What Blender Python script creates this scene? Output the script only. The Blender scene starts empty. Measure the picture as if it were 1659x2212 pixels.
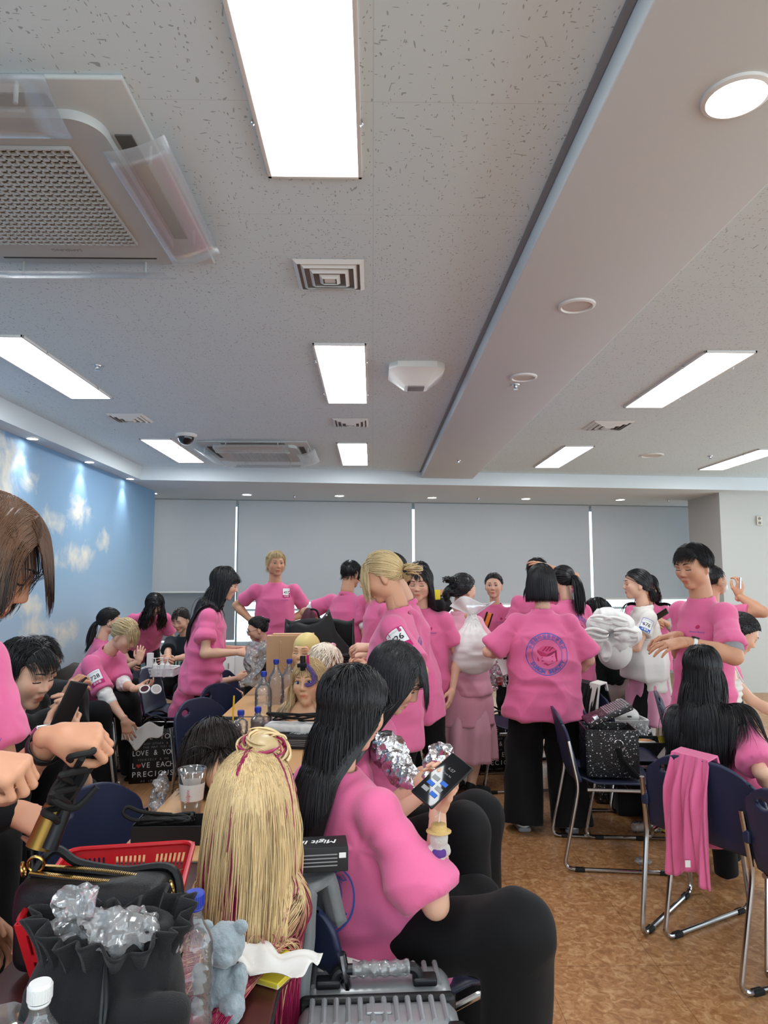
import bpy, bmesh, math, random
import numpy as np
from mathutils import Vector, Matrix
PI = math.pi
S = bpy.context.scene
COL = S.collection
random.seed(7)
EYE, FPX, PITCH, YAW = 1.5, 1480.0, math.radians(5.557), math.radians(0.95)
CEIL = 2.83
# ---------------------------------------------------------------- camera
cam_d = bpy.data.cameras.new('camera')
cam = bpy.data.objects.new('camera', cam_d)
COL.objects.link(cam)
cam.location = (0, 0, EYE)
cam.rotation_euler = (PI/2 + PITCH, 0, -YAW)
cam_d.sensor_fit = 'VERTICAL'
cam_d.sensor_height = 24.0
cam_d.lens = 24.0*FPX/2212.0
cam_d.clip_start = 0.02
S.camera = cam
_RM = np.array(cam.rotation_euler.to_matrix())
def ray(x, y):
    return _RM @ np.array([(x-829.5)/FPX, (1106.0-y)/FPX, -1.0])
def P(x, y, Y):                       # where the sight line through a spot of the photograph meets the depth Y
    d = ray(x, y); return np.array([0, 0, EYE]) + d*(Y/d[1])
def PZ(x, y, z):                      # ... meets the level z
    d = ray(x, y); return np.array([0, 0, EYE]) + d*((z-EYE)/d[2])
def A(*v): return np.array(v, dtype=float)
def nrm(v):
    v = np.asarray(v, float); n = np.linalg.norm(v); return v/n if n > 1e-9 else v
# ---------------------------------------------------------------- objects
def put(o, parent=None):
    COL.objects.link(o)
    if parent is not None: o.parent = parent
    return o
def tag(o, label=None, cat=None, group=None, kind=None):
    if label: o['label'] = label
    if cat: o['category'] = cat
    if group: o['group'] = group
    if kind: o['kind'] = kind
    return o
def thing(name, label, cat, loc=(0, 0, 0), rz=0.0, group=None):
    o = bpy.data.objects.new(name, None)
    o.empty_display_size = .05
    o.location = tuple(loc); o.rotation_euler = (0, 0, rz)
    put(o); return tag(o, label, cat, group)
def mesh_np(name, V, F, mats, parent=None, smooth=True, angle=None, fm=None, tint=None):
    """V (n,3), F (m,4|3) arrays -> one mesh object"""
    me = bpy.data.meshes.new(name)
    V = np.asarray(V, np.float32); F = np.asarray(F, np.int32)
    k = F.shape[1]
    me.vertices.add(len(V)); me.vertices.foreach_set('co', V.ravel())
    me.loops.add(F.size); me.loops.foreach_set('vertex_index', F.ravel())
    me.polygons.add(len(F)); me.polygons.foreach_set('loop_start', np.arange(0, F.size, k, dtype=np.int32))
    if not isinstance(mats, (list, tuple)): mats = [mats]
    for m in mats: me.materials.append(m)
    if fm is not None: me.polygons.foreach_set('material_index', np.asarray(fm, np.int32))
    if tint is not None:
        a = me.color_attributes.new('tint', 'FLOAT_COLOR', 'POINT')
        t = np.ones((len(V), 4), np.float32); t[:, :3] = tint
        a.data.foreach_set('color', t.ravel())
    me.update(calc_edges=True); me.validate()
    if smooth:
        me.shade_smooth()
        if angle: me.set_sharp_from_angle(angle=math.radians(angle))
    return put(bpy.data.objects.new(name, me), parent)
class MB:
    """collects simple shapes; build() links them as one mesh object"""
    def __init__(s): s.v = []; s.f = []; s.m = []; s.n = 0; s.T = None
    def at(s, T): s.T = T; return s
    def add(s, V, F, m=0):
        V = np.asarray(V, float).reshape(-1, 3)
        if s.T is not None:
            M = np.array(s.T); V = V @ M[:3, :3].T + M[:3, 3]
        s.v.append(V); s.f += [tuple(i+s.n for i in f) for f in F]; s.m += [m]*len(F); s.n += len(V)
        return s
    def box(s, c, d, bev=0.0, m=0, R=None):
        bm = bmesh.new(); bmesh.ops.create_cube(bm, size=1)
        for v in bm.verts: v.co = Vector((v.co.x*d[0], v.co.y*d[1], v.co.z*d[2]))
        if bev > 0:
            bmesh.ops.bevel(bm, geom=bm.edges[:], offset=min(bev, min(d)*.49), segments=3, affect='EDGES', profile=.5)
        V = np.array([v.co[:] for v in bm.verts]); bm.verts.index_update()
        if R is not None: V = V @ np.array(R)[:3, :3].T
        s.add(V+np.asarray(c, float), [[v.index for v in f.verts] for f in bm.faces], m); bm.free(); return s
    def lathe(s, prof, c=(0, 0, 0), n=24, m=0, cap=True, sq=None):
        V = []; k = len(prof)
        for i in range(n):
            a = 2*PI*i/n
            for (r, z) in prof:
                V.append((c[0]+r*math.cos(a), c[1]+r*math.sin(a), c[2]+z))
        F = []
        for i in range(n):
            j = (i+1) % n
            for q in range(k-1): F.append((i*k+q, j*k+q, j*k+q+1, i*k+q+1))
        if cap:
            F.append(tuple(i*k for i in reversed(range(n)))); F.append(tuple(i*k+k-1 for i in range(n)))
        return s.add(V, F, m)
    def cyl(s, a, b, r, r2=None, n=16, m=0):
        return s.tube([a, b], [r, r if r2 is None else r2], n, m)
    def tube(s, pts, r, n=8, m=0, closed=False, cap=True):
        pts = [np.asarray(p, float) for p in pts]; K = len(pts)
        rr = r if isinstance(r, (list, tuple, np.ndarray)) else [r]*K
        T = []
        for i in range(K):
            a = pts[(i-1) % K] if (closed or i > 0) else pts[0]
            b = pts[(i+1) % K] if (closed or i < K-1) else pts[-1]
            T.append(nrm(b-a))
        ref = A(0, 0, 1) if abs(T[0][2]) < .9 else A(1, 0, 0)
        N = nrm(np.cross(T[0], ref)); V = []
        for i in range(K):
            N = nrm(N - T[i]*np.dot(N, T[i])); B = np.cross(T[i], N)
            for j in range(n):
                a = 2*PI*j/n; V.append(pts[i]+rr[i]*(math.cos(a)*N+math.sin(a)*B))
        F = []
        for i in range(K if closed else K-1):
            q = (i+1) % K
            for j in range(n):
                l = (j+1) % n; F.append((i*n+j, i*n+l, q*n+l, q*n+j))
        if cap and not closed:
            F.append(tuple(reversed(range(n)))); F.append(tuple((K-1)*n+j for j in range(n)))
        return s.add(V, F, m)
    def prism(s, poly, z0, z1, m=0):
        n = len(poly)
        V = [(x, y, z0) for x, y in poly]+[(x, y, z1) for x, y in poly]
        F = [tuple(reversed(range(n))), tuple(range(n, 2*n))]+[(i, (i+1) % n, n+(i+1) % n, n+i) for i in range(n)]
        return s.add(V, F, m)
    def grid(s, fn, nu, nv, m=0, wrap=False):
        V = [fn(i/nu, j/nv) for i in range(nu+1) for j in range(nv+1)]
        F = [(i*(nv+1)+j, (i+1)*(nv+1)+j, (i+1)*(nv+1)+j+1, i*(nv+1)+j+1) for i in range(nu) for j in range(nv)]
        return s.add(V, F, m)
    def ball(s, c, r, n=12, m=0, R=None):
        r = np.ones(3)*r if np.isscalar(r) else np.asarray(r, float)
        V = []; F = []
        for i in range(n+1):
            t = PI*i/n
            for j in range(2*n):
                p = 2*PI*j/(2*n); V.append((math.sin(t)*math.cos(p), math.sin(t)*math.sin(p), math.cos(t)))
        for i in range(n):
            for j in range(2*n):
                l = (j+1) % (2*n); F.append((i*2*n+j, (i+1)*2*n+j, (i+1)*2*n+l, i*2*n+l))
        V = np.array(V)*r
        if R is not None: V = V @ np.array(R)[:3, :3].T
        return s.add(V+np.asarray(c, float), F, m)
    def build(s, name, mats, parent=None, smooth=True, angle=35, solid=0, sub=0):
        me = bpy.data.meshes.new(name)
        V = np.concatenate(s.v)
        me.from_pydata(V.tolist(), [], s.f)
        if not isinstance(mats, (list, tuple)): mats = [mats]
        for q in mats: me.materials.append(q)
        me.polygons.foreach_set('material_index', s.m)
        bm = bmesh.new(); bm.from_mesh(me); bmesh.ops.remove_doubles(bm, verts=bm.verts[:], dist=1e-6)
        bmesh.ops.recalc_face_normals(bm, faces=bm.faces[:]); bm.to_mesh(me); bm.free()
        me.update()
        if smooth:
            me.shade_smooth()
            if angle: me.set_sharp_from_angle(angle=math.radians(angle))
        o = put(bpy.data.objects.new(name, me), parent)
        if solid:
            d = o.modifiers.new('thickness', 'SOLIDIFY'); d.thickness = solid; d.offset = 0
        if sub:
            d = o.modifiers.new('smooth', 'SUBSURF'); d.levels = d.render_levels = sub
        return o
def copy_tree(o, parent=None):
    c = o.copy(); COL.objects.link(c)
    if parent is not None: c.parent = parent
    for ch in list(o.children): copy_tree(ch, c)
    return c
def bez(pts, n=12, closed=False):
    """Catmull-Rom through pts"""
    pts = [np.asarray(p, float) for p in pts]; K = len(pts); out = []
    for i in range(K if closed else K-1):
        if closed: p0, p1, p2, p3 = pts[(i-1) % K], pts[i], pts[(i+1) % K], pts[(i+2) % K]
        else: p0, p1, p2, p3 = pts[max(i-1, 0)], pts[i], pts[i+1], pts[min(i+2, K-1)]
        for j in range(n):
            t = j/n
            out.append(.5*((2*p1)+(-p0+p2)*t+(2*p0-5*p1+4*p2-p3)*t*t+(-p0+3*p1-3*p2+p3)*t**3))
    if not closed: out.append(pts[-1])
    return out
def fillet(pts, r, n=6):
    """polyline with its corners rounded"""
    pts = [np.asarray(p, float) for p in pts]; out = [pts[0]]
    for i in range(1, len(pts)-1):
        a, b, c = pts[i-1], pts[i], pts[i+1]
        u, w = nrm(a-b), nrm(c-b)
        d = min(r, np.linalg.norm(a-b)*.48, np.linalg.norm(c-b)*.48)
        p, q = b+u*d, b+w*d
        for j in range(n+1):
            t = j/n; out.append((1-t)**2*p+2*t*(1-t)*b+t*t*q)
    out.append(pts[-1]); return out
# ---------------------------------------------------------------- noise
def _hash(i, j, k, sd):
    h = (i*374761393 + j*668265263 + k*2147483647 + sd*974711) & 0xffffffff
    h = ((h ^ (h >> 13))*1274126177) & 0xffffffff
    return ((h ^ (h >> 16)) & 0xffff)/65535.0*2-1
def vnoise(p, sd=0):
    p = np.asarray(p, float); f = np.floor(p); i = f.astype(np.int64); t = p-f; t = t*t*(3-2*t)
    r = 0
    for a in (0, 1):
        wa = t[:, 0] if a else 1-t[:, 0]
        for b in (0, 1):
            wb = t[:, 1] if b else 1-t[:, 1]
            for c in (0, 1):
                wc = t[:, 2] if c else 1-t[:, 2]
                r = r+wa*wb*wc*_hash(i[:, 0]+a, i[:, 1]+b, i[:, 2]+c, sd)
    return r
# ---------------------------------------------------------------- distance fields
def smin(a, b, k):
    if k <= 0: return np.minimum(a, b)
    h = np.clip(.5+.5*(b-a)/k, 0, 1)
    return b+(a-b)*h-k*h*(1-h)
class Cone:
    def __init__(s, a, b, ra, rb, k=.02):
        s.a, s.b, s.ra, s.rb, s.k = A(*a), A(*b), ra, rb, k
        R = max(ra, rb); s.lo = np.minimum(s.a, s.b)-R; s.hi = np.maximum(s.a, s.b)+R
    def __call__(s, p):
        ab = s.b-s.a; L = max(ab@ab, 1e-12)
        d = p-s.a; h = np.clip((d@ab)/L, 0, 1)
        return np.linalg.norm(d-h[..., None]*ab, axis=-1)-(s.ra+(s.rb-s.ra)*h)
class Ell:
    def __init__(s, c, r, R=None, k=.02):
        s.c, s.r, s.k = A(*c), A(*r), k
        s.R = np.eye(3) if R is None else np.array(R)      # columns are the axes
        e = np.abs(s.R) @ s.r; s.lo, s.hi = s.c-e, s.c+e
    def __call__(s, p):
        q = (p-s.c) @ s.R; a = q/s.r
        k0 = np.linalg.norm(a, axis=-1); k1 = np.linalg.norm(a/s.r, axis=-1)
        return k0*(k0-1)/np.maximum(k1, 1e-6)
class Box:
    def __init__(s, c, h, R=None, rd=.01, k=.01):
        s.c, s.h, s.rd, s.k = A(*c), A(*h)-rd, rd, k
        s.R = np.eye(3) if R is None else np.array(R)
        e = np.abs(s.R) @ A(*h); s.lo, s.hi = s.c-e, s.c+e
    def __call__(s, p):
        q = np.abs((p-s.c) @ s.R)-s.h
        return np.linalg.norm(np.maximum(q, 0), axis=-1)+np.minimum(q.max(axis=-1), 0)-s.rd
class Loft:
    """stack of ellipses (z, rx, ry, cy) along the third column of R"""
    def __init__(s, c, R, tab, k=.03, ext=0.0, rd=.02):
        s.c, s.R, s.k, s.rd = A(*c), np.array(R), k, rd
        s.t = np.array([tuple(r)+(0.,)*(4-len(r)) for r in tab], float); s.ext = ext
        z = s.t[:, 0]; m = s.t[:, 1:3].max()+np.abs(s.t[:, 3]).max()
        cs = np.array([[a, b, zz] for a in (-m, m) for b in (-m, m) for zz in (z[0], z[-1])]) @ s.R.T + s.c
        s.lo, s.hi = cs.min(0)-.01, cs.max(0)+.01
    def __call__(s, p):
        q = (p-s.c) @ s.R; z = q[..., 2]
        rx = np.interp(z, s.t[:, 0], s.t[:, 1])+s.ext; ry = np.interp(z, s.t[:, 0], s.t[:, 2])+s.ext
        cy = np.interp(z, s.t[:, 0], s.t[:, 3])
        a = q[..., 0]/rx; b = (q[..., 1]-cy)/ry
        k0 = np.sqrt(a*a+b*b); k1 = np.sqrt((a/rx)**2+(b/ry)**2)
        d = k0*(k0-1)/np.maximum(k1, 1e-6)
        d = np.where(k0 < .3, -np.minimum(rx, ry)*(1-k0), d)
        z0, z1 = s.t[0, 0]-s.ext, s.t[-1, 0]+s.ext
        dz = np.maximum(z0-z, z-z1)
        m = np.minimum(np.maximum(d+s.rd, dz+s.rd), 0)+np.sqrt(np.maximum(d+s.rd, 0)**2+np.maximum(dz+s.rd, 0)**2)-s.rd
        return m
def field(prims, p):
    g = None
    for q in prims:
        d = q(p); g = d if g is None else smin(g, d, q.k)
    return g
def sdf_mesh(prims, h, cut=None, lo=None, hi=None, smooth=2, hollow=True):
    """union of prims, meshed by surface nets. cut(p, g) -> g changes the field."""
    L = np.min([q.lo for q in prims], 0) if lo is None else np.asarray(lo, float)
    H = np.max([q.hi for q in prims], 0) if hi is None else np.asarray(hi, float)
    L = L-3*h; H = H+3*h
    n = np.ceil((H-L)/h).astype(int)+1
    ax = [(L[i]+h*np.arange(n[i])).astype(np.float32) for i in range(3)]
    g = np.full(n, 1.0, np.float32)
    for q in prims:
        m = q.k+3*h
        i0 = np.maximum(((q.lo-m-L)/h).astype(int), 0); i1 = np.minimum(((q.hi+m-L)/h).astype(int)+2, n)
        if (i1 <= i0).any(): continue
        sl = tuple(slice(i0[i], i1[i]) for i in range(3))
        pt = np.stack(np.meshgrid(ax[0][sl[0]], ax[1][sl[1]], ax[2][sl[2]], indexing='ij'), -1)
        g[sl] = smin(g[sl], q(pt).astype(np.float32), q.k)
    if cut is not None:
        near = np.abs(g) < .12
        idx = np.nonzero(near)
        pt = np.stack([ax[0][idx[0]], ax[1][idx[1]], ax[2][idx[2]]], -1)
        g[idx] = cut(pt, g[idx])
        if hollow: g[~near] = np.abs(g[~near])     # deep inside counts as hollow when a shell is cut
    g[0], g[-1], g[:, 0], g[:, -1], g[:, :, 0], g[:, :, -1] = (1,)*6
    s = g < 0
    c = np.zeros(n-1, np.int8)
    off = [(a, b, d) for a in (0, 1) for b in (0, 1) for d in (0, 1)]
    for a, b, d in off: c += s[a:n[0]-1+a, b:n[1]-1+b, d:n[2]-1+d]
    act = (c > 0) & (c < 8)
    I = np.stack(np.nonzero(act), -1)
    if len(I) == 0: return np.zeros((0, 3)), np.zeros((0, 4), int)
    num = -np.ones(n-1, np.int32); num[act] = np.arange(len(I))
    acc = np.zeros((len(I), 3)); w = np.zeros(len(I))
    for a in off:
        for x in range(3):
            if a[x]: continue
            b = list(a); b[x] = 1
            ga = g[I[:, 0]+a[0], I[:, 1]+a[1], I[:, 2]+a[2]]; gb = g[I[:, 0]+b[0], I[:, 1]+b[1], I[:, 2]+b[2]]
            m = (ga < 0) != (gb < 0)
            t = np.where(m, ga/np.where(ga == gb, 1, ga-gb), 0)
            p = np.tile(np.array(a, float), (len(I), 1)); p[:, x] += t
            acc[m] += p[m]; w[m] += 1
    V = (I+acc/np.maximum(w, 1)[:, None])*h+L
    F = []
    for x in range(3):
        y, z = (x+1) % 3, (x+2) % 3
        sl0 = [slice(1, -1)]*3; sl1 = [slice(1, -1)]*3
        sl0[x] = slice(0, n[x]-1); sl1[x] = slice(1, n[x])
        e = s[tuple(sl0)] != s[tuple(sl1)]
        ix = np.stack(np.nonzero(e), -1)
        base = ix.copy(); base[:, y] += 1; base[:, z] += 1
        ins = s[base[:, 0], base[:, 1], base[:, 2]]
        def nm(dy, dz):
            q = base.copy(); q[:, y] += dy; q[:, z] += dz; return num[q[:, 0], q[:, 1], q[:, 2]]
        q = np.stack([nm(-1, -1), nm(0, -1), nm(0, 0), nm(-1, 0)], -1)
        q[~ins] = q[~ins][:, ::-1]
        F.append(q)
    F = np.concatenate(F); F = F[(F >= 0).all(1)]
    if smooth: V = relax(V, F, smooth)
    return V, F
def relax(V, F, it, lam=.5):
    e = np.concatenate([F[:, [0, 1]], F[:, [1, 2]], F[:, [2, 3]], F[:, [3, 0]]])
    e = np.concatenate([e, e[:, ::-1]])
    deg = np.bincount(e[:, 0], minlength=len(V)).astype(float)
    for i in range(it):
        s = np.stack([np.bincount(e[:, 0], V[e[:, 1], c], len(V)) for c in range(3)], -1)
        V = V+(s/np.maximum(deg, 1)[:, None]-V)*lam
    return V
def vnormals(V, F):
    n = np.cross(V[F[:, 2]]-V[F[:, 0]], V[F[:, 3 if F.shape[1] > 3 else 2]]-V[F[:, 1]])
    N = np.zeros_like(V)
    for j in range(F.shape[1]):
        for c in range(3): N[:, c] += np.bincount(F[:, j], n[:, c], len(V))
    return N/np.maximum(np.linalg.norm(N, axis=1), 1e-9)[:, None]
# ---------------------------------------------------------------- materials
def srgb(h):
    if isinstance(h, str):
        h = [int(h[i:i+2], 16)/255 for i in (0, 2, 4)]
    return tuple((c/12.92 if c <= .04045 else ((c+.055)/1.055)**2.4) for c in h)+(1,)
class MN:
    def __init__(s, name):
        s.m = bpy.data.materials.new(name); s.m.use_nodes = True
        s.nt = s.m.node_tree; s.b = s.nt.nodes['Principled BSDF']
    def n(s, t, **kw):
        x = s.nt.nodes.new(t)
        for k, v in kw.items():
            if k[0] == '_': setattr(x, k[1:], v)
            else: x.inputs[k.replace('__', ' ')].default_value = v
        return x
    def l(s, a, b): s.nt.links.new(a, b)
    def set(s, **kw):
        for k, v in kw.items(): s.b.inputs[k.replace('_', ' ')].default_value = v
        return s
def mat(name, col, rough=.6, metal=0., spec=.4, bump=0., bscale=200., var=0., vscale=6., sheen=0., trans=0., coat=0., alpha=1., sss=0., stretch=None, emit=None, ior=1.45):
    q = MN(name); c = srgb(col) if isinstance(col, str) else tuple(col)+(1,)
    q.set(Base_Color=c, Roughness=rough, Metallic=metal, Specular_IOR_Level=spec, IOR=ior)
    if sheen: q.set(Sheen_Weight=sheen, Sheen_Roughness=.5)
    if trans: q.set(Transmission_Weight=trans)
    if coat: q.set(Coat_Weight=coat, Coat_Roughness=.1)
    if alpha < 1: q.set(Alpha=alpha)
    if sss: q.set(Subsurface_Weight=sss, Subsurface_Radius=(.3, .12, .06), Subsurface_Scale=.02)
    if emit:
        q.set(Emission_Color=srgb(emit[0]) if isinstance(emit[0], str) else tuple(emit[0])+(1,), Emission_Strength=emit[1])
    tc = q.n('ShaderNodeTexCoord')
    src = tc.outputs['Object']
    if stretch:
        mp = q.n('ShaderNodeMapping', Scale=stretch); q.l(src, mp.inputs['Vector']); src = mp.outputs['Vector']
    if bump:
        nz = q.n('ShaderNodeTexNoise', Scale=bscale, Detail=4.); q.l(src, nz.inputs['Vector'])
        bp = q.n('ShaderNodeBump', Strength=bump, Distance=.004)
        q.l(nz.outputs['Fac'], bp.inputs['Height']); q.l(bp.outputs['Normal'], q.b.inputs['Normal'])
    if var:
        nz = q.n('ShaderNodeTexNoise', Scale=vscale, Detail=5.); q.l(src, nz.inputs['Vector'])
        mx = q.n('ShaderNodeMix', _data_type='RGBA')
        mx.inputs[6].default_value = tuple(x*(1-var) for x in c[:3])+(1,)
        mx.inputs[7].default_value = tuple(min(1, x*(1+var)) for x in c[:3])+(1,)
        q.l(nz.outputs['Fac'], mx.inputs[0]); q.l(mx.outputs[2], q.b.inputs['Base Color'])
    return q.m
def tint_mat(name, rough=.5, spec=.4, sss=0., sheen=0., coat=0., bump=0., bscale=200.):
    """colour comes from the mesh's tint attribute (what the thing itself is coloured)"""
    q = MN(name); q.set(Roughness=rough, Specular_IOR_Level=spec)
    if sss: q.set(Subsurface_Weight=sss, Subsurface_Radius=(.3, .12, .06), Subsurface_Scale=.015)
    if sheen: q.set(Sheen_Weight=sheen)
    at = q.n('ShaderNodeAttribute', _attribute_name='tint'); q.l(at.outputs['Color'], q.b.inputs['Base Color'])
    if bump:
        tc = q.n('ShaderNodeTexCoord'); nz = q.n('ShaderNodeTexNoise', Scale=bscale, Detail=3.); q.l(tc.outputs['Object'], nz.inputs['Vector'])
        bp = q.n('ShaderNodeBump', Strength=bump, Distance=.003); q.l(nz.outputs['Fac'], bp.inputs['Height']); q.l(bp.outputs['Normal'], q.b.inputs['Normal'])
    return q.m
def film(name, col=(1, 1, 1), see=.8, rough=.08, wrinkle=0., wscale=30., gloss=.5):
    """thin clear plastic: mostly see-through with a sharp sheen"""
    q = MN(name); nt = q.nt; nt.nodes.remove(q.b)
    tr = q.n('ShaderNodeBsdfTransparent', Color=tuple(col)+(1,))
    gl = q.n('ShaderNodeBsdfGlossy', Color=(1, 1, 1, 1), Roughness=rough)
    df = q.n('ShaderNodeBsdfDiffuse', Color=tuple(col)+(1,))
    m1 = q.n('ShaderNodeMixShader', Fac=1-see); m2 = q.n('ShaderNodeMixShader')
    fr = q.n('ShaderNodeFresnel', IOR=1.45)
    ml = q.n('ShaderNodeMath', _operation='MULTIPLY_ADD'); ml.inputs[1].default_value = gloss*1.6; ml.inputs[2].default_value = gloss*.06
    q.l(fr.outputs[0], ml.inputs[0]); q.l(ml.outputs[0], m2.inputs['Fac'])
    q.l(tr.outputs[0], m1.inputs[1]); q.l(df.outputs[0], m1.inputs[2])
    q.l(m1.outputs[0], m2.inputs[1]); q.l(gl.outputs[0], m2.inputs[2])
    q.l(m2.outputs[0], nt.nodes['Material Output'].inputs['Surface'])
    if wrinkle:
        tc = q.n('ShaderNodeTexCoord'); nz = q.n('ShaderNodeTexVoronoi', Scale=wscale); q.l(tc.outputs['Object'], nz.inputs['Vector'])
        bp = q.n('ShaderNodeBump', Strength=wrinkle, Distance=.01); q.l(nz.outputs['Distance'], bp.inputs['Height'])
        q.l(bp.outputs['Normal'], gl.inputs['Normal']); q.l(bp.outputs['Normal'], fr.inputs['Normal']); q.l(bp.outputs['Normal'], df.inputs['Normal'])
    return q.m
M = {}
PINK = 'e8719f'
M['pink'] = mat('pink jersey', 'dc6a97', .8, sheen=.25, bump=.12, bscale=260, spec=.2)
M['pinkrobe'] = mat('pink robe cloth', 'dd9bad', .6, sheen=.2, bump=.2, bscale=60, spec=.3)
M['black'] = mat('black cloth', '131315', .85, sheen=.08, bump=.2, bscale=180, spec=.2)
M['blackleg'] = mat('black trousers', '101012', .8, sheen=.05, bump=.1, bscale=240, spec=.2)
M['navytee'] = mat('dark navy jersey', '20262c', .85, sheen=.1, spec=.2)
M['darkgreen'] = mat('dark green knit', '18211f', .9, sheen=.1, bump=.3, bscale=120, spec=.2)
M['whitetee'] = mat('off white jersey', 'dcd8d2', .8, sheen=.2, bump=.1, bscale=240, spec=.2)
M['greycloth'] = mat('pale grey cloth', 'bdb8b2', .85, bump=.15, bscale=150, spec=.2)
M['whitecloth'] = mat('white cloth', 'e4e2df', .85, bump=.25, bscale=160, spec=.2, sheen=.2)
M['denim'] = mat('blue denim', '39465a', .85, bump=.2, bscale=260)
M['skin'] = tint_mat('skin', .5, .35, sss=.12)
M['hair'] = tint_mat('hair', .38, .45)
M['eyewhite'] = mat('eye white', 'd8d4d0', .3)
M['iris'] = mat('dark iris', '17100d', .2)
M['brow'] = mat('dark brow', '2a211d', .7)
M['browl'] = mat('light brow', '8a6f52', .7)
M['navyplastic'] = mat('navy plastic', '262d47', .42, spec=.45, bump=.05, bscale=500)
M['chrome'] = mat('chrome tube', 'b9b9bb', .18, metal=1.)
M['rubber'] = mat('black rubber', '161616', .7)
M['blackplastic'] = mat('black plastic', '17181a', .4)
M['blackleather'] = mat('black leather', '161617', .45, bump=.25, bscale=300)
M['canvas'] = mat('black canvas', '141416', .9, bump=.4, bscale=500, sheen=.1)
M['red'] = mat('red plastic', 'd0202a', .35, spec=.5)
M['white'] = mat('white plastic', 'e3e3e1', .4)
M['whitegloss'] = mat('white glossy plastic', 'e0dfdc', .2)
M['paper'] = mat('white paper', 'dcdad6', .85)
M['yellow'] = mat('yellow card', 'e3cf3c', .7)
M['blue'] = mat('blue cap plastic', '2a3fa6', .35)
M['gold'] = mat('gold metal', 'c8a35c', .25, metal=1.)
M['silver'] = mat('silver metal', 'c3c3c5', .25, metal=1.)
M['kraft'] = mat('kraft paper', 'c09a78', .8, bump=.1, bscale=90)
M['wood'] = mat('pale wood laminate', 'cf9f6d', .45, var=.12, vscale=8, stretch=(1, .12, 1))
M['redwood'] = mat('dark red wood laminate', '4c2523', .35, var=.25, vscale=20, stretch=(1, .1, 1))
M['steelleg'] = mat('painted steel', '55565a', .4, metal=.6)
M['foil'] = mat('crumpled foil', 'cfcfd2', .22, metal=1., bump=.9, bscale=60)
M['pet'] = film('clear bottle plastic', (.96, .97, .98), .9, .07, .12, 60, .6)
M['petplain'] = film('clear cup plastic', (.96, .97, .98), .86, .05, 0, 30, .9)
M['polybag'] = film('clear crinkled bag', (.95, .95, .96), .8, .14, .8, 40, .6)
M['water'] = mat('clear water', (.9, .95, .97), .02, trans=1., ior=1.33)
M['greyplush'] = mat('grey plush', '8b979e', .95, sheen=.5, bump=1., bscale=140, var=.2, vscale=60)
M['label_grey'] = mat('grey print', '8b8b8d', .7)
M['inkblack'] = mat('black print', '141414', .7)
M['inkwhite'] = mat('white print', 'e6e6e6', .7)
M['inkblue'] = mat('blue print', '4a62b0', .75)
M['inkmag'] = mat('magenta print', 'b8246c', .7)
M['inkcrim'] = mat('crimson print', 'b3285c', .7)
M['inkcrimd'] = mat('dark crimson print', '8e1c49', .7)
M['inkred'] = mat('red print', 'd23a3e', .6)
M['bibblue'] = mat('blue print band', '2f5fb4', .7)
SKIN = A(*srgb('c99678')[:3]); SKINP = A(*srgb('d8ab92')[:3]); SKINT = A(*srgb('b98463')[:3])
BLK = A(.010, .0095, .011); BRN = A(*srgb('4a3426')[:3]); DBR = A(*srgb('241b18')[:3])
BLD = A(*srgb('cdb488')[:3]); ASH = A(*srgb('a8925f')[:3])
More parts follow.
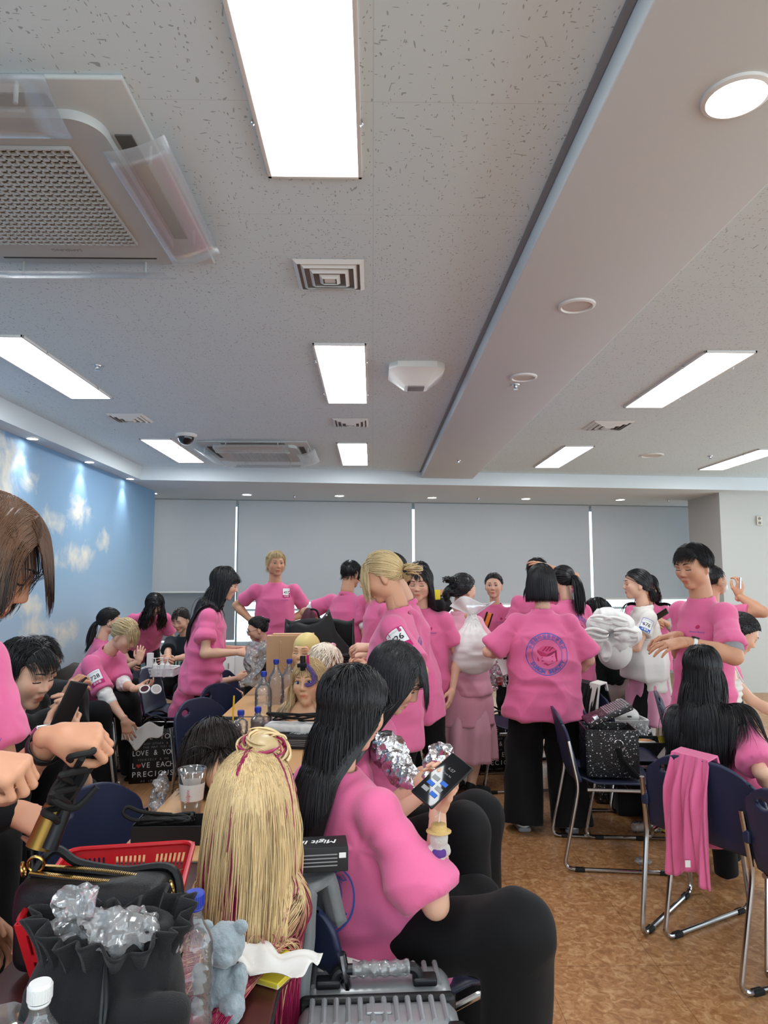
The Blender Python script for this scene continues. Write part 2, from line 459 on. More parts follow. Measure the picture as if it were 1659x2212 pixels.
# ---------------------------------------------------------------- print on cloth and boxes
def text_mesh(txt, size=1., bold=0., space=1.):
    c = bpy.data.curves.new('t', 'FONT'); c.body = txt; c.size = size; c.align_x = 'CENTER'; c.align_y = 'CENTER'
    c.resolution_u = 2; c.offset = bold; c.space_character = space
    o = bpy.data.objects.new('t', c)
    me = bpy.data.meshes.new_from_object(o)
    V = np.array([v.co[:2] for v in me.vertices]).reshape(-1, 2); F = [tuple(p.vertices) for p in me.polygons]
    bpy.data.objects.remove(o); bpy.data.curves.remove(c); bpy.data.meshes.remove(me)
    return V, F
class Print:
    """flat artwork in metres: polygons with a material index"""
    def __init__(s): s.v = []; s.f = []; s.m = []; s.n = 0; s.ly = []; s.c = 0
    def add(s, V, F, m):
        s.ly += [min(s.c, 5)]*len(V); s.c += 1
        s.v += [tuple(p) for p in V]; s.f += [tuple(i+s.n for i in f) for f in F]; s.m += [m]*len(F); s.n += len(V); return s
    def rect(s, x, y, w, h, m, n=4):
        V = [(x-w/2+w*i/n, y-h/2+h*j/n) for i in range(n+1) for j in range(n+1)]
        return s.add(V, [(i*(n+1)+j, (i+1)*(n+1)+j, (i+1)*(n+1)+j+1, i*(n+1)+j+1) for i in range(n) for j in range(n)], m)
    def poly(s, pts, m): return s.add(pts, [tuple(range(len(pts)))], m)
    def ring(s, r0, r1, m, n=48, x=0, y=0):
        V = []
        for i in range(n):
            a = 2*PI*i/n; V += [(x+r0*math.cos(a), y+r0*math.sin(a)), (x+r1*math.cos(a), y+r1*math.sin(a))]
        return s.add(V, [(2*i, 2*i+1, 2*((i+1) % n)+1, 2*((i+1) % n)) for i in range(n)], m)
    def text(s, t, x, y, size, m, bold=0., rot=0., sx=1., shear=0.):
        V, F = text_mesh(t, size, bold)
        if len(V) == 0: return s
        V = V*A(sx, 1); V[:, 0] += shear*V[:, 1]; c, q = math.cos(rot), math.sin(rot)
        return s.add(np.stack([x+c*V[:, 0]-q*V[:, 1], y+q*V[:, 0]+c*V[:, 1]], -1), F, m)
    def arc(s, t, r, a0, a1, size, m, bold=0., inside=False):
        n = len(t)
        for i, ch in enumerate(t):
            if ch == ' ': continue
            a = a0+(a1-a0)*i/(n-1)
            s.text(ch, r*math.cos(a), r*math.sin(a), size, m, bold, a+(PI/2 if inside else -PI/2))
        return s
    def heart(s, x, y, w, m):
        pts = [(x+w*.5*(16*math.sin(t)**3)/16, y+w*.5*(13*math.cos(t)-5*math.cos(2*t)-2*math.cos(3*t)-math.cos(4*t))/16) for t in [2*PI*i/24 for i in range(24)]]
        return s.poly(pts, m)
    def on_plane(s, name, mats, o, u, v, parent=None, lift=.0008):
        u, v, o = nrm(u), nrm(v), A(*o); w = nrm(np.cross(u, v))
        V = np.array(s.v); V3 = o+V[:, :1]*u+V[:, 1:]*v+w*lift*(1+np.zeros((len(V), 1)))
        V3 = V3+w*(np.array(s.ly)[:, None]*lift*.5)
        return _pm(name, V3, s.f, s.m, mats, parent)
    def on_mesh(s, name, mats, target, o, u, v, parent=None, lift=.0014, reach=.25):
        """drape the artwork on a mesh (V, F arrays), looking along -(u x v)"""
        from mathutils.bvhtree import BVHTree
        bv = BVHTree.FromPolygons([Vector(p) for p in target[0]], [tuple(int(i) for i in f) for f in target[1]])
        u, v, o = nrm(u), nrm(v), A(*o); w = nrm(np.cross(u, v)); V3 = []
        mm = s.ly
        for i, (x, y) in enumerate(s.v):
            st = o+u*x+v*y+w*reach; h = bv.ray_cast(Vector(st), Vector(-w), reach*2)
            p = np.array(h[0]) if h[0] is not None else o+u*x+v*y
            V3.append(p+w*(lift+mm[i]*.0007))
        return _pm(name, V3, s.f, s.m, mats, parent)
def _pm(name, V, F, fm, mats, parent):
    me = bpy.data.meshes.new(name); me.from_pydata([tuple(p) for p in V], [], F)
    for q in mats: me.materials.append(q)
    me.polygons.foreach_set('material_index', fm); me.update()
    return put(bpy.data.objects.new(name, me), parent)
INKS = [M['inkwhite'], M['inkblue'], M['inkcrim'], M['inkcrimd'], M['inkblack'], M['inkmag'], M['bibblue'], M['label_grey'], M['inkred'], M['yellow'], mat('light crimson print', 'cf4a7c', .75)]
def emblem(k=1.):
    p = Print()
    p.ring(.118*k, .123*k, 1).ring(.086*k, .089*k, 1)
    p.poly([(0, -.066*k), (.057*k, -.038*k), (.057*k, .024*k), (0, -.002*k)], 3)
    p.poly([(0, -.066*k), (0, -.002*k), (-.057*k, .024*k), (-.057*k, -.038*k)], 2)
    p.poly([(0, .001*k), (.057*k, .027*k), (.022*k, .046*k), (-.022*k, .046*k), (-.057*k, .027*k)], 10)
    for i in range(3):
        x = (-.030+.020*i)*k; p.poly([(x, .019*k), (x+.006*k, .0165*k), (x+.030*k, .040*k), (x+.024*k, .0425*k)], 3)
    for x, y, q in ((-.03, -.018, 3), (.03, -.012, 2), (.028, -.036, 2), (-.028, -.036, 3)): p.poly([(x*k-.006*k, y*k), (x*k, y*k-.006*k), (x*k+.006*k, y*k+.002*k)], q)
    p.arc('SUWON BEAUTY', .1025*k, math.radians(213), math.radians(333), .03*k, 1, .0012*k, True)
    p.arc('수원뷰티실용전문학교', .1025*k, math.radians(157), math.radians(23), .027*k, 1, .0005*k)
    return p
def chest_logo(k=1.):
    p = Print(); p.ring(0, .011*k, 2, 12); p.text('Suwon Beauty', 0, -.026*k, .013*k, 1); return p
def bib(num, band='선수용', bm=5, k=1.):
    p = Print(); p.rect(0, 0, .10*k, .125*k, bm); p.rect(0, .0145*k, .094*k, .087*k, 0, 4)
    p.text(num, 0, .004*k, .047*k, 4, .0006*k); p.text('수원뷰티 기능경기대회', 0, .043*k, .0085*k, 7); p.text(band, 0, -.046*k, .022*k, 0, .0003)
    p.m = [q for q in p.m]; return p
# ---------------------------------------------------------------- heads
class Frame:
    def __init__(s, c, R, F, U, k=1.): s.c, s.R, s.F, s.U, s.k = A(*c), nrm(R), nrm(F), nrm(U), k; s.M = np.stack([s.R, s.F, s.U], 1)
    def w(s, p): return s.c+s.k*(s.M @ A(*p)) if np.ndim(p) == 1 else s.c+s.k*(np.asarray(p) @ s.M.T)
    def l(s, p): return ((p-s.c) @ s.M)/s.k
def head_prims(h, fem=1.):
    k = h.k; W = h.w; M_ = h.M
    E = lambda c, r, kk=.02: Ell(W(c), A(*r)*k, M_, kk*k)
    C = lambda a, b, ra, rb, kk=.01: Cone(W(a), W(b), ra*k, rb*k, kk*k)
    j = 1-.12*fem
    P_ = [E((0, -.014, .03), (.076, .094, .085)), E((0, .026, -.022), (.064*(1-.04*fem), .064, .082), .03),
          E((0, .064, -.092), (.022, .02, .018), .03),
          E((.042*j, .012, -.055), (.022, .035, .03), .03), E((-.042*j, .012, -.055), (.022, .035, .03), .03),
          E((.036, .056, -.02), (.026, .026, .026), .025), E((-.036, .056, -.02), (.026, .026, .026), .025),
          C((-.03, .073, .026), (.03, .073, .026), .014, .014, .02),
          C((0, .086, .012), (0, .099, -.022), .0065, .0105, .012),
          E((.0105, .089, -.027), (.0085, .011, .0085), .008), E((-.0105, .089, -.027), (.0085, .011, .0085), .008),
          C((-.012, .083, -.0545), (.012, .083, -.0545), .0085, .0085, .008), C((-.011, .081, -.066), (.011, .081, -.066), .009, .009, .005)]
    return P_
def ear_prims(h):
    k = h.k; W = h.w; out = []
    for s in (-1, 1):
        ax = nrm(h.R*s+h.F*-.55); up = nrm(h.U+h.F*-.15); fr = np.cross(up, ax)
        R = np.stack([ax, nrm(fr), up], 1)
        out.append(Ell(W((s*.074, -.012, -.008)), A(.008, .019, .032)*k, R, .012*k))
        out.append(Ell(W((s*.071, -.004, -.03)), A(.008, .01, .014)*k, R, .012*k))
    return out
def build_face(h, hp, tone, eyes='down', brow=0, lips=(.62, .30, .30), res=.0035, fem=1., ears=True, neck=None, pale=False, iris=None, makeup=0., stretch=0):
    """returns V, F, tint, extra shapes (MB with slots 0 skin 1 white 2 iris 3 brow)"""
    prims = hp+(ear_prims(h) if ears else [])+([neck] if neck else [])
    soc = [Ell(h.w((s*.031, .094, .006)), A(.018, .016, .0125)*h.k, h.M) for s in (-1, 1)]
    def cut(p, g):
        for e in soc:
            d = -e(p); k = .012*h.k
            g = -smin(-g, -d, k)
        return g
    lo = np.min([q.lo for q in prims], 0); hi = np.max([q.hi for q in prims], 0)
    V, F = sdf_mesh(prims, res, cut, lo, hi, 2, hollow=False)
    q = h.l(V); T = np.tile(tone, (len(V), 1))
    def blend(m, col):
        nonlocal T
        T = T*(1-m[:, None])+A(*col)*m[:, None]
    front = np.clip((q[:, 1]-.05)/.02, 0, 1)
    g2 = lambda x, z, sx, sz: np.exp(-(((q[:, 0]-x)/sx)**2+((q[:, 2]-z)/sz)**2))
    blush = A(*tone)*A(1.0, .72, .68)
    for s in (-1, 1): blend(front*.45*g2(s*.042, -.022, .02, .016), blush)
    lipc = A(*tone)*A(*lips)*1.25
    lm = np.clip(1.6-(((q[:, 0])/.0235)**2+((q[:, 2]+.0605)/.0105)**2)*1.6, 0, 1)*front
    blend(np.clip(lm*1.3, 0, 1)*.9, lipc)
    slit = np.clip(1-np.abs(q[:, 2]+.0605+.0015*np.cos(q[:, 0]*250))/.0022, 0, 1)*(np.abs(q[:, 0]) < .021)*front
    blend(slit*.7, lipc*.35)
    blend(np.clip(.45-np.abs(q[:, 2]-.026)*40, 0, .3)*0, tone)
    if makeup:
        for s in (-1, 1): blend(front*makeup*g2(s*.031, .012, .017, .008), (.35, .16, .15))
    # eyes, brows
    mb = MB(); k = h.k
    fld = lambda P_: cut(P_, field(prims, P_))
    def surf(x, z):
        ys = np.linspace(.125, .03, 60); P_ = np.stack([h.w((x, y, z)) for y in ys])
        d = fld(P_); i = np.nonzero(d < 0)[0]
        return ys[i[0]] if len(i) else .075
    def curve(pts, off):
        return [h.w((x, surf(x, z)+off, z)) for x, z in pts]
    for s in (-1, 1):
        b = [(s*(.012+.034*t), .030+.006*math.sin(t*2.4)-.002*t) for t in np.linspace(0, 1, 7)]
        mb.tube(curve(b, .0005), [.0018*k, .003*k, .0033*k, .003*k, .0026*k, .002*k, .0010*k], 6, 3)
        if eyes in ('open', 'doll'):
            hw, hh = (.0155, .0062) if eyes == 'open' else (.0165, .0085)
            y0 = surf(s*.031, .006)
            n = 20; up = [(s*.031+s*hw*math.cos(PI*i/(n)), .006+hh*math.sin(PI*i/n)+.0015*math.cos(PI*i/n)) for i in range(n+1)]
            dn = [(s*.031+s*hw*math.cos(PI*i/n), .006-hh*.75*math.sin(PI*i/n)+.0015*math.cos(PI*i/n)) for i in range(n+1)]
            ey = lambda x: y0+.004-((abs(x)-.031)/hw)**2*.0035+(.0 if abs(x) < .05 else 0)
            Vv = []; Ff = []
            for i in range(n+1):
                for t in np.linspace(0, 1, 5):
                    x = up[i][0]; z = up[i][1]*(1-t)+dn[i][1]*t; Vv.append(h.w((x, ey(x), z)))
            for i in range(n):
                for t in range(4): Ff.append((i*5+t, (i+1)*5+t, (i+1)*5+t+1, i*5+t+1))
            mb.add(Vv, Ff, 1)
            ir = .0062 if eyes == 'open' else .0078
            def disc(r, dy, m, dx=0, dz=0):
                pts = []
                for i in range(18):
                    a = 2*PI*i/18; x = s*.031+dx+r*math.cos(a); z = .006+dz+r*math.sin(a)
                    zt = .006+hh*math.sqrt(max(0, 1-((abs(x)-.031)/hw)**2)); zb = .006-hh*.75*math.sqrt(max(0, 1-((abs(x)-.031)/hw)**2))
                    pts.append(h.w((x, ey(x)+dy, min(max(z, zb), zt))))
                mb.add(pts, [tuple(range(18))], m)
            gx = 0
            disc(ir, .0008, 4 if iris is not None else 2, gx)
            if iris is not None: disc(ir*.5, .0012, 2, gx)
            disc(.0012, .0016, 1, gx+.002, .002)
            mb.tube([h.w((x, ey(x)+.0012, z)) for x, z in up], [.0007*k]+[.0014*k]*(n-1)+[.0012*k], 6, 3 if eyes == 'open' else 2)
            mb.tube([h.w((x, ey(x)+.0006, z)) for x, z in dn], .0006*k, 5, 3)
        else:
            # lowered lids: a lid bulge and a dark lash line
            mb2 = [(s*.031+s*.0155*math.cos(PI*i/10), .002-.0035*math.sin(PI*i/10)) for i in range(11)]
            mb.tube([h.w((x, surf(x, z)+.0012, z)) for x, z in mb2], [.0008*k]+[.0021*k]*9+[.0010*k], 6, 2)
        for z0 in (-.0335,):
            mb.ball(h.w((s*.0055, surf(s*.0055, -.034)-.0012, -.0345)), A(.0032, .002, .0016)*k, 6, 2, h.M)
    return V, F, T, mb
# ---------------------------------------------------------------- hands
def hand_mesh(wr, d, pn, side, k=1., curl=.35, spread=.12, thumb=.3, point=None, h=.004, tone=SKIN, curls=None):
    """wr wrist, d towards the fingers, pn out of the back of the hand; side +1 right hand, -1 left"""
    X = nrm(d); Z = nrm(A(*pn)-X*np.dot(A(*pn), X)); Y = np.cross(Z, X)*side   # Y towards the thumb
    W = lambda x, y, z: A(*wr)+k*(X*x+Y*y+Z*z)
    pr = [Cone(W(-.02, 0, 0), W(.015, 0, 0), .024*k, .025*k, .02*k)]
    ks = [(.088, .030), (.092, .010), (.088, -.011), (.078, -.030)]
    for i, (x, y) in enumerate(ks): pr.append(Cone(W(.012, y*.55, 0), W(x, y, .001-.004*abs(i-1.2)), .0165*k, .0115*k, .014*k))
    pr.append(Ell(W(.04, .018, -.008), A(.03, .016, .013)*k, np.stack([X, Y, Z], 1), .02*k))
    cs = curls if curls is not None else [curl]*4
    L = [(.040, .024, .021), (.044, .028, .022), (.041, .026, .022), (.032, .020, .019)]
    for i, (x, y) in enumerate(ks):
        a = 0.; p = A(x, y, .001-.004*abs(i-1.2)); sp = spread*(1.3-i*.9)
        r = [.0098, .0088, .0079, .0066] if i < 3 else [.0085, .0076, .0068, .0058]
        for j in range(3):
            a += cs[i]*(1.0, 1.25, .8)[j]
            q = p+L[i][j]*A(math.cos(a)*math.cos(sp), math.cos(a)*math.sin(sp), -math.sin(a))
            pr.append(Cone(W(*p), W(*q), r[j]*k, r[j+1]*k, .004*k)); p = q
    t = thumb
    p0 = A(.022, .024, -.008); p1 = p0+A(.026, .030-.012*t, -.012-.008*t); p2 = p1+.031*nrm(A(.85, .45-.8*t, -.25-.4*t)); p3 = p2+.026*nrm(A(.9, .2-.9*t, -.2-.4*t))
    pr += [Cone(W(*p0), W(*p1), .0155*k, .0125*k, .012*k), Cone(W(*p1), W(*p2), .0115*k, .0098*k, .004*k), Cone(W(*p2), W(*p3), .0098*k, .0078*k, .004*k)]
    V, F = sdf_mesh(pr, h, smooth=1)
    T = np.tile(tone, (len(V), 1))
    return V, F, T, (X, Y, Z, W)
def join(parts):
    V = []; F = []; T = []; n = 0
    for v, f, t in parts:
        V.append(v); F.append(f+n); T.append(t); n += len(v)
    return np.concatenate(V), np.concatenate(F), np.concatenate(T)
# ---------------------------------------------------------------- hair
def fib(n):
    i = np.arange(n)+.5; z = 1-2*i/n; a = i*2.399963; r = np.sqrt(1-z*z)
    return np.stack([r*np.cos(a), r*np.sin(a), z], -1)
def strands(Pk, r, taper=True, sides=3):
    """Pk (N,K,3) -> tube mesh"""
    N, K = Pk.shape[:2]
    T = np.gradient(Pk, axis=1); T = T/np.maximum(np.linalg.norm(T, axis=2, keepdims=True), 1e-7)
    ref = np.zeros((N, 1, 3)); ref[:, 0] = T[:, :1].mean(1); 
    X = np.cross(T, A(.31, .52, .79)); X /= np.maximum(np.linalg.norm(X, axis=2, keepdims=True), 1e-6); Y = np.cross(T, X)
    stop = np.linalg.norm(Pk-Pk[:, -1:], axis=2) > 1e-5
    left = stop.sum(1, keepdims=True)-np.arange(K)[None]
    rr = np.asarray(r).reshape(-1, 1)*np.ones((N, K))
    if taper: rr = rr*np.clip((left+.3)/4., .12, 1)
    V = np.stack([Pk+rr[..., None]*(math.cos(2*PI*s/sides)*X+math.sin(2*PI*s/sides)*Y) for s in range(sides)], 2).reshape(-1, 3)
    b = (np.arange(N)[:, None]*K+np.arange(K-1)[None]).reshape(-1)*sides
    F = np.concatenate([np.stack([b+s, b+(s+1) % sides, b+sides+(s+1) % sides, b+sides+s], -1) for s in range(sides)])
    return V, F
def colliders_push(Q, prims, gap):
    if not prims: return Q
    d = field(prims, Q); m = d < gap
    if m.any():
        q = Q[m]; e = .004
        g = np.stack([field(prims, q+A(*[e if i == c else 0 for i in range(3)]))-field(prims, q-A(*[e if i == c else 0 for i in range(3)])) for c in range(3)], -1)
        g /= np.maximum(np.linalg.norm(g, axis=1, keepdims=True), 1e-6)
        Q = Q.copy(); gg = gap[m] if np.ndim(gap) else gap
        Q[m] = q+g*np.minimum(gg-d[m], .03)[:, None]
    return Q
def hair(h, hp, style, col, n=900, r=.0022, length=.45, part=0., body=(), seed=0, tie=None, tail=.25, bang=None, cap=True, tip=None, zcut=None, wave=0., step=.018, fringe=0., res=.006, flow=.0, streak=None, puff=0., backtie=True, ylim=(.055, .0), xlim=None, fuzz=.012):
    rng = np.random.default_rng(seed+11); k = h.k
    ctr, rad = A(0, -.014, .03), A(.080, .099, .091)+puff
    u = fib(n*3); R_ = ctr+u*rad
    y = R_[:, 1]
    hl = np.interp(y, [-.12, -.06, -.015, .012, .04, .062, .09], [-.085, -.065, -.025, .010, .046, .072, .082])
    keep = R_[:, 2] > hl+rng.normal(0, .003, len(R_))
    root = R_[keep]; rng.shuffle(root); root = root[:n]; N = len(root)
    nor = (root-ctr)/rad**2; nor /= np.linalg.norm(nor, axis=1, keepdims=True)
    layer = rng.random(N)
    down = h.M.T @ A(0, 0, -1)
    isb = np.zeros(N, bool)
    if bang: isb = (root[:, 1] > .035) & (np.abs(root[:, 0]-bang.get('x', 0)) < bang.get('w', .05)) & (root[:, 2] > .055)
    pc = np.stack([np.full(N, part), np.clip(root[:, 1], -.045, .075), np.full(N, .10)], -1)
    d = root-pc
    if style == 'short':
        pc = np.tile(A(part, -.045, .115), (N, 1)); d = root-pc
    if tie is not None:
        T_ = np.tile(A(*tie), (N, 1)); d = T_-root
    d[isb] = A(0, 1, -.2)
    d -= nor*(d*nor).sum(1, keepdims=True); d /= np.maximum(np.linalg.norm(d, axis=1, keepdims=True), 1e-6)
    L = np.full(N, length)*(1+rng.normal(0, .04, N))
    if style == 'short': L = length*(.75+.5*rng.random(N))
    if isb.any(): L[isb] = bang['len']*(.85+.3*rng.random(isb.sum()))
    K = int(max(L.max(), (.3+tail) if tie is not None else 0)/step)+2
    wroot = h.w(root); dw = d @ h.M.T
    pts = [wroot]; cur = wroot.copy(); trav = np.zeros(N); alive = np.ones(N, bool)
    hc = list(hp); tied = np.zeros(N, bool); tw = h.w(A(*tie)) if tie is not None else None
    gap = (.003+.011*layer)*k
    if style == 'short': gap = (.003+(.004+length*.12)*layer)*k
    ph = rng.random((N, 3))*6.28
    clump = vnoise(root*40, seed)
    for i in range(K):
        g = .28 if style != 'short' else .2
        sag = A(0, 0, -1.)
        if tie is not None:
            to = tw-cur; dist = np.linalg.norm(to, axis=1)
            newt = (dist < step*1.1*k) & ~tied
            tied |= newt
            nd = to/np.maximum(dist, 1e-6)[:, None]
            sel = ~tied
            dw[sel] = dw[sel]*.45+nd[sel]*.55
            if newt.any():
                out = nrm(tw-h.w(A(0, 0, .02))); dw[newt] = nrm(out*.8+A(0, 0, -.5))+rng.normal(0, .22, (newt.sum(), 3))
                L[newt] = trav[newt]+tail*(1+rng.normal(0, .08, newt.sum()))
            dw[tied] = dw[tied]*(1-.22)+sag*.22
            if isb.any():
                dw[isb] = dw[isb]*.0+pts_d[isb]*.86+sag*.14 if i else dw[isb]
        else:
            dw = dw*(1-g)+sag*g
        if wave: dw = dw+wave*np.sin(trav[:, None]*18+ph*0+clump[:, None]*5+A(0, 2.1, 4.2))
        dw = dw+rng.normal(0, fuzz, (N, 3))
        dw /= np.maximum(np.linalg.norm(dw, axis=1, keepdims=True), 1e-6)
        pts_d = dw.copy()
        nx = cur+dw*step*k
        free = ~tied if tie is not None else np.ones(N, bool)
        if style != 'short' or i < 4:
            e = h.l(nx)-ctr; kk = np.linalg.norm(e/(rad+gap[:, None]), axis=1)
            ae = h.M.T @ A(0, 0, 1.)
            stick = free & (e @ ae > -.035) & (kk > 1) & (e[:, 1] < .08)
            if style == 'short': stick &= kk > 1.03+.5*length*layer
            nx = np.where(stick[:, None], h.w(ctr+e/np.maximum(kk, 1e-6)[:, None]), nx)
        nx[free] = colliders_push(nx[free], hc, gap[free])
        if tie is None and style == 'long':
            e = h.l(nx); lim = np.interp(e[:, 2], [-.20, -.08, .03, .07], [ylim[1], ylim[1]*.5+ylim[0]*.5, ylim[0], .2])+.02*layer-.01
            m = ~isb & (e[:, 1] > lim) & (e[:, 2] < .06); e[m, 1] = np.maximum(lim[m], e[m, 1]-.022)
            if xlim is not None:
                w_ = xlim*(.75+.25*layer); m2 = (np.abs(e[:, 0]) > w_) & (e[:, 2] < .0); e[m2, 0] = np.sign(e[m2, 0])*np.maximum(w_[m2], np.abs(e[m2, 0])-.012); m = m | m2
            if m.any(): nx[m] = h.w(e[m])
        if body: nx = colliders_push(nx, list(body), .006+.02*layer)
        mv = nx-cur; ln = np.linalg.norm(mv, axis=1)
        dw = np.where((ln > 1e-5)[:, None], mv/np.maximum(ln, 1e-6)[:, None], dw)
        trav += ln/k
        stopn = (trav > L)
        if zcut is not None: stopn |= nx[:, 2] < zcut+.01*clump
        cur = np.where((alive & ~stopn)[:, None], nx, cur); alive &= ~stopn
        pts.append(cur)
        if not alive.any(): break
    Pk = np.stack(pts, 1)
    V, Fq = strands(Pk, (r*(.7+.6*rng.random(N)))*k)
    K = Pk.shape[1]
    cs = A(*col)*(.82+.36*rng.random((N, 1)))
    Ck = np.repeat(cs[:, None, :], K, 1)
    if tip is not None:
        tc, t0, t1 = tip
        frac = np.linalg.norm(np.diff(Pk, axis=1), axis=2).cumsum(1); frac = np.concatenate([np.zeros((N, 1)), frac], 1)/k
        w = np.clip((frac+rng.normal(0, .03, (N, 1))-t0)/(t1-t0), 0, 1)[..., None]
        Ck = Ck*(1-w)+A(*tc)*w
    if streak is not None:
        sc, fr, sseed = streak
        m = vnoise(np.stack([np.arctan2(root[:, 0], -root[:, 1])*5.5, root[:, 2]*4, root[:, 0]*0], -1), sseed) > fr
        Ck[m] = A(*sc)*(.8+.4*rng.random((m.sum(), 1, 1)))
    T = np.repeat(Ck[:, :, None, :], 3, 2).reshape(-1, 3)
    parts = [(V, Fq, T)]
    if cap:
        e = Ell(h.w(ctr), (rad-.0015)*k, h.M, 0)
        def cut(p, g):
            q = h.l(p); z0 = np.interp(q[:, 1], [-.12, -.06, -.015, .012, .04, .062, .09], [-.085, -.065, -.025, .010, .046, .072, .082])
            return np.maximum(g, (z0+.004-q[:, 2])*.6*k)
        cv, cf = sdf_mesh([e], res, cut, smooth=1, hollow=False)
        parts.append((cv, cf, np.tile(A(*col)*.8, (len(cv), 1))))
    return join(parts), Pk
def bun(c, r, col, seed=0, n=70, axis=(0, 0, 1), tr=.0035, flat=.8, col2=None):
    """a coiled knot of hair"""
    rng = np.random.default_rng(seed); ax = nrm(axis); x = nrm(np.cross(ax, A(.3, .8, .1))); y = np.cross(ax, x); Pk = []
    for i in range(n):
        R0 = r*(.45+.45*rng.random()); t0 = rng.random()*6.28; pv = rng.random()*6.28; tilt = rng.normal(0, .35); rr = r*.42*(.6+.4*rng.random())
        a = np.linspace(0, 3.6, 22)
        q = [A(*c)+x*(R0+rr*math.cos(pv+.6*t))*math.cos(t+t0)+y*(R0+rr*math.cos(pv+.6*t))*math.sin(t+t0)+ax*flat*(rr*math.sin(pv+.6*t)+tilt*R0*math.cos(t)) for t in a]
        Pk.append(q)
    Pk = np.array(Pk); V, F = strands(Pk, tr*(.7+.6*rng.random(n)))
    cc = A(*col)*(.8+.4*rng.random((n, 1)))
    if col2 is not None:
        m = rng.random(n) < .3; cc[m] = A(*col2)
    T = np.repeat(cc[:, None, :], 22*3, 1).reshape(-1, 3)
    e = Ell(c, A(r*.8, r*.8, r*.8*flat), np.stack([x, y, ax], 1)); cv, cf = sdf_mesh([e], max(r/9, .003), smooth=1)
    return join([(V, F, T), (cv, cf, np.tile(A(*col)*.75, (len(cv), 1)))])
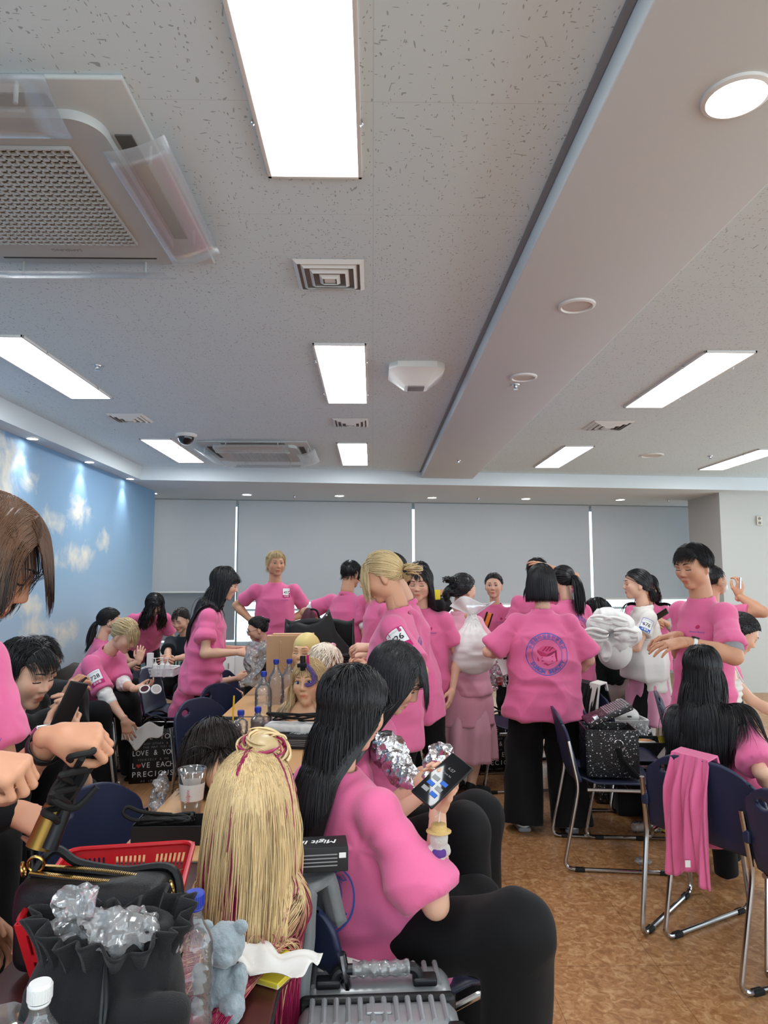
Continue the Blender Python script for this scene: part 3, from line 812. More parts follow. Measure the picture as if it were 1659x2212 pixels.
# ---------------------------------------------------------------- bodies
def ik(a, c, l1, l2, pole):
    d = c-a; L = np.linalg.norm(d); 
    if L > (l1+l2)*.995: c = a+d/L*(l1+l2)*.995; d = c-a; L = np.linalg.norm(d)
    L = max(L, abs(l1-l2)+.02)
    u = d/L; x = (l1*l1-l2*l2+L*L)/(2*L); hgt = math.sqrt(max(l1*l1-x*x, 0))
    p = A(*pole)-u*np.dot(A(*pole), u); return a+u*x+nrm(p)*hgt, c
PEOPLE = []
class Person:
    def __init__(s, **kw):
        s.o = dict(yaw=180, lean=0, side=0, hy=0, hp=0, ht=0, nf=.35, sit=False, seat=.46, sw=1., scale=None, stance=.1, twist=0, fem=1., bulk=1., Y=4.)
        s.o.update(kw); s.solve()
    def joints(s, pel, k):
        o = s.o; a = math.radians(o['yaw']); F = A(math.sin(a), math.cos(a), 0); R = A(math.cos(a), -math.sin(a), 0); Z = A(0, 0, 1)
        U = nrm(Z+math.tan(math.radians(o['lean']))*F+math.tan(math.radians(o['side']))*R)
        TF = nrm(F-U*np.dot(F, U)); TR = np.cross(TF, U)
        t = math.radians(o['twist']); SF = TF*math.cos(t)+TR*math.sin(t); SR = TR*math.cos(t)-TF*math.sin(t)
        nb = pel+U*.50*k; nd = nrm(U+o['nf']*TF)
        y, p, q = math.radians(o['hy']), math.radians(o['hp']), math.radians(o['ht'])
        lu = nrm(U*.5+Z*.5)
        hf = nrm(SF-Z*SF[2]); hr = np.cross(hf, Z)
        f1 = hf*math.cos(y)+hr*math.sin(y); r1 = hr*math.cos(y)-hf*math.sin(y); u1 = Z
        f2 = f1*math.cos(p)-u1*math.sin(p); u2 = u1*math.cos(p)+f1*math.sin(p)
        u3 = u2*math.cos(q)+r1*math.sin(q); r3 = r1*math.cos(q)-u2*math.sin(q)
        hc = nb+k*(.075*nd+.10*u3+.012*f2)
        d = dict(F=F, R=R, U=U, TF=TF, TR=TR, SF=SF, SR=SR, nb=nb, pel=pel, k=k)
        d['head'] = Frame(hc, r3, f2, u3, k*o.get('hk', 1.))
        sw = .158*o['sw']*k
        d['sh'] = {-1: pel+U*.422*k-SR*sw, 1: pel+U*.422*k+SR*sw}
        d['hip'] = {-1: pel-R*.088*k, 1: pel+R*.088*k}
        return d
    def solve(s):
        o = s.o; x, yt = o['head']; tgt = P(x, yt, o['Y']); k = o['scale'] or 1.
        for i in range(4):
            pz = (o['seat']+.085*k) if o['sit'] else .868*k*o.get('drop', 1.)
            j = s.joints(A(0, 0, pz), k); h = j['head']
            top = h.c+h.k*.124*nrm(h.U*.9+A(0, 0, .35))
            if o['scale'] is None: k = np.clip(k*(tgt[2]-(pz if o['sit'] else 0))/(top[2]-(pz if o['sit'] else 0)), .86, 1.2)
        off = tgt-top
        if o['scale'] is None and not o['sit']: off[2] = 0
        if o['sit']: off[2] = 0
        if o.get('pz') is not None: off[2] = o['pz']-pz
        s.j = s.joints(A(0, 0, pz)+off, k); s.k = k; s.fix_limbs()
    def tgt(s, t):
        """('px', x, y, Y) or ('b', right, forward, up) relative to the pelvis"""
        if t[0] == 'px': return P(*t[1:4])
        return s.j['pel']+s.k*(s.j['R']*t[1]+s.j['F']*t[2]+A(0, 0, t[3]))
    def fix_limbs(s):
        j, o, k = s.j, s.o, s.k; j['el'] = {}; j['wr'] = {}; j['kn'] = {}; j['an'] = {}; j['toe'] = {}
        for q in (-1, 1):
            nm = 'LR'[q > 0]
            t = o.get('arm'+nm) or ('b', q*.225, .035, -.055)
            pole = o.get('pole'+nm); 
            pole = j['R']*q*.5-j['F']*.4+A(0, 0, -1.) if pole is None else j['R']*pole[0]+j['F']*pole[1]+A(0, 0, pole[2])
            j['el'][q], j['wr'][q] = ik(j['sh'][q], s.tgt(t), .275*k, .235*k, pole)
            if o['sit']:
                kt = o.get('knee'+nm); an = o.get('ank'+nm)
                kn = s.tgt(kt) if kt else j['hip'][q]+k*(.42*j['F']+q*.06*j['R'])+A(0, 0, o['seat']+.045-j['pel'][2]+.02)
                kn = j['hip'][q]+nrm(kn-j['hip'][q])*.42*k
                av = s.tgt(an) if an else A(*(kn[:2]+k*(.03*j['F'][:2])), .085)
                if not o.get('freefoot'):
                    hv = av[:2]-kn[:2]; dz = kn[2]-.085; mx = math.sqrt(max((.44*k)**2-dz*dz, 0.004)); n_ = np.linalg.norm(hv)
                    av = A(*(kn[:2]+(hv if n_ < mx else hv/n_*mx)), .085)
                else: av = kn+nrm(av-kn)*min(.40*k, max(np.linalg.norm(av-kn), .25*k))
            else:
                an = o.get('ank'+nm)
                av = s.tgt(an) if an else A(*(j['pel'][:2]+k*(q*o['stance']*j['R'][:2]-.01*j['F'][:2])), .08)
                kn, av = ik(j['hip'][q], av, .415*k, .40*k, j['F']+.1*q*j['R'])
            j['kn'][q], j['an'][q] = kn, av
            fd = nrm(j['F']+q*.18*j['R']); j['fd'] = fd; j['toe'][q] = (av, fd)
    # ---- builders
    def build(s, name, label, group=None):
        s.root = thing(name, label, 'person', (s.j['pel'][0], s.j['pel'][1], 0), 0, group); s.off = A(s.j['pel'][0], s.j['pel'][1], 0)
        return s
    def mk(s, nm, VFT, mats, parent=None, fm=None, angle=None):
        V, F, T = VFT
        par = parent or s.root
        o = mesh_np(nm, V-s.off, F, mats, par, True, angle, fm, T)
        return o
    def part(s, nm, V, F, m, parent=None, angle=None):
        return mesh_np(nm, V-s.off, F, m, parent or s.root, True, angle)
    def mbpart(s, mb, nm, m, parent=None, **kw):
        mb.v = [v-s.off for v in mb.v]; return mb.build(nm, m, parent or s.root, **kw)
    def body(s, tone=SKIN, eyes='down', lips=(.62, .3, .3), brow=None, res=None, hands=None, bare=False, legs='none', makeup=0., face=True, legtone=None):
        """one continuous figure: trunk, limbs, hands, neck, head"""
        j, k, o = s.j, s.k, s.o; q = max(.5, min(1., o['Y']/4.)); bw = o['bulk']
        hd = j['head']; s.tone = tone
        TT = np.stack([j['TR'], j['TF'], j['U']], 1)
        tr = [Loft(j['pel'], TT, [(-.10*k, .12*k*bw, .09*k*bw), (0, .155*k*bw, .105*k*bw), (.17*k, .118*k*bw, .088*k*bw), (.33*k, .145*k*bw, .10*k*bw), (.42*k, .13*k, .08*k), (.47*k, .07*k, .055*k)], .03*k)]
        s.trunk = tr
        nk = Cone(j['nb']-.02*k*j['U'], hd.w((0, -.02, -.05)), .053*k*(.92 if o['fem'] else 1.08), .052*k*(.9 if o['fem'] else 1.05), .02*k)
        s.neck = nk
        pr = tr+[nk]
        for t in (-1, 1):
            sh, el, wr = j['sh'][t], j['el'][t], j['wr'][t]; m = .92 if o['fem'] else 1.1
            m *= o.get('armk', 1.)
            pr += [Cone(j['nb']-.06*k*j['U'], sh, .034*k, .036*k, .02*k), Cone(sh, el, .041*k*m, .036*k*m, .015*k),
                   Cone(el, el+(wr-el)*.35, .036*k*m, .037*k*m, .015*k), Cone(el+(wr-el)*.35, wr, .037*k*m, .0245*k*m, .015*k)]
            hp, kn, an = j['hip'][t], j['kn'][t], j['an'][t]
            pr += [Cone(hp, kn, .066*k, .048*k, .03*k), Cone(kn, kn+(an-kn)*.35, .046*k, .05*k, .02*k), Cone(kn+(an-kn)*.35, an, .05*k, .034*k, .02*k)]
            av, fd = j['toe'][t]
            pr += [Cone(an, A(*an[:2], an[2]-.04)+fd*.05*k, .034*k, .028*k, .02*k), Cone(A(*an[:2], an[2]-.04)+fd*.05*k, A(*an[:2], an[2]-.055)+fd*.12*k, .028*k, .02*k, .02*k)]
        s.bp = pr
        V, F = sdf_mesh(pr, .009 if q > .7 else .007, smooth=2)
        parts = [(V, F, np.tile(tone, (len(V), 1)))]
        hp = head_prims(hd, o['fem']); s.hp = hp
        nkh = Cone(j['nb']+.02*k*j['U'], hd.w((0, -.02, -.05)), nk.ra, nk.rb, .02*k)
        xt = None
        V, F, T, xt = build_face(hd, hp, tone, eyes, lips=lips, res=(res or (.0042 if q > .9 else .0032)), fem=o['fem'], neck=nkh, makeup=makeup)
        parts.append((V, F, T))
        s.hnd = {}
        for t in (-1, 1):
            hs = (hands or {}).get(t, {}); el, wr = j['el'][t], j['wr'][t]
            d = hs.get('d'); d = (wr-el) if d is None else A(*d)
            pn = hs.get('n'); pn = (j['R']*t+A(0, 0, .3)) if pn is None else A(*pn)
            kw = {a: b for a, b in hs.items() if a not in ('d', 'n')}
            V, F, T, fr = hand_mesh(wr, d, pn, t, k*.98*(.93 if o['fem'] else 1.03), tone=A(*tone)*A(1.02, .97, .95), h=.0045 if q > .8 else .0035, **kw)
            parts.append((V, F, T)); s.hnd[t] = fr
        V, F, T = join(parts); nf0 = len(F)
        # eye, lash and brow shapes ride in the same mesh
        fm = np.zeros(len(F), int)
        xv = np.concatenate(xt.v); xf = []; xm = []
        for f, m in zip(xt.f, xt.m):
            if len(f) == 4: xf.append(f); xm.append(m)
            elif len(f) == 3: xf.append((*f, f[2])); xm.append(m)
            else:
                for i in range(1, len(f)-1, 2):
                    g = (f[0], f[i], f[i+1], f[i+2] if i+2 < len(f) else f[i+1]); xf.append(g); xm.append(m)
        xf = [g for g in xf]
        tri = [g for g in xf if g[2] != g[3]]; tm = [m for g, m in zip(xf, xm) if g[2] != g[3]]
        V2 = np.concatenate([V, xv]); F2 = np.concatenate([F, np.array(tri)+len(V)]); fm = np.concatenate([fm, np.array(tm)])
        T2 = np.concatenate([T, np.tile(tone, (len(xv), 1))])
        s.mk('body', (V2, F2, T2), [M['skin'], M['eyewhite'], M['iris'], M[brow or 'brow'], M['iris']], None, fm)
        return s
    def tee(s, m='pink', ease=1., sleeve=.66, hem=-.15, nm='tee_shirt', fold=1., cuff=False, flare=1., neckr=1., length=None):
        j, k, o = s.j, s.k, s.o; bw = o['bulk']*ease; h = .0075 if o['Y'] > 3 else .006
        TT = np.stack([j['TR'], j['TF'], j['U']], 1); th = .011
        top = [(hem*k, .205*k*bw*flare, .158*k*bw*flare), (-.04*k, .198*k*bw, .150*k*bw), (.10*k, .18*k*bw, .132*k*bw), (.22*k, .176*k*bw, .128*k*bw, .004), (.34*k, .172*k*bw, .122*k*bw), (.42*k, .145*k*min(bw, 1.05), .088*k), (.475*k, .085*k, .066*k, -.006)]
        def parts(e, zb, ext):
            t = [tuple([r[0]-(zb if i == 0 else 0), r[1]-e, r[2]-e]+list(r[3:])) for i, r in enumerate(top)]
            L = [Loft(j['pel'], TT, t, .03*k, rd=.012)]
            for q in (-1, 1):
                sh, el = j['sh'][q], j['el'][q]; d = nrm(el-sh); E = sh+(el-sh)*sleeve
                L.append(Cone(j['nb']-.062*k*j['U'], sh+d*.02*k, .05*k-e*.6, .05*k-e, .035*k))
                class FC(Cone):
                    def __call__(z, p): return np.maximum(Cone.__call__(z, p), (p-z.E)@z.d-z.x)
                c = FC(sh+d*.005*k, E+d*.05*k, (.050 if o['fem'] else .057)*k*min(bw, 1.1)-e, (.072*k)*min(bw, 1.14)-e, .028*k); c.E, c.d, c.x = E, d, ext
                L.append(c); L.append(Ell(sh+d*.01*k, A(1, 1, 1)*(.052 if o['fem'] else .059)*k, None, .03*k))
                if cuff and e == 0:
                    c = FC(E-d*.03*k, E+d*.03*k, .0695*k*min(bw, 1.14)+.005, .071*k*min(bw, 1.14)+.006, .003); c.E, c.d, c.x = E, d, ext
                    L.append(c)
            return L
        out = parts(0, 0, 0)
        hd = j['head']; cu = nrm(s.neck.b-s.neck.a)
        cR = nrm(np.cross(j['TF'], cu)); cF = np.cross(cu, cR); CT = np.stack([cR, cF, cu], 1)
        out.append(Loft(j['nb'], CT, [(-.03*k, .074*k*neckr, .07*k*neckr), (.004*k, .069*k*neckr, .066*k*neckr)], .012, rd=.006))
        nh = Loft(j['nb'], CT, [(-.05*k, .060*k*neckr, .057*k*neckr), (.06*k, .060*k*neckr, .057*k*neckr)], .004)
        inn = [nh]
        for q in (-1, 1):
            sh, el = j['sh'][q], j['el'][q]; d = nrm(el-sh); E = sh+(el-sh)*sleeve; rr = .072*k*min(bw, 1.14)-.012
            inn.append(Cone(E-d*.012+d*rr, E+d*(.06+rr), rr, rr, .002))
        def cut(p, g): return np.maximum(g, -field(inn, p))
        V, F = sdf_mesh(out, h, cut, smooth=2, hollow=False)
        q = (V-j['pel']) @ TT/k; N = vnormals(V, F)
        sd = int(abs(j['pel'][0]*100))+3
        mz = np.clip((.44-q[:, 2])/.2, .12, 1)*fold
        diag = np.stack([q[:, 0]*5+q[:, 2]*3.5, q[:, 1]*5+q[:, 2]*2, q[:, 2]*4-q[:, 0]*2.5], -1)
        f1 = 1-2*np.abs(vnoise(diag, sd)); f2 = vnoise(np.stack([q[:, 0]*14, q[:, 1]*14, q[:, 2]*5], -1), sd+1); f3 = vnoise(q*A(7, 7, 26), sd+2)
        lowz = np.exp(-((q[:, 2]-.04)/.1)**2)
        arm = 0
        for t in (-1, 1):
            dx, dz = np.abs(q[:, 0])-.15, q[:, 2]-.34; rr_ = np.sqrt(dx*dx+dz*dz)+1e-4; th_ = np.arctan2(dz, -dx)
            arm = arm+np.where(q[:, 0]*t > 0, np.cos(th_*7+vnoise(q*5, sd+7)*2.5)*np.exp(-rr_/.17)*np.clip(rr_/.05, 0, 1), 0)
        f4 = 1-2*np.abs(vnoise(np.stack([q[:, 0]*9-q[:, 2]*6, q[:, 1]*9, q[:, 2]*7+q[:, 0]*4], -1), sd+5)); f4 = np.sign(f4)*np.abs(f4)**1.3
        V = V+N*((.012*f1+.0055*f4+.0045*f2)*mz+.009*f3*lowz*fold+.002*arm*fold)[:, None]
        V = relax(V, F, 1, .3)
        s.shirt = (V, F); s.shirt_prims = out
        s.top_obj = s.part(nm, V, F, M[m] if isinstance(m, str) else m)
        return s
    def inner_sleeves(s, m='whitecloth', to=.78, frm=.4, nm='undershirt_sleeve', side=(-1, 1), r=.05):
        j, k = s.j, s.k
        for q in side:
            sh, el, wr = j['sh'][q], j['el'][q], j['wr'][q]
            L = [Cone(sh+(el-sh)*frm, el, r*1.1*k, r*k, .02)]
            if to > 1: L.append(Cone(el, el+(wr-el)*(to-1), r*k, r*.86*k, .02))
            else: L = [Cone(sh+(el-sh)*frm, sh+(el-sh)*to, r*1.12*k, r*1.08*k, .02)]
            V, F = sdf_mesh(L, .006, smooth=2); N = vnormals(V, F)
            V = V+N*(.004*vnoise(V*A(30, 30, 60), 5))[:, None]
            s.part(nm, V, F, M[m])
        return s
    def pants(s, m='blackleg', thigh=.083, knee=.068, ank=.062, hem=.06, nm='trousers', short=None, hip=1.):
        j, k, o = s.j, s.k, s.o; bw = o['bulk']
        RR = np.stack([j['R'], j['F'], A(0, 0, 1)], 1); TT = np.stack([j['TR'], j['TF'], j['U']], 1)
        L = [Ell(j['pel']+.01*k*j['U'], A(.165*bw*hip, .118*bw*hip, .13)*k, TT, .04*k)]
        for q in (-1, 1):
            hp, kn, an = j['hip'][q], j['kn'][q], j['an'][q]
            if short is not None:
                L.append(Cone(hp, hp+(kn-hp)*short, thigh*k, thigh*1.02*k, .03*k)); continue
            e = an+nrm(an-kn)*(an[2]-hem if an[2] < .2 else .01)
            L += [Cone(hp, kn, thigh*k*bw, knee*k, .03*k)]
            class FC(Cone):
                def __call__(z, p): return np.maximum(Cone.__call__(z, p), (p-z.E)@z.d)
            c = FC(kn, e+nrm(an-kn)*ank, knee*k, ank*k, .03*k); c.E, c.d = e, nrm(an-kn); L.append(c)
        V, F = sdf_mesh(L, .009 if o['Y'] > 3 else .008, smooth=2); N = vnormals(V, F); q = (V-j['pel'])
        V = V+N*(.006*(1-2*np.abs(vnoise(q*A(9, 9, 4.5), 9)))+.003*vnoise(q*A(20, 20, 8), 4))[:, None]
        s.part(nm, V, F, M[m]); s.pant_prims = L
        return s
    def skirt(s, m='pinkrobe', top=.16, hemz=.35, rx=.24, ry=.2, folds=14, amp=.012, nm='skirt', wx=.15, wy=.12, open_=None, tiers=None, seed=1):
        """flared cloth from the waist down to the level hemz (metres above floor)"""
        j, k = s.j, s.k; zt = j['pel'][2]+top*k; R, F = j['R'], j['F']; c = j['pel'].copy()
        rng = np.random.default_rng(seed); ph = rng.random(6)*6
        n, mm = 120, 26
        def fn(u, v):
            a = 2*PI*u; z = zt+(hemz-zt)*v; e = min(1, v*1.6)**.8
            r_ = amp*v*(math.sin(folds*a+ph[0]+2*v)+.6*math.sin((folds*.6+1)//1*a+ph[1]))
            ax = wx+(rx-wx)*e; ay = wy+(ry-wy)*e
            p = c+R*math.cos(a)*(ax*k+r_)+F*math.sin(a)*(ay*k+r_); p[2] = z; return p
        mb = MB(); mb.grid(fn, n, mm); s.mbpart(mb, nm, M[m] if isinstance(m, str) else m, solid=.004)
        return s
    def shoes(s, m='blackplastic', sole='rubber', stripe=None, nm='shoe', kind='sneaker'):
        j, k = s.j, s.k
        for q in (-1, 1):
            an, fd = j['toe'][q]
            sd = A(fd[1], -fd[0], 0); z0 = max(an[2]-.085, 0.0)
            b = A(an[0], an[1], z0); R = np.stack([sd, fd, A(0, 0, 1)], 1)
            up = [Ell(b+fd*.035*k+A(0, 0, .045), A(.042, .085, .045)*k, R, .03), Ell(b+fd*.12*k+A(0, 0, .038), A(.044, .07, .032)*k, R, .03), Cone(b+A(0, 0, .05), b+A(0, 0, .09), .04*k, .04*k, .02)]
            V, F = sdf_mesh(up, .007, lambda p, g: np.maximum(g, z0+.016-p[:, 2]), hollow=False)
            sh = s.part(nm, V, F, M[m])
            so = [Box(b+fd*.065*k+A(0, 0, .014), A(.042*k, .118*k, .014), R, .03*.45, .01)]
            V, F = sdf_mesh(so, .006, smooth=2); s.part('sole', V, F, M[sole], sh)
            if stripe:
                mb = MB()
                for i in range(3):
                    for e in (-1, 1):
                        p0 = b+fd*(.03+.028*i)*k+sd*e*.045*k+A(0, 0, .03); p1 = b+fd*(.045+.028*i)*k+sd*e*.028*k+A(0, 0, .083)
                        mb.tube([p0, (p0+p1)/2+sd*e*.007, p1], .005*k, 6)
                s.mbpart(mb, 'stripe', M[stripe], sh)
        return s
    def coif(s, style, col, extra=(), nm='hair', **kw):
        body = kw.pop('collide', True)
        bp = (list(s.trunk)+[s.neck]+[q for q in getattr(s, 'shirt_prims', [])]) if body else []
        Y = s.o['Y']
        kw.setdefault('n', 2600 if Y < 2.5 else (1500 if Y < 4.3 else 800)); kw.setdefault('r', .0013 if Y < 2.5 else (.002 if Y < 4.3 else .003))
        (V, F, T), Pk = hair(s.j['head'], s.hp, style, col, body=bp, **kw)
        ps = [(V, F, T)]+list(extra)
        s.hair_obj = s.mk(nm, join(ps), [M['hair']])
        return s
    def bunat(s, loc, r, col, **kw): return bun(s.j['head'].w(loc), r*s.k, col, **kw)
    def back_emblem(s, up=.26, k=1., x=0.):
        j = s.j; o = j['pel']+j['U']*up*s.k+j['SR']*x
        emblem(k).on_mesh('back_print', INKS, s.shirt, o, j['TR'], j['U'], s.root).location = tuple(-s.off)
        return s
    def chest(s, up=.36, x=-.085, k=1.):
        j = s.j; o = j['pel']+j['U']*up*s.k+j['TR']*x*s.k
        chest_logo(k).on_mesh('chest_print', INKS, s.shirt, o, -j['TR'], j['U'], s.root).location = tuple(-s.off); return s
    def number(s, num, side=1, dirv=None, frac=.42, k=1., band='선수용', bm=5, at=None, up=None):
        """a paper competitor number on the sleeve (or at a point of the shirt)"""
        j = s.j
        if at is None:
            sh, el = j['sh'][side], j['el'][side]; o = sh+(el-sh)*frac; v = nrm(sh-el); w = nrm(dirv); w = nrm(w-v*np.dot(w, v))
        else: o = at; w = nrm(dirv); v = A(0, 0, 1) if up is None else nrm(up); v = nrm(v-w*np.dot(v, w))
        u = np.cross(v, w)
        bib(num, band, bm, k).on_mesh('number_tag', INKS, s.shirt, o, u, v, s.root, .003).location = tuple(-s.off); return s
    def watch(s, side, m='blackplastic', face='blackplastic', strap=None):
        j, k = s.j, s.k; el, wr = j['el'][side], j['wr'][side]; d = nrm(wr-el); c = wr-d*.045*k; up = nrm(A(0, 0, 1)-d*d[2]+j['R']*0)
        x = np.cross(d, up); mb = MB()
        for i in range(24):
            pass
        rr = .032*k
        mb.grid(lambda u, v: c+(x*math.cos(2*PI*u)+up*math.sin(2*PI*u))*(rr+.001+.002*math.sin(PI*v))+d*(v-.5)*.018, 24, 3)
        w = s.mbpart(mb, 'wristwatch_strap', M[strap or m], solid=.003)
        mb = MB(); R = np.stack([x, d, up], 1); mb.box(c+up*(rr+.005), (.03, .034, .009), .003, R=R); s.mbpart(mb, 'watch_case', M[face], w); return s
# ---------------------------------------------------------------- the room
def struct(o): o['kind'] = 'structure'; return o
def prop(o, label, cat, group=None): return tag(o, label, cat, group)
# ceiling board with short dark fissures
def ceiling_mat():
    q = MN('fissured ceiling board'); q.set(Roughness=.95, Specular_IOR_Level=.1)
    tc = q.n('ShaderNodeTexCoord'); acc = None
    for i, (sc, st, th) in enumerate(((80., (1, .36, 1), .10), (72., (.4, 1, 1), .09))):
        mp = q.n('ShaderNodeMapping', Scale=st, Location=(3.1*i, 1.7*i, .2), Rotation=(0, 0, .6*i)); q.l(tc.outputs['Object'], mp.inputs['Vector'])
        wn = q.n('ShaderNodeTexNoise', Scale=20., Detail=1.); q.l(mp.outputs[0], wn.inputs['Vector'])
        ad = q.n('ShaderNodeVectorMath', _operation='MULTIPLY_ADD'); q.l(wn.outputs['Color'], ad.inputs[0]); ad.inputs[1].default_value = (.05, .05, 0); q.l(mp.outputs[0], ad.inputs[2])
        vo = q.n('ShaderNodeTexVoronoi', Scale=sc); q.l(ad.outputs[0], vo.inputs['Vector'])
        lt = q.n('ShaderNodeMath', _operation='LESS_THAN'); lt.inputs[1].default_value = th*1.6; q.l(vo.outputs['Distance'], lt.inputs[0])
        if acc is None: acc = lt.outputs[0]
        else:
            mx = q.n('ShaderNodeMath', _operation='MAXIMUM'); q.l(acc, mx.inputs[0]); q.l(lt.outputs[0], mx.inputs[1]); acc = mx.outputs[0]
    # faint board joints
    br = q.n('ShaderNodeTexBrick', Scale=1.); br.offset = 0; br.inputs['Mortar Size'].default_value = .0012; br.inputs['Brick Width'].default_value = 1.2; br.inputs['Row Height'].default_value = .6
    q.l(tc.outputs['Object'], br.inputs['Vector'])
    m1 = q.n('ShaderNodeMix', _data_type='RGBA'); m1.inputs[6].default_value = (.70, .82, .87, 1); m1.inputs[7].default_value = (.40, .46, .48, 1); q.l(acc, m1.inputs[0])
    m2 = q.n('ShaderNodeMix', _data_type='RGBA'); m2.inputs[7].default_value = (.58, .67, .71, 1); q.l(m1.outputs[2], m2.inputs[6]); q.l(br.outputs['Fac'], m2.inputs[0])
    q.l(m2.outputs[2], q.b.inputs['Base Color'])
    return q.m
M['ceil'] = ceiling_mat()
M['plaster'] = mat('white plaster paint', 'd5dde1', .9, spec=.15, bump=.05, bscale=60)
M['wallwhite'] = mat('white wall paint', 'c2c3c0', .85, spec=.2, bump=.05, bscale=40)
def floor_mat():
    q = MN('mottled brown vinyl'); q.set(Roughness=.32, Specular_IOR_Level=.45)
    tc = q.n('ShaderNodeTexCoord')
    n1 = q.n('ShaderNodeTexNoise', Scale=26., Detail=6., Roughness=.6, Distortion=1.2); n2 = q.n('ShaderNodeTexNoise', Scale=1.1, Detail=2.)
    q.l(tc.outputs['Object'], n1.inputs['Vector']); q.l(tc.outputs['Object'], n2.inputs['Vector'])
    cr = q.n('ShaderNodeValToRGB'); e = cr.color_ramp.elements
    e[0].position = .34; e[0].color = srgb('9a6a40'); e[1].position = .68; e[1].color = srgb('d0a678')
    x = e.new(.5); x.color = srgb('b58355')
    q.l(n1.outputs['Fac'], cr.inputs[0])
    br = q.n('ShaderNodeTexBrick', Scale=1.); br.offset = 0
    for k, v in (('Mortar Size', .0016), ('Brick Width', .45), ('Row Height', .45), ('Mortar Smooth', .3)): br.inputs[k].default_value = v
    mp = q.n('ShaderNodeMapping', Location=(-.21, -.11, 0)); q.l(tc.outputs['Object'], mp.inputs['Vector']); q.l(mp.outputs[0], br.inputs['Vector'])
    br.inputs['Color1'].default_value = (1, 1, 1, 1); br.inputs['Color2'].default_value = (.93, .93, .93, 1); br.inputs['Mortar'].default_value = (.55, .5, .48, 1)
    mu = q.n('ShaderNodeMix', _data_type='RGBA', _blend_type='MULTIPLY'); mu.inputs[0].default_value = 1.
    q.l(cr.outputs[0], mu.inputs[6]); q.l(br.outputs['Color'], mu.inputs[7]); q.l(mu.outputs[2], q.b.inputs['Base Color'])
    rr = q.n('ShaderNodeMapRange'); rr.inputs['To Min'].default_value = .24; rr.inputs['To Max'].default_value = .44; q.l(n2.outputs['Fac'], rr.inputs['Value']); q.l(rr.outputs[0], q.b.inputs['Roughness'])
    return q.m
def plank_mat():
    q = MN('wood plank vinyl'); q.set(Roughness=.38, Specular_IOR_Level=.4)
    tc = q.n('ShaderNodeTexCoord'); mp = q.n('ShaderNodeMapping', Rotation=(0, 0, PI/2+.02)); q.l(tc.outputs['Object'], mp.inputs['Vector'])
    br = q.n('ShaderNodeTexBrick', Scale=1.)
    for k, v in (('Mortar Size', .0012), ('Brick Width', .9), ('Row Height', .1), ('Bias', 0.)): br.inputs[k].default_value = v
    br.inputs['Color1'].default_value = srgb('b0825a'); br.inputs['Color2'].default_value = srgb('9c6f47'); br.inputs['Mortar'].default_value = srgb('5d3b20')
    q.l(mp.outputs[0], br.inputs['Vector'])
    m2 = q.n('ShaderNodeMapping', Scale=(60, 3.5, 1)); q.l(tc.outputs['Object'], m2.inputs['Vector'])
    nz = q.n('ShaderNodeTexNoise', Scale=1., Detail=5., Distortion=.6); q.l(m2.outputs[0], nz.inputs['Vector'])
    mu = q.n('ShaderNodeMix', _data_type='RGBA', _blend_type='OVERLAY'); mu.inputs[0].default_value = .55
    q.l(br.outputs['Color'], mu.inputs[6]); q.l(nz.outputs['Fac'], mu.inputs[7]); q.l(mu.outputs[2], q.b.inputs['Base Color'])
    return q.m
M['floor'] = floor_mat(); M['plank'] = plank_mat()
def on_mural(x, y):
    d = ray(x, y); t = -2.91/d[0]; return (d*t)[1], EYE+(d*t)[2]
MURAL = [on_mural(x, y)+(ry, rz) for x, y, ry, rz in ((170, 1105, .34, .16), (160, 1205, .36, .15), (185, 1195, .2, .12), (10, 1010, .3, .3), (5, 1085, .2, .25), (75, 1360, .3, .14), (140, 1365, .3, .12), (60, 1310, .3, .1), (60, 1040, .2, .1), (225, 1170, .2, .12), (120, 1130, .3, .12), (110, 1395, .3, .1))]
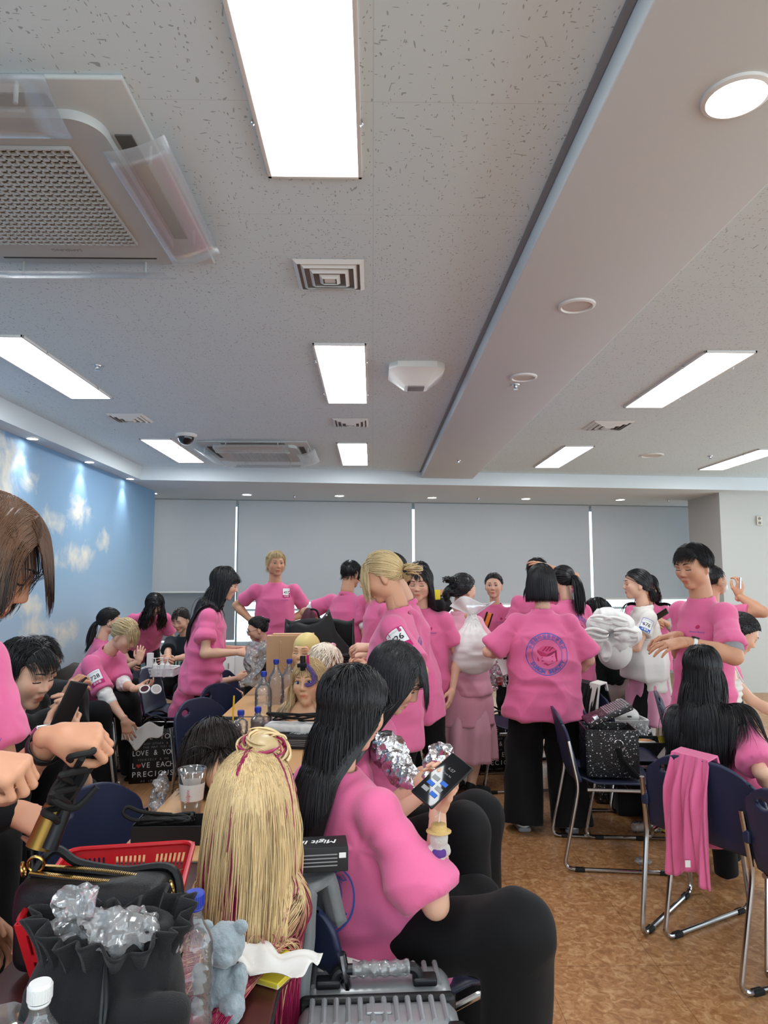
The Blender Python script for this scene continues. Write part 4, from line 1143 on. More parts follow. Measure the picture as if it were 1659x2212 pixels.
def mural_mat():
    q = MN('painted sky wallpaper'); q.set(Roughness=.55, Specular_IOR_Level=.3)
    tc = q.n('ShaderNodeTexCoord'); sp = q.n('ShaderNodeSeparateXYZ'); q.l(tc.outputs['Object'], sp.inputs[0])
    mr = q.n('ShaderNodeMapRange'); mr.inputs['From Min'].default_value = .6; mr.inputs['From Max'].default_value = 2.7; q.l(sp.outputs['Z'], mr.inputs['Value'])
    sky = q.n('ShaderNodeValToRGB'); e = sky.color_ramp.elements
    e[0].color = srgb('b3c6d3'); e[1].color = srgb('7a9fc2'); x = e.new(.45); x.color = srgb('93b3cc'); q.l(mr.outputs[0], sky.inputs[0])
    mask = None
    for (y, z, ry, rz) in MURAL:
        co = q.n('ShaderNodeCombineXYZ', X=0.); a = q.n('ShaderNodeVectorMath', _operation='SUBTRACT'); q.l(tc.outputs['Object'], a.inputs[0]); a.inputs[1].default_value = (0, y, z)
        b = q.n('ShaderNodeVectorMath', _operation='MULTIPLY'); q.l(a.outputs[0], b.inputs[0]); b.inputs[1].default_value = (0, 1/ry, 1/rz)
        L = q.n('ShaderNodeVectorMath', _operation='LENGTH'); q.l(b.outputs[0], L.inputs[0])
        s = q.n('ShaderNodeMapRange'); s.inputs['From Min'].default_value = 1.7; s.inputs['From Max'].default_value = 0.; q.l(L.outputs['Value'], s.inputs['Value'])
        if mask is None: mask = s.outputs[0]
        else:
            m = q.n('ShaderNodeMath', _operation='MAXIMUM'); q.l(mask, m.inputs[0]); q.l(s.outputs[0], m.inputs[1]); mask = m.outputs[0]
    nz = q.n('ShaderNodeTexNoise', Scale=4.5, Detail=8., Roughness=.6, Distortion=.5); q.l(tc.outputs['Object'], nz.inputs['Vector'])
    pr = q.n('ShaderNodeMath', _operation='MULTIPLY_ADD'); q.l(mask, pr.inputs[0]); pr.inputs[1].default_value = .55; q.l(nz.outputs['Fac'], pr.inputs[2])
    cm = q.n('ShaderNodeMapRange'); cm.inputs['From Min'].default_value = .72; cm.inputs['From Max'].default_value = 1.05; cm.inputs['To Max'].default_value = .95; q.l(pr.outputs[0], cm.inputs['Value'])
    mx = q.n('ShaderNodeMix', _data_type='RGBA'); q.l(cm.outputs[0], mx.inputs[0]); q.l(sky.outputs[0], mx.inputs[6]); mx.inputs[7].default_value = srgb('e3dfd0')
    q.l(mx.outputs[2], q.b.inputs['Base Color']); return q.m
M['mural'] = mural_mat()
M['blind'] = mat('grey roller blind', 'd6d9db', .9, spec=.15, bump=.15, bscale=400)
nt = M['blind'].node_tree; b_ = nt.nodes['Principled BSDF']; t_ = nt.nodes.new('ShaderNodeBsdfTranslucent'); t_.inputs[0].default_value = (.62, .66, .70, 1)
x_ = nt.nodes.new('ShaderNodeMixShader'); x_.inputs[0].default_value = .26; nt.links.new(b_.outputs[0], x_.inputs[1]); nt.links.new(t_.outputs[0], x_.inputs[2]); nt.links.new(x_.outputs[0], nt.nodes['Material Output'].inputs['Surface'])
M['lamp'] = mat('lit light panel', 'ffffff', .5, emit=((.95, .98, 1.), 15.5))
M['lampoff'] = mat('white diffuser', 'cfcac6', .6)
M['downlit'] = mat('lit downlight', 'ffffff', .5, emit=((1, .95, .86), 26.))
M['acgrey'] = mat('pale grey AC plastic', 'c2c6c6', .5)
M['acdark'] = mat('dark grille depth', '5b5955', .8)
M['glass'] = film('window glass', (.93, .97, .98), .94, .02, 0, 30, .6)
M['clearflap'] = film('clear air deflector', (.95, .96, .97), .86, .22, 0, 30, .35)
M['downlit'].cycles.emission_sampling = 'NONE'
SOF = EYE+1.163
# back wall runs at a slight angle to the ceiling grid
BW0, BW1 = A(-3.6, 9.93, 0), A(6.4, 11.10, 0)          # blinds' plane
bwd = nrm(BW1-BW0); bwn = A(bwd[1], -bwd[0], 0)        # towards the room
def back(x, y, off=0.):
    """the spot on the blinds' plane (moved `off` into the room) seen at a place of the photograph"""
    d = ray(x, y); o = BW0+bwn*off; t = ((o-A(0, 0, EYE))@bwn)/(d@bwn); return A(0, 0, EYE)+d*t
BF0, BF1 = A(-3.6, 7.98, 0), A(6.4, 9.06, 0)           # bulkhead front
XL, XF = -2.91, -2.74                                   # mural wall, left bulkhead face
mb = MB(); mb.box((1.6, 4.2, -.05), (12.6, 16.4, .1)); fl = struct(mb.build('floor', M['floor'], smooth=False))
mb = MB(); mb.box((-2.0, 4.2, .002), (3.1, 14., .004)); struct(mb.build('floor_planks', M['plank'], smooth=False))
mb = MB(); mb.box((1.6, 4.2, CEIL+.06), (12.6, 16.4, .12)); struct(mb.build('ceiling', M['ceil'], smooth=False))
BX0, BX1, BZ = .605, 1.255, CEIL-.085
mb = MB(); mb.box(((BX0+BX1)/2, 2.4, (BZ+CEIL)/2+.01), (BX1-BX0, 13.2, CEIL-BZ+.02), .008); struct(mb.build('ceiling_beam', M['plaster'], angle=50))
mb = MB(); mb.box((BX0-.012, 2.4, CEIL-.006), (.02, 13.2, .012)); mb.box((BX1+.012, 2.4, CEIL-.006), (.02, 13.2, .012)); struct(mb.build('trim_1', M['label_grey'], smooth=False))
# dropped bulkhead along the back wall and the left wall
mb = MB(); q = [BF0, BF1, BW1+bwd*0-bwn*.25, BW0-bwn*.25]
mb.prism([(p[0], p[1]) for p in q], SOF, CEIL+.05); struct(mb.build('ceiling_bulkhead_back', M['plaster'], smooth=False))
mb = MB(); mb.box(((XL-.5+XF)/2, 1.8, (SOF+.002+CEIL+.05)/2), (XF-XL+.5, 12.6, CEIL+.048-SOF)); struct(mb.build('ceiling_bulkhead_left', M['plaster'], smooth=False))
mb = MB(); mb.box((XL-.15, 2.6, 1.34), (.30, 13.1, 2.68)); struct(mb.build('wall_left', M['mural'], smooth=False))
mb = MB(); mb.box((-3.55, 9.6, 1.4), (.1, 1.6, 2.8)); struct(mb.build('wall_recess', M['wallwhite'], smooth=False))
mb = MB(); mb.box((5.75, 9.62, 1.42), (2.1, .93, 2.84)); struct(mb.build('pillar_right', M['wallwhite'], smooth=False))
# back wall: sill wall, window band, lintel
SILL = .52
mb = MB()
def bslab(mb, t0, t1, z0, z1, off0, off1, bev=0., m=0):
    """a slab along the back wall, t along it, off towards the room"""
    L = t1-t0; c = BW0+bwd*(t0+t1)/2+bwn*(off0+off1)/2; c[2] = (z0+z1)/2
    R = np.stack([bwd, -bwn, A(0, 0, 1)], 1); mb.box(c, (L, abs(off1-off0), z1-z0), bev, m, R); return mb
LW = np.linalg.norm(BW1-BW0)
bslab(mb, 0, LW, 0, SILL, -.35, -.12); bslab(mb, 0, LW, 2.62, 2.85, -.35, -.12); struct(mb.build('wall_back', M['wallwhite'], smooth=False))
mb = MB(); bslab(mb, 0, LW, SILL-.03, SILL, -.14, .02, .006); struct(mb.build('window_sill', M['white'], angle=40))
M['alu'] = mat('window aluminium', 'b9c6cc', .4, metal=.3)
tx = lambda x, y: (back(x, y)-BW0) @ bwd
gaps = [tx(511, 1180), tx(893, 1180), tx(1277, 1180)]
edges = [.1]+gaps+[tx(1700, 1180)]
for i in range(4):
    a, b = edges[i], edges[i+1]
    mb = MB()
    for t in (a, b): bslab(mb, t-.012, t+.012, SILL, 2.62, -.24, -.18)
    bslab(mb, a, b, SILL, SILL+.05, -.24, -.18); bslab(mb, a, b, 2.58, 2.62, -.24, -.18); bslab(mb, a, b, 1.02, 1.05, -.24, -.18)
    w = struct(mb.build('window_%d' % (i+1), M['alu'], angle=40))
    mb = MB(); bslab(mb, a+.02, b-.02, SILL+.05, 2.58, -.213, -.207); mb.build('pane', M['glass'], w, smooth=False)
def blind(i, a, b, zb, label):
    o = thing('roller_blind', label, 'blind', BW0+bwd*(a+b)/2, 0, 'roller blinds on the back windows'); off = A(*o.location)
    mb = MB(); bslab(mb, a, b, zb, SOF-.01, -.003, 0); mb.v = [v-off for v in mb.v]; mb.build('blind_cloth', M['blind'], o, smooth=False)
    mb = MB(); bslab(mb, a, b, zb-.028, zb, -.012, .008, .006); mb.v = [v-off for v in mb.v]; mb.build('bottom_bar', M['white'], o)
    mb = MB(); c = [BW0+bwd*t+A(0, 0, SOF-.035)-bwn*.03 for t in (a, b)]; mb.cyl(c[0], c[1], .03); mb.v = [v-off for v in mb.v]; mb.build('roller_tube', M['white'], o)
g = .022
blind(0, .12, gaps[0]-g, back(400, 1277)[2], 'grey roller blind at left, by the sky mural, lowered to the sill')
blind(1, gaps[0]+g, gaps[1]-g, back(700, 1296)[2], 'wide grey roller blind behind the blond youth standing')
blind(2, gaps[1]+g, gaps[2]-g, back(1080, 1303)[2], 'wide grey roller blind behind the girl with crossed arms')
blind(3, gaps[2]+g, edges[4]-.05, back(1420, 1291)[2], 'grey roller blind beside the white pillar at right')
# dark low wall strip under the left blind, radiator covers under the window
mb = MB(); bslab(mb, .12, gaps[0]-.02, .60, back(400, 1277)[2]-.02, -.17, -.15); struct(mb.build('window_5', mat('grey window panel', '8f9396', .7), smooth=False))
# ------------------------------------------------ ceiling fittings
def at_ceil(x, y, z=CEIL): return PZ(x, y, z)
LIT = [((498, 762, 0), (588, 773, 374)), ]
PL, PW = 1.285, .285
def light_panel(cx, cy, label):
    o = thing('ceiling_light', label, 'ceiling light', (cx, cy, CEIL), 0, 'flat lit ceiling panels')
    mb = MB(); w, l = PW/2, PL/2
    for sx in (-1, 1): mb.box((sx*(w+.006), 0, -.006), (.014, 2*l+.026, .014), .002)
    for sy in (-1, 1): mb.box((0, sy*(l+.006), -.006), (2*w+.026, .014, .014), .002)
    mb.build('frame', M['white'], o)
    mb = MB(); mb.add([(-w, -l, -.008), (-w, l, -.008), (w, l, -.008), (w, -l, -.008)], [(0, 1, 2, 3)]); mb.build('diffuser', M['lamp'], o, smooth=False)
    for sx in (-1, 1):
        for sy in (-.58, .58):
            mb = MB(); mb.tube([(sx*(w+.012), sy*l, 0), (sx*(w+.02), sy*l, -.016), (sx*(w+.012), sy*l, -.022)], .003, 6); mb.build('clip', M['silver'], o)
    return o
px0 = at_ceil(635, 374)
def panel_from(xl, xr, yb):            # far edge of the panel in the photograph
    a, b = at_ceil(xl, yb), at_ceil(xr, yb); return (a[0]+b[0])/2, (a[1]+b[1])/2
c1 = at_ceil(680.5, 374); c2 = at_ceil(751, 868); c3 = at_ceil(767.5, 1003)
# far edges give x, near edge one panel length closer
def add_panel(x, y_far, label): return light_panel(x, y_far-PL/2, label)
PX = (at_ceil(735, 738)[0]+c2[0]+c3[0])/3
print('panels', c1, c2, c3, at_ceil(734, 738))
add_panel(c1[0], c1[1], 'long lit ceiling panel nearest the camera, ahead of the grille cassette')
add_panel(c2[0], c2[1], 'lit ceiling panel left of the white trapezoid access point')
add_panel(c3[0], c3[1], 'small far lit ceiling panel right of the far cassette unit')
for (xl, xr, yb, lb) in ((155, 238, 857.5, 'slanting lit ceiling panel over the sky mural wall'), (385, 441, 997, 'far lit ceiling panel beside the dome camera'),
                         (1343, 1440, 877, 'slanting lit ceiling panel right of the beam, nearest'), (1153, 1210, 1008, 'far lit ceiling panel just right of the beam'), (1508, 1565, 1013, 'far lit ceiling panel above the white pillar')):
    a, b = at_ceil(xl, yb), at_ceil(xr, yb); print('panel', a, b); add_panel((a[0]+b[0])/2, a[1], lb)
# panels behind the camera that light the room too
for x, y, lb in ((-1.75, .2, 'lit ceiling panel behind the camera at left'), (.0, -1.3, 'lit ceiling panel behind the camera'), (3.0, 1.4, 'lit ceiling panel right of the beam beside the camera'), (3.0, -1.3, 'lit ceiling panel right of the beam behind the camera')):
    light_panel(x, y, lb)
def vent(x0, x1, y0, y1, label, dark=False):
    a, b = at_ceil((x0+x1)/2, (y0+y1)/2), None
    w = at_ceil(x1, (y0+y1)/2)[0]-at_ceil(x0, (y0+y1)/2)[0]; l = at_ceil((x0+x1)/2, y0)[1]; l = abs(at_ceil((x0+x1)/2, y1)[1]-l)
    w = l = max(.3, (w+l)/2)
    o = thing('ceiling_vent', label, 'vent', (a[0], a[1], CEIL), 0, 'square ceiling vents')
    mb = MB(); mb.box((0, 0, -.002), (l*.9, l*.9, .004)); mb.build('backing', M['acdark'] if dark else M['label_grey'], o, smooth=False)
    for i, (h, z) in enumerate(((.5, 0), (.4, -.006), (.28, -.012), (.15, -.018))):
        mb = MB(); s = l*h; t = l*(.05 if i else .06)
        prof = lambda r, z_: [(r, r, z_), (-r, r, z_), (-r, -r, z_), (r, -r, z_)]
        V = prof(s, z-.002)+prof(s-t, z-.016)+prof(s-t, z-.012)+prof(s-.004, z)
        F = []
        for k in range(4):
            for j in range(4):
                F.append((k*4+j, k*4+(j+1) % 4, ((k+1) % 4)*4+(j+1) % 4, ((k+1) % 4)*4+j))
        mb.add(V, F); mb.build('frame' if i == 0 else 'vane', M['white'], o, smooth=False)
    mb = MB(); mb.box((0, 0, -.026), (l*.16, l*.16, .006), .002); mb.build('centre_plate', M['white'], o)
vent(645, 781, 563, 623, 'square white ceiling vent ahead of the nearest lit panel')
vent(724, 792, 905, 919, 'square white vent between the two central lit panels')
vent(240, 322, 894, 910, 'square white vent beyond the panel near the mural')
vent(1265, 1362, 910, 927, 'square ceiling vent with dark slots right of the beam', True)
def cassette(cx, cy, s, label, sz=1.):
    o = thing('air_conditioner', label, 'air conditioner', (cx, cy, CEIL), 0)
    mb = MB(); mb.box((0, 0, -.008), (s*1.28, s*1.28, .016), .006); mb.build('ceiling_plate', M['acgrey'], o)
    # rounded face panel
    def rr(h, r, n=8):
        pts = []
        for (sx, sy, a0) in ((1, 1, 0), (-1, 1, 90), (-1, -1, 180), (1, -1, 270)):
            for i in range(n+1):
                a = math.radians(a0+90*i/n); pts.append((sx*(h-r)+r*math.cos(a), sy*(h-r)+r*math.sin(a)))
        return pts
    mb = MB(); mb.prism(rr(s*.5, s*.11), -.045, -.01); mb.build('face_panel', M['acgrey'], o, angle=40)
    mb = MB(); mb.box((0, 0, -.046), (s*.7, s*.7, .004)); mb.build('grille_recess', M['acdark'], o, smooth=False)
    mb = MB(); n = 22; g = s*.70
    for i in range(n+1):
        x = -g/2+g*i/n
        mb.box((x, 0, -.052), (.0045 if i % 2 else .007, g, .012)); mb.box((0, x, -.052), (g, .0045 if i % 2 else .007, .012))
    mb.build('grille', M['acgrey'], o, smooth=False)
    for q in range(4):
        a = q*PI/2; R = np.array([[math.cos(a), -math.sin(a), 0], [math.sin(a), math.cos(a), 0], [0, 0, 1]])
        mb = MB(); mb.box(R @ A(s*.545, 0, -.018), (.05, s*.74, .006) if q % 2 == 0 else (s*.74, .05, .006)); mb.build('outlet_slot', M['acdark'], o, smooth=False)
        mb = MB()
        def fl(u, v):
            y = (u-.5)*s*.86; x = s*.50+.21*s*v; z = -.085+.055*v*v+.0*v; return R @ A(x, y, z-.02)
        mb.grid(fl, 8, 6); d = mb.build('air_deflector', M['clearflap'], o, solid=.003)
        for e in (-.3, .3): mb = MB(); mb.tube([R @ A(s*.62, e*s, -.012), R @ A(s*.62, e*s, -.075)], .006, 6); mb.build('deflector_bracket', M['acgrey'], o)
    pr = Print(); pr.text('SAMSUNG', 0, 0, .026, 7, 0, PI)
    pr.on_plane('nameplate', INKS, (0, s*.425, -.0455), (1, 0, 0), (0, -1, 0), o)
    return o
aL = at_ceil(385, 530); aT = at_ceil(175, 255)
print('ac', aL, aT)
acs = .84
cassette(aL[0]-acs*.5, aL[1]-acs*.48, acs, 'ceiling cassette air conditioner with square grille and clear deflectors, near the camera')
b0, b1 = at_ceil(490, 965), at_ceil(620, 965); print('ac2', b0, b1)
cassette((b0[0]+b1[0])/2, (at_ceil(555, 958)[1]+at_ceil(555, 988)[1])/2, .84, 'far ceiling cassette air conditioner beyond the dome camera')
# dome camera
c = at_ceil(402, 938); o = thing('security_camera', 'dark domed security camera beside a lit panel', 'security camera', c)
mb = MB(); mb.lathe([(.0, 0), (.098, 0), (.1, -.012), (.085, -.03), (.0, -.03)], n=32, cap=False); mb.build('mount', M['white'], o)
mb = MB(); mb.lathe([(.072*math.cos(t), -.03-.07*math.sin(t)) for t in np.linspace(0, PI/2, 10)], n=32, cap=False); mb.build('dome', mat('smoked dome', '14181c', .08, spec=.8), o)
# white trapezoid access point
c = at_ceil(898, 798); w0 = at_ceil(958, 795)[0]-at_ceil(840, 795)[0]; o = thing('access_point', 'white trapezoid device on the ceiling beside the beam', 'access point', c)
h = w0/2; mb = MB()
def oct_(r, ch, z): return [(r-ch, r, z), (-(r-ch), r, z), (-r, r-ch, z), (-r, -(r-ch), z), (-(r-ch), -r, z), (r-ch, -r, z), (r, -(r-ch), z), (r, r-ch, z)]
V = oct_(h, h*.3, 0)+oct_(h, h*.3, -.035)+oct_(h*.42, h*.1, -.125); F = [tuple(reversed(range(8))), tuple(range(16, 24))]+[(k*8+i, k*8+(i+1) % 8, (k+1)*8+(i+1) % 8, (k+1)*8+i) for k in range(2) for i in range(8)]
mb.add(V, F); mb.build('housing', M['whitegloss'], o, angle=30); mb = MB(); mb.box((0, 0, -.127), (h*.6, h*.6, .006), .002); mb.build('cover_plate', M['label_grey'], o)
def disc(x, y, z, r, label, nm, cat, lit=False, group=None):
    return disc_at(PZ(x, y, z), r, label, nm, cat, lit, group)
def disc_at(c, r, label, nm, cat, lit=False, group=None):
    o = thing(nm, label, cat, c, 0, group)
    mb = MB(); mb.lathe([(r*.8, 0), (r, 0), (r*.99, -.008), (r*.86, -.012), (r*.8, -.004)], n=36, cap=False); mb.build('trim_ring', M['white'], o)
    mb = MB(); mb.lathe([(0.0001, -.005), (r*.84, -.005), (r*.84, -.001), (0.0001, -.001)], n=36, cap=False); mb.build('lens' if lit else 'grille', M['downlit'] if lit else M['lampoff'], o)
    return o
disc(1590, 206, BZ, .085, 'big round lit downlight in the ceiling beam', 'downlight', 'downlight', True)
disc(1246, 659, BZ, .083, 'round unlit speaker in the beam, nearer one', 'ceiling_speaker', 'speaker')
disc(1131, 814, BZ, .083, 'round unlit speaker in the beam beside the sprinkler', 'ceiling_speaker', 'speaker')
disc(1408, 983, CEIL, .12, 'round white smoke detector beyond the dark vent', 'smoke_detector', 'smoke detector')
for x, lb in ((533, 'small lit downlight over the left blind gap'), (733, 'small lit downlight above the blond youth'), (933, 'small lit downlight above the middle blind gap'), (1136, 'small lit downlight above the girl with crossed arms'), (1340, 'small lit downlight nearest the white pillar'), (329, 'small lit downlight at the end of the mural wall')):
    disc(x, {533: 1067.5, 733: 1070, 933: 1074, 1136: 1076.5, 1340: 1078.5, 329: 1064.5}[x], SOF, .075, lb, 'downlight', 'downlight', True, 'small downlights in the window soffit')
for x, y, z, lb in ((1114, 831, BZ, 'sprinkler head on the beam below the speaker'), (990, 995, BZ, 'small sprinkler head at the far end of the beam'), (210, 790, CEIL, 'small sprinkler head right of the mural side panel'), (636, 1071, SOF, 'tiny sprinkler head in the soffit left of centre'), (1033, 1076, SOF, 'tiny sprinkler head in the soffit right of centre'), (1444, 1080, SOF, 'tiny sprinkler head in the soffit beside the pillar'), (1534, 985, CEIL, 'small sprinkler head right of the smoke detector')):
    c = PZ(x, y, z); o = thing('ceiling_sprinkler', lb, 'sprinkler', c)
    mb = MB(); mb.lathe([(.028, 0), (.026, -.006), (.014, -.008), (.012, -.022), (.0001, -.024)], n=20, cap=False); mb.build('rosette', M['silver'], o)
    mb = MB(); mb.lathe([(.0001, -.028), (.016, -.028), (.016, -.031), (.0001, -.031)], n=16, cap=False); mb.cyl((0, 0, -.03), (0, 0, -.02), .004); mb.build('deflector', M['silver'], o)
# outlet on the pillar
c = P(1640, 1125, 9.14); o = thing('wall_outlet', 'cream double power outlet high on the white pillar', 'outlet', c)
mb = MB(); mb.box((0, -.005, 0), (.075, .012, .125), .004); mb.build('cover', mat('cream plastic', 'cfc9b8', .5), o)
for z in (-.03, .03):
    mb = MB(); mb.cyl((0, -.012, z), (0, -.0135, z), .02, n=20); r = mb.build('socket', M['label_grey'], o)
    mb = MB(); [mb.cyl((e*.009, -.0137, z), (e*.009, -.0145, z), .0035, n=8) for e in (-1, 1)]; mb.build('pin_hole', M['inkblack'], r)
# ------------------------------------------------ light
w = bpy.data.worlds.new('daylight'); S.world = w; w.use_nodes = True
bg = w.node_tree.nodes['Background']; bg.inputs[0].default_value = (.80, .93, 1., 1); bg.inputs[1].default_value = 2.6
for y in (4.5, 5.65, 6.8, 7.95):
    l = bpy.data.lights.new('mural_spot', 'SPOT'); l.energy = 11; l.spot_size = math.radians(75); l.spot_blend = 1.; l.shadow_soft_size = .03; l.color = (.93, .97, 1)
    disc_at(A(XF-.085, y, SOF+.002), .05, 'small wall washer downlight in the soffit above the sky mural', 'wall_washer', 'downlight', True, 'wall washers above the mural')
    o = bpy.data.objects.new('mural_spot', l); COL.objects.link(o); o.location = (XF-.04, y, SOF-.02); o.rotation_euler = (Vector((XL-.0, y, 2.25))-Vector(o.location)).to_track_quat('-Z', 'Y').to_euler()
S.view_settings.view_transform = 'Standard'; S.view_settings.look = 'None'; S.view_settings.gamma = 1; S.view_settings.use_curve_mapping = False
S.view_settings.exposure = .27
cy = S.cycles if hasattr(S, 'cycles') else None
if cy:
    cy.max_bounces = 5; cy.diffuse_bounces = 3; cy.glossy_bounces = 2; cy.transmission_bounces = 3; cy.transparent_max_bounces = 14
    cy.use_denoising = True; cy.caustics_reflective = False; cy.caustics_refractive = False; cy.sample_clamp_indirect = 6
    cy.use_adaptive_sampling = True; cy.adaptive_threshold = .06
# ---------------------------------------------------------------- the people
GR = {}
def cast(label, **kw):
    p = Person(**kw); p.build('person', label); return p
DOWN = A(0, 0, -1)
# 1 brown bob, near left
p1 = cast('person with brown bob, pink tee and wristwatch, bowing over a black curling iron', yaw=106, hy=-38, hp=30, head=(24, 1094), Y=1.42, lean=12, nf=.8,
          armL=('px', 118, 1592, 1.42), armR=('px', -70, 1652, 1.2), poleL=(-.3, -.5, -1))
p1.body(SKIN, 'down', brow='brow', hands={-1: dict(curl=1.15, thumb=.9, spread=.02, d=A(1, .05, .02), n=A(.1, -.55, .8)), 1: dict(curl=1.2, thumb=.9, d=A(.9, .1, -.1), n=A(0, -.4, 1))})
p1.tee(ease=1.04, fold=1.5).chest(x=-.075, up=.33, k=1.15); p1.pants()
p1.coif('long', srgb('5d3f2a')[:3], length=.235, part=.0, bang=dict(len=.135, w=.06), tip=(srgb('241815')[:3], .07, .14), n=7000, r=.0009, seed=3, collide=False, fuzz=.004, ylim=(.095, .08), puff=.024, zcut=p1.j['head'].c[2]-.115)  # dark brown ends; the light's sheen on the crown is put into the colour
p1.watch(-1, 'blackleather', 'silver')
# 2 bowl-cut boy with phone
p2 = cast('person in black tee with black bowl cut, seated at left reading a phone', yaw=122, hy=-14, hp=20, head=(76, 1380), Y=2.55, sit=True, seat=.43, lean=16, fem=0, sw=1.08, nf=.5,
          armR=('px', 120, 1606, 2.42), armL=('px', 150, 1585, 2.55), kneeR=('px', 60, 1640, 2.3), kneeL=('px', 135, 1650, 2.55), ankR=('px', 70, 2010, 2.2), ankL=('px', 120, 2010, 2.5))
p2.body(SKINP, 'down', hands={1: dict(curl=.75, thumb=.5, d=A(.4, .1, .85), n=A(.6, -.7, .1)), -1: dict(curl=.6, d=A(.2, -.1, 1), n=A(.6, .5, 0))})
p2.tee('black', nm='black_tee_shirt').pants(knee=.085, ank=.085, thigh=.09).shoes('whitegloss'); p2.coif('long', BLK, length=.115, bang=dict(len=.08, w=.075), seed=5, n=2600, r=.0014, ylim=(.07, .03), zcut=p2.j['head'].c[2]-.025)
# 3 man behind him
p3 = cast('person in black tee with thin bracelet, seated behind the bowl-cut phone reader', yaw=98, hp=22, head=(100, 1376), Y=3.25, sit=True, seat=.425, lean=18, fem=0, sw=1.1,
          armR=('px', 137, 1520, 3.0), armL=('b', -.1, .35, .05), poleR=(.6, -.4, -1))
p3.body(SKIN, 'down', hands={1: dict(curl=.7, d=A(.5, 0, .9), n=A(-.3, -.8, .3))}); p3.tee('black', nm='black_tee_shirt').pants(); p3.coif('short', BLK, length=.055, seed=6, n=2200, r=.0016)
mb = MB(); el, wr = p3.j['el'][1], p3.j['wr'][1]; c = wr+(el-wr)*.2; d_ = nrm(wr-el); u_ = nrm(np.cross(d_, A(0, 0, 1))); v_ = np.cross(d_, u_)
mb.tube([c+(u_*math.cos(t)+v_*math.sin(t))*.033 for t in np.linspace(0, 2*PI, 20, endpoint=False)], .003, 6, closed=True); p3.mbpart(mb, 'bracelet', M['rubber'])
# 4 blonde 728
p4 = cast('person with blond bun and number 728, seated bending over the lettered bag', yaw=104, hp=34, hy=4, head=(284, 1340), Y=5.25, sit=True, seat=.425, lean=31, nf=.5,
          armR=('px', 272, 1560, 5.0), armL=('px', 292, 1488, 5.1), poleR=(.2, -.5, -1), poleL=(-.2, -.4, -1), kneeR=('px', 226, 1545, 4.95), ankR=('px', 228, 1690, 5.0), kneeL=('px', 318, 1515, 5.2), ankL=('px', 300, 1650, 5.35))
p4.body(SKINP, 'down', brow='browl', hands={1: dict(curl=.3, d=A(.25, .05, -1), n=A(.2, -1, 0)), -1: dict(curl=.45, d=A(1, -.1, .1), n=A(0, .2, -1), thumb=.5)})
p4.tee(ease=1.06, sleeve=.85, fold=1.4).number('728', 1, (.1, -1, .25), .52, .95); p4.inner_sleeves('whitecloth', 1.25, .7, side=(1, -1))
p4.pants(thigh=.095, knee=.085, ank=.085).shoes('blackplastic', stripe='white')
p4.coif('tied', BLD*.8, tie=(-.02, -.105, .0), tail=.05, bang=dict(len=.13, w=.07), extra=[p4.bunat((-.025, -.125, -.005), .034, BLD*.75, n=50)], tip=(BLD, .04, .12), seed=8)
# 5 ponytail behind
p5 = cast('person with black low ponytail seated behind the one numbered 728', yaw=66, hp=12, head=(243, 1314), Y=6.1, sit=True, seat=.43, lean=6,
          armR=('px', 300, 1428, 5.9), armL=('b', -.15, .3, .1), poleR=(.5, .1, -1), kneeR=('px', 350, 1475, 5.8), ankR=('px', 335, 1600, 5.8), kneeL=('px', 375, 1450, 6.1), ankL=('px', 372, 1560, 6.0))
p5.body(SKINP, 'down', hands={1: dict(curl=.4, d=A(.1, .2, 1), n=A(.3, -1, 0))}); p5.tee().pants(knee=.085, ank=.085).shoes('blackplastic', stripe='white')
p5.coif('tied', BLK, tie=(-.015, -.108, -.03), tail=.26, seed=9)
# 6 bent over
p6 = cast('person in pink tee bending far forward, loose black hair hanging over the face', yaw=150, hp=55, head=(338, 1288), Y=6.9, scale=1.0, lean=48, nf=.2, armR=('b', .2, .35, -.12), armL=('b', -.2, .4, -.12))
p6.body(SKINP, 'down'); p6.tee(hem=-.12).pants(); p6.coif('long', BLK, length=.32, seed=10, wave=.1, ylim=(.15, .15))
# 7 dark tee seated
p7 = cast('seated person in dark tee with big white lettering across the chest', yaw=190, hp=24, hy=6, head=(387, 1315), Y=6.6, sit=True, seat=.43, lean=8, bulk=1.12,
          armR=('px', 363, 1424, 6.3), armL=('px', 372, 1424, 6.28), poleR=(1, -.1, -1), poleL=(-1, -.1, -1))
p7.body(SKINP, 'down'); p7.tee('navytee', sleeve=.8, nm='dark_tee_shirt').pants(); p7.coif('tied', DBR*1.3, tie=(0, -.1, .01), tail=.05, bang=dict(len=.07, w=.04, x=.02), seed=11)
pr = Print(); pr.text('NIKE', 0, .0, .135, 0, .004, 0, 1.05); pr.text('NIKE', .004, -.004, .135, 1, .001, 0, 1.05); pr.rect(0, -.085, .2, .006, 7); pr.rect(0, -.102, .17, .005, 7)
jj = p7.j; mint = [M['inkwhite'], mat('mint print', '7fc0a2', .8)]+INKS[2:]
pr.on_mesh('front_lettering', mint, p7.shirt, jj['pel']+jj['U']*.255*p7.k, -jj['TR'], jj['U'], p7.root).location = tuple(-p7.off)
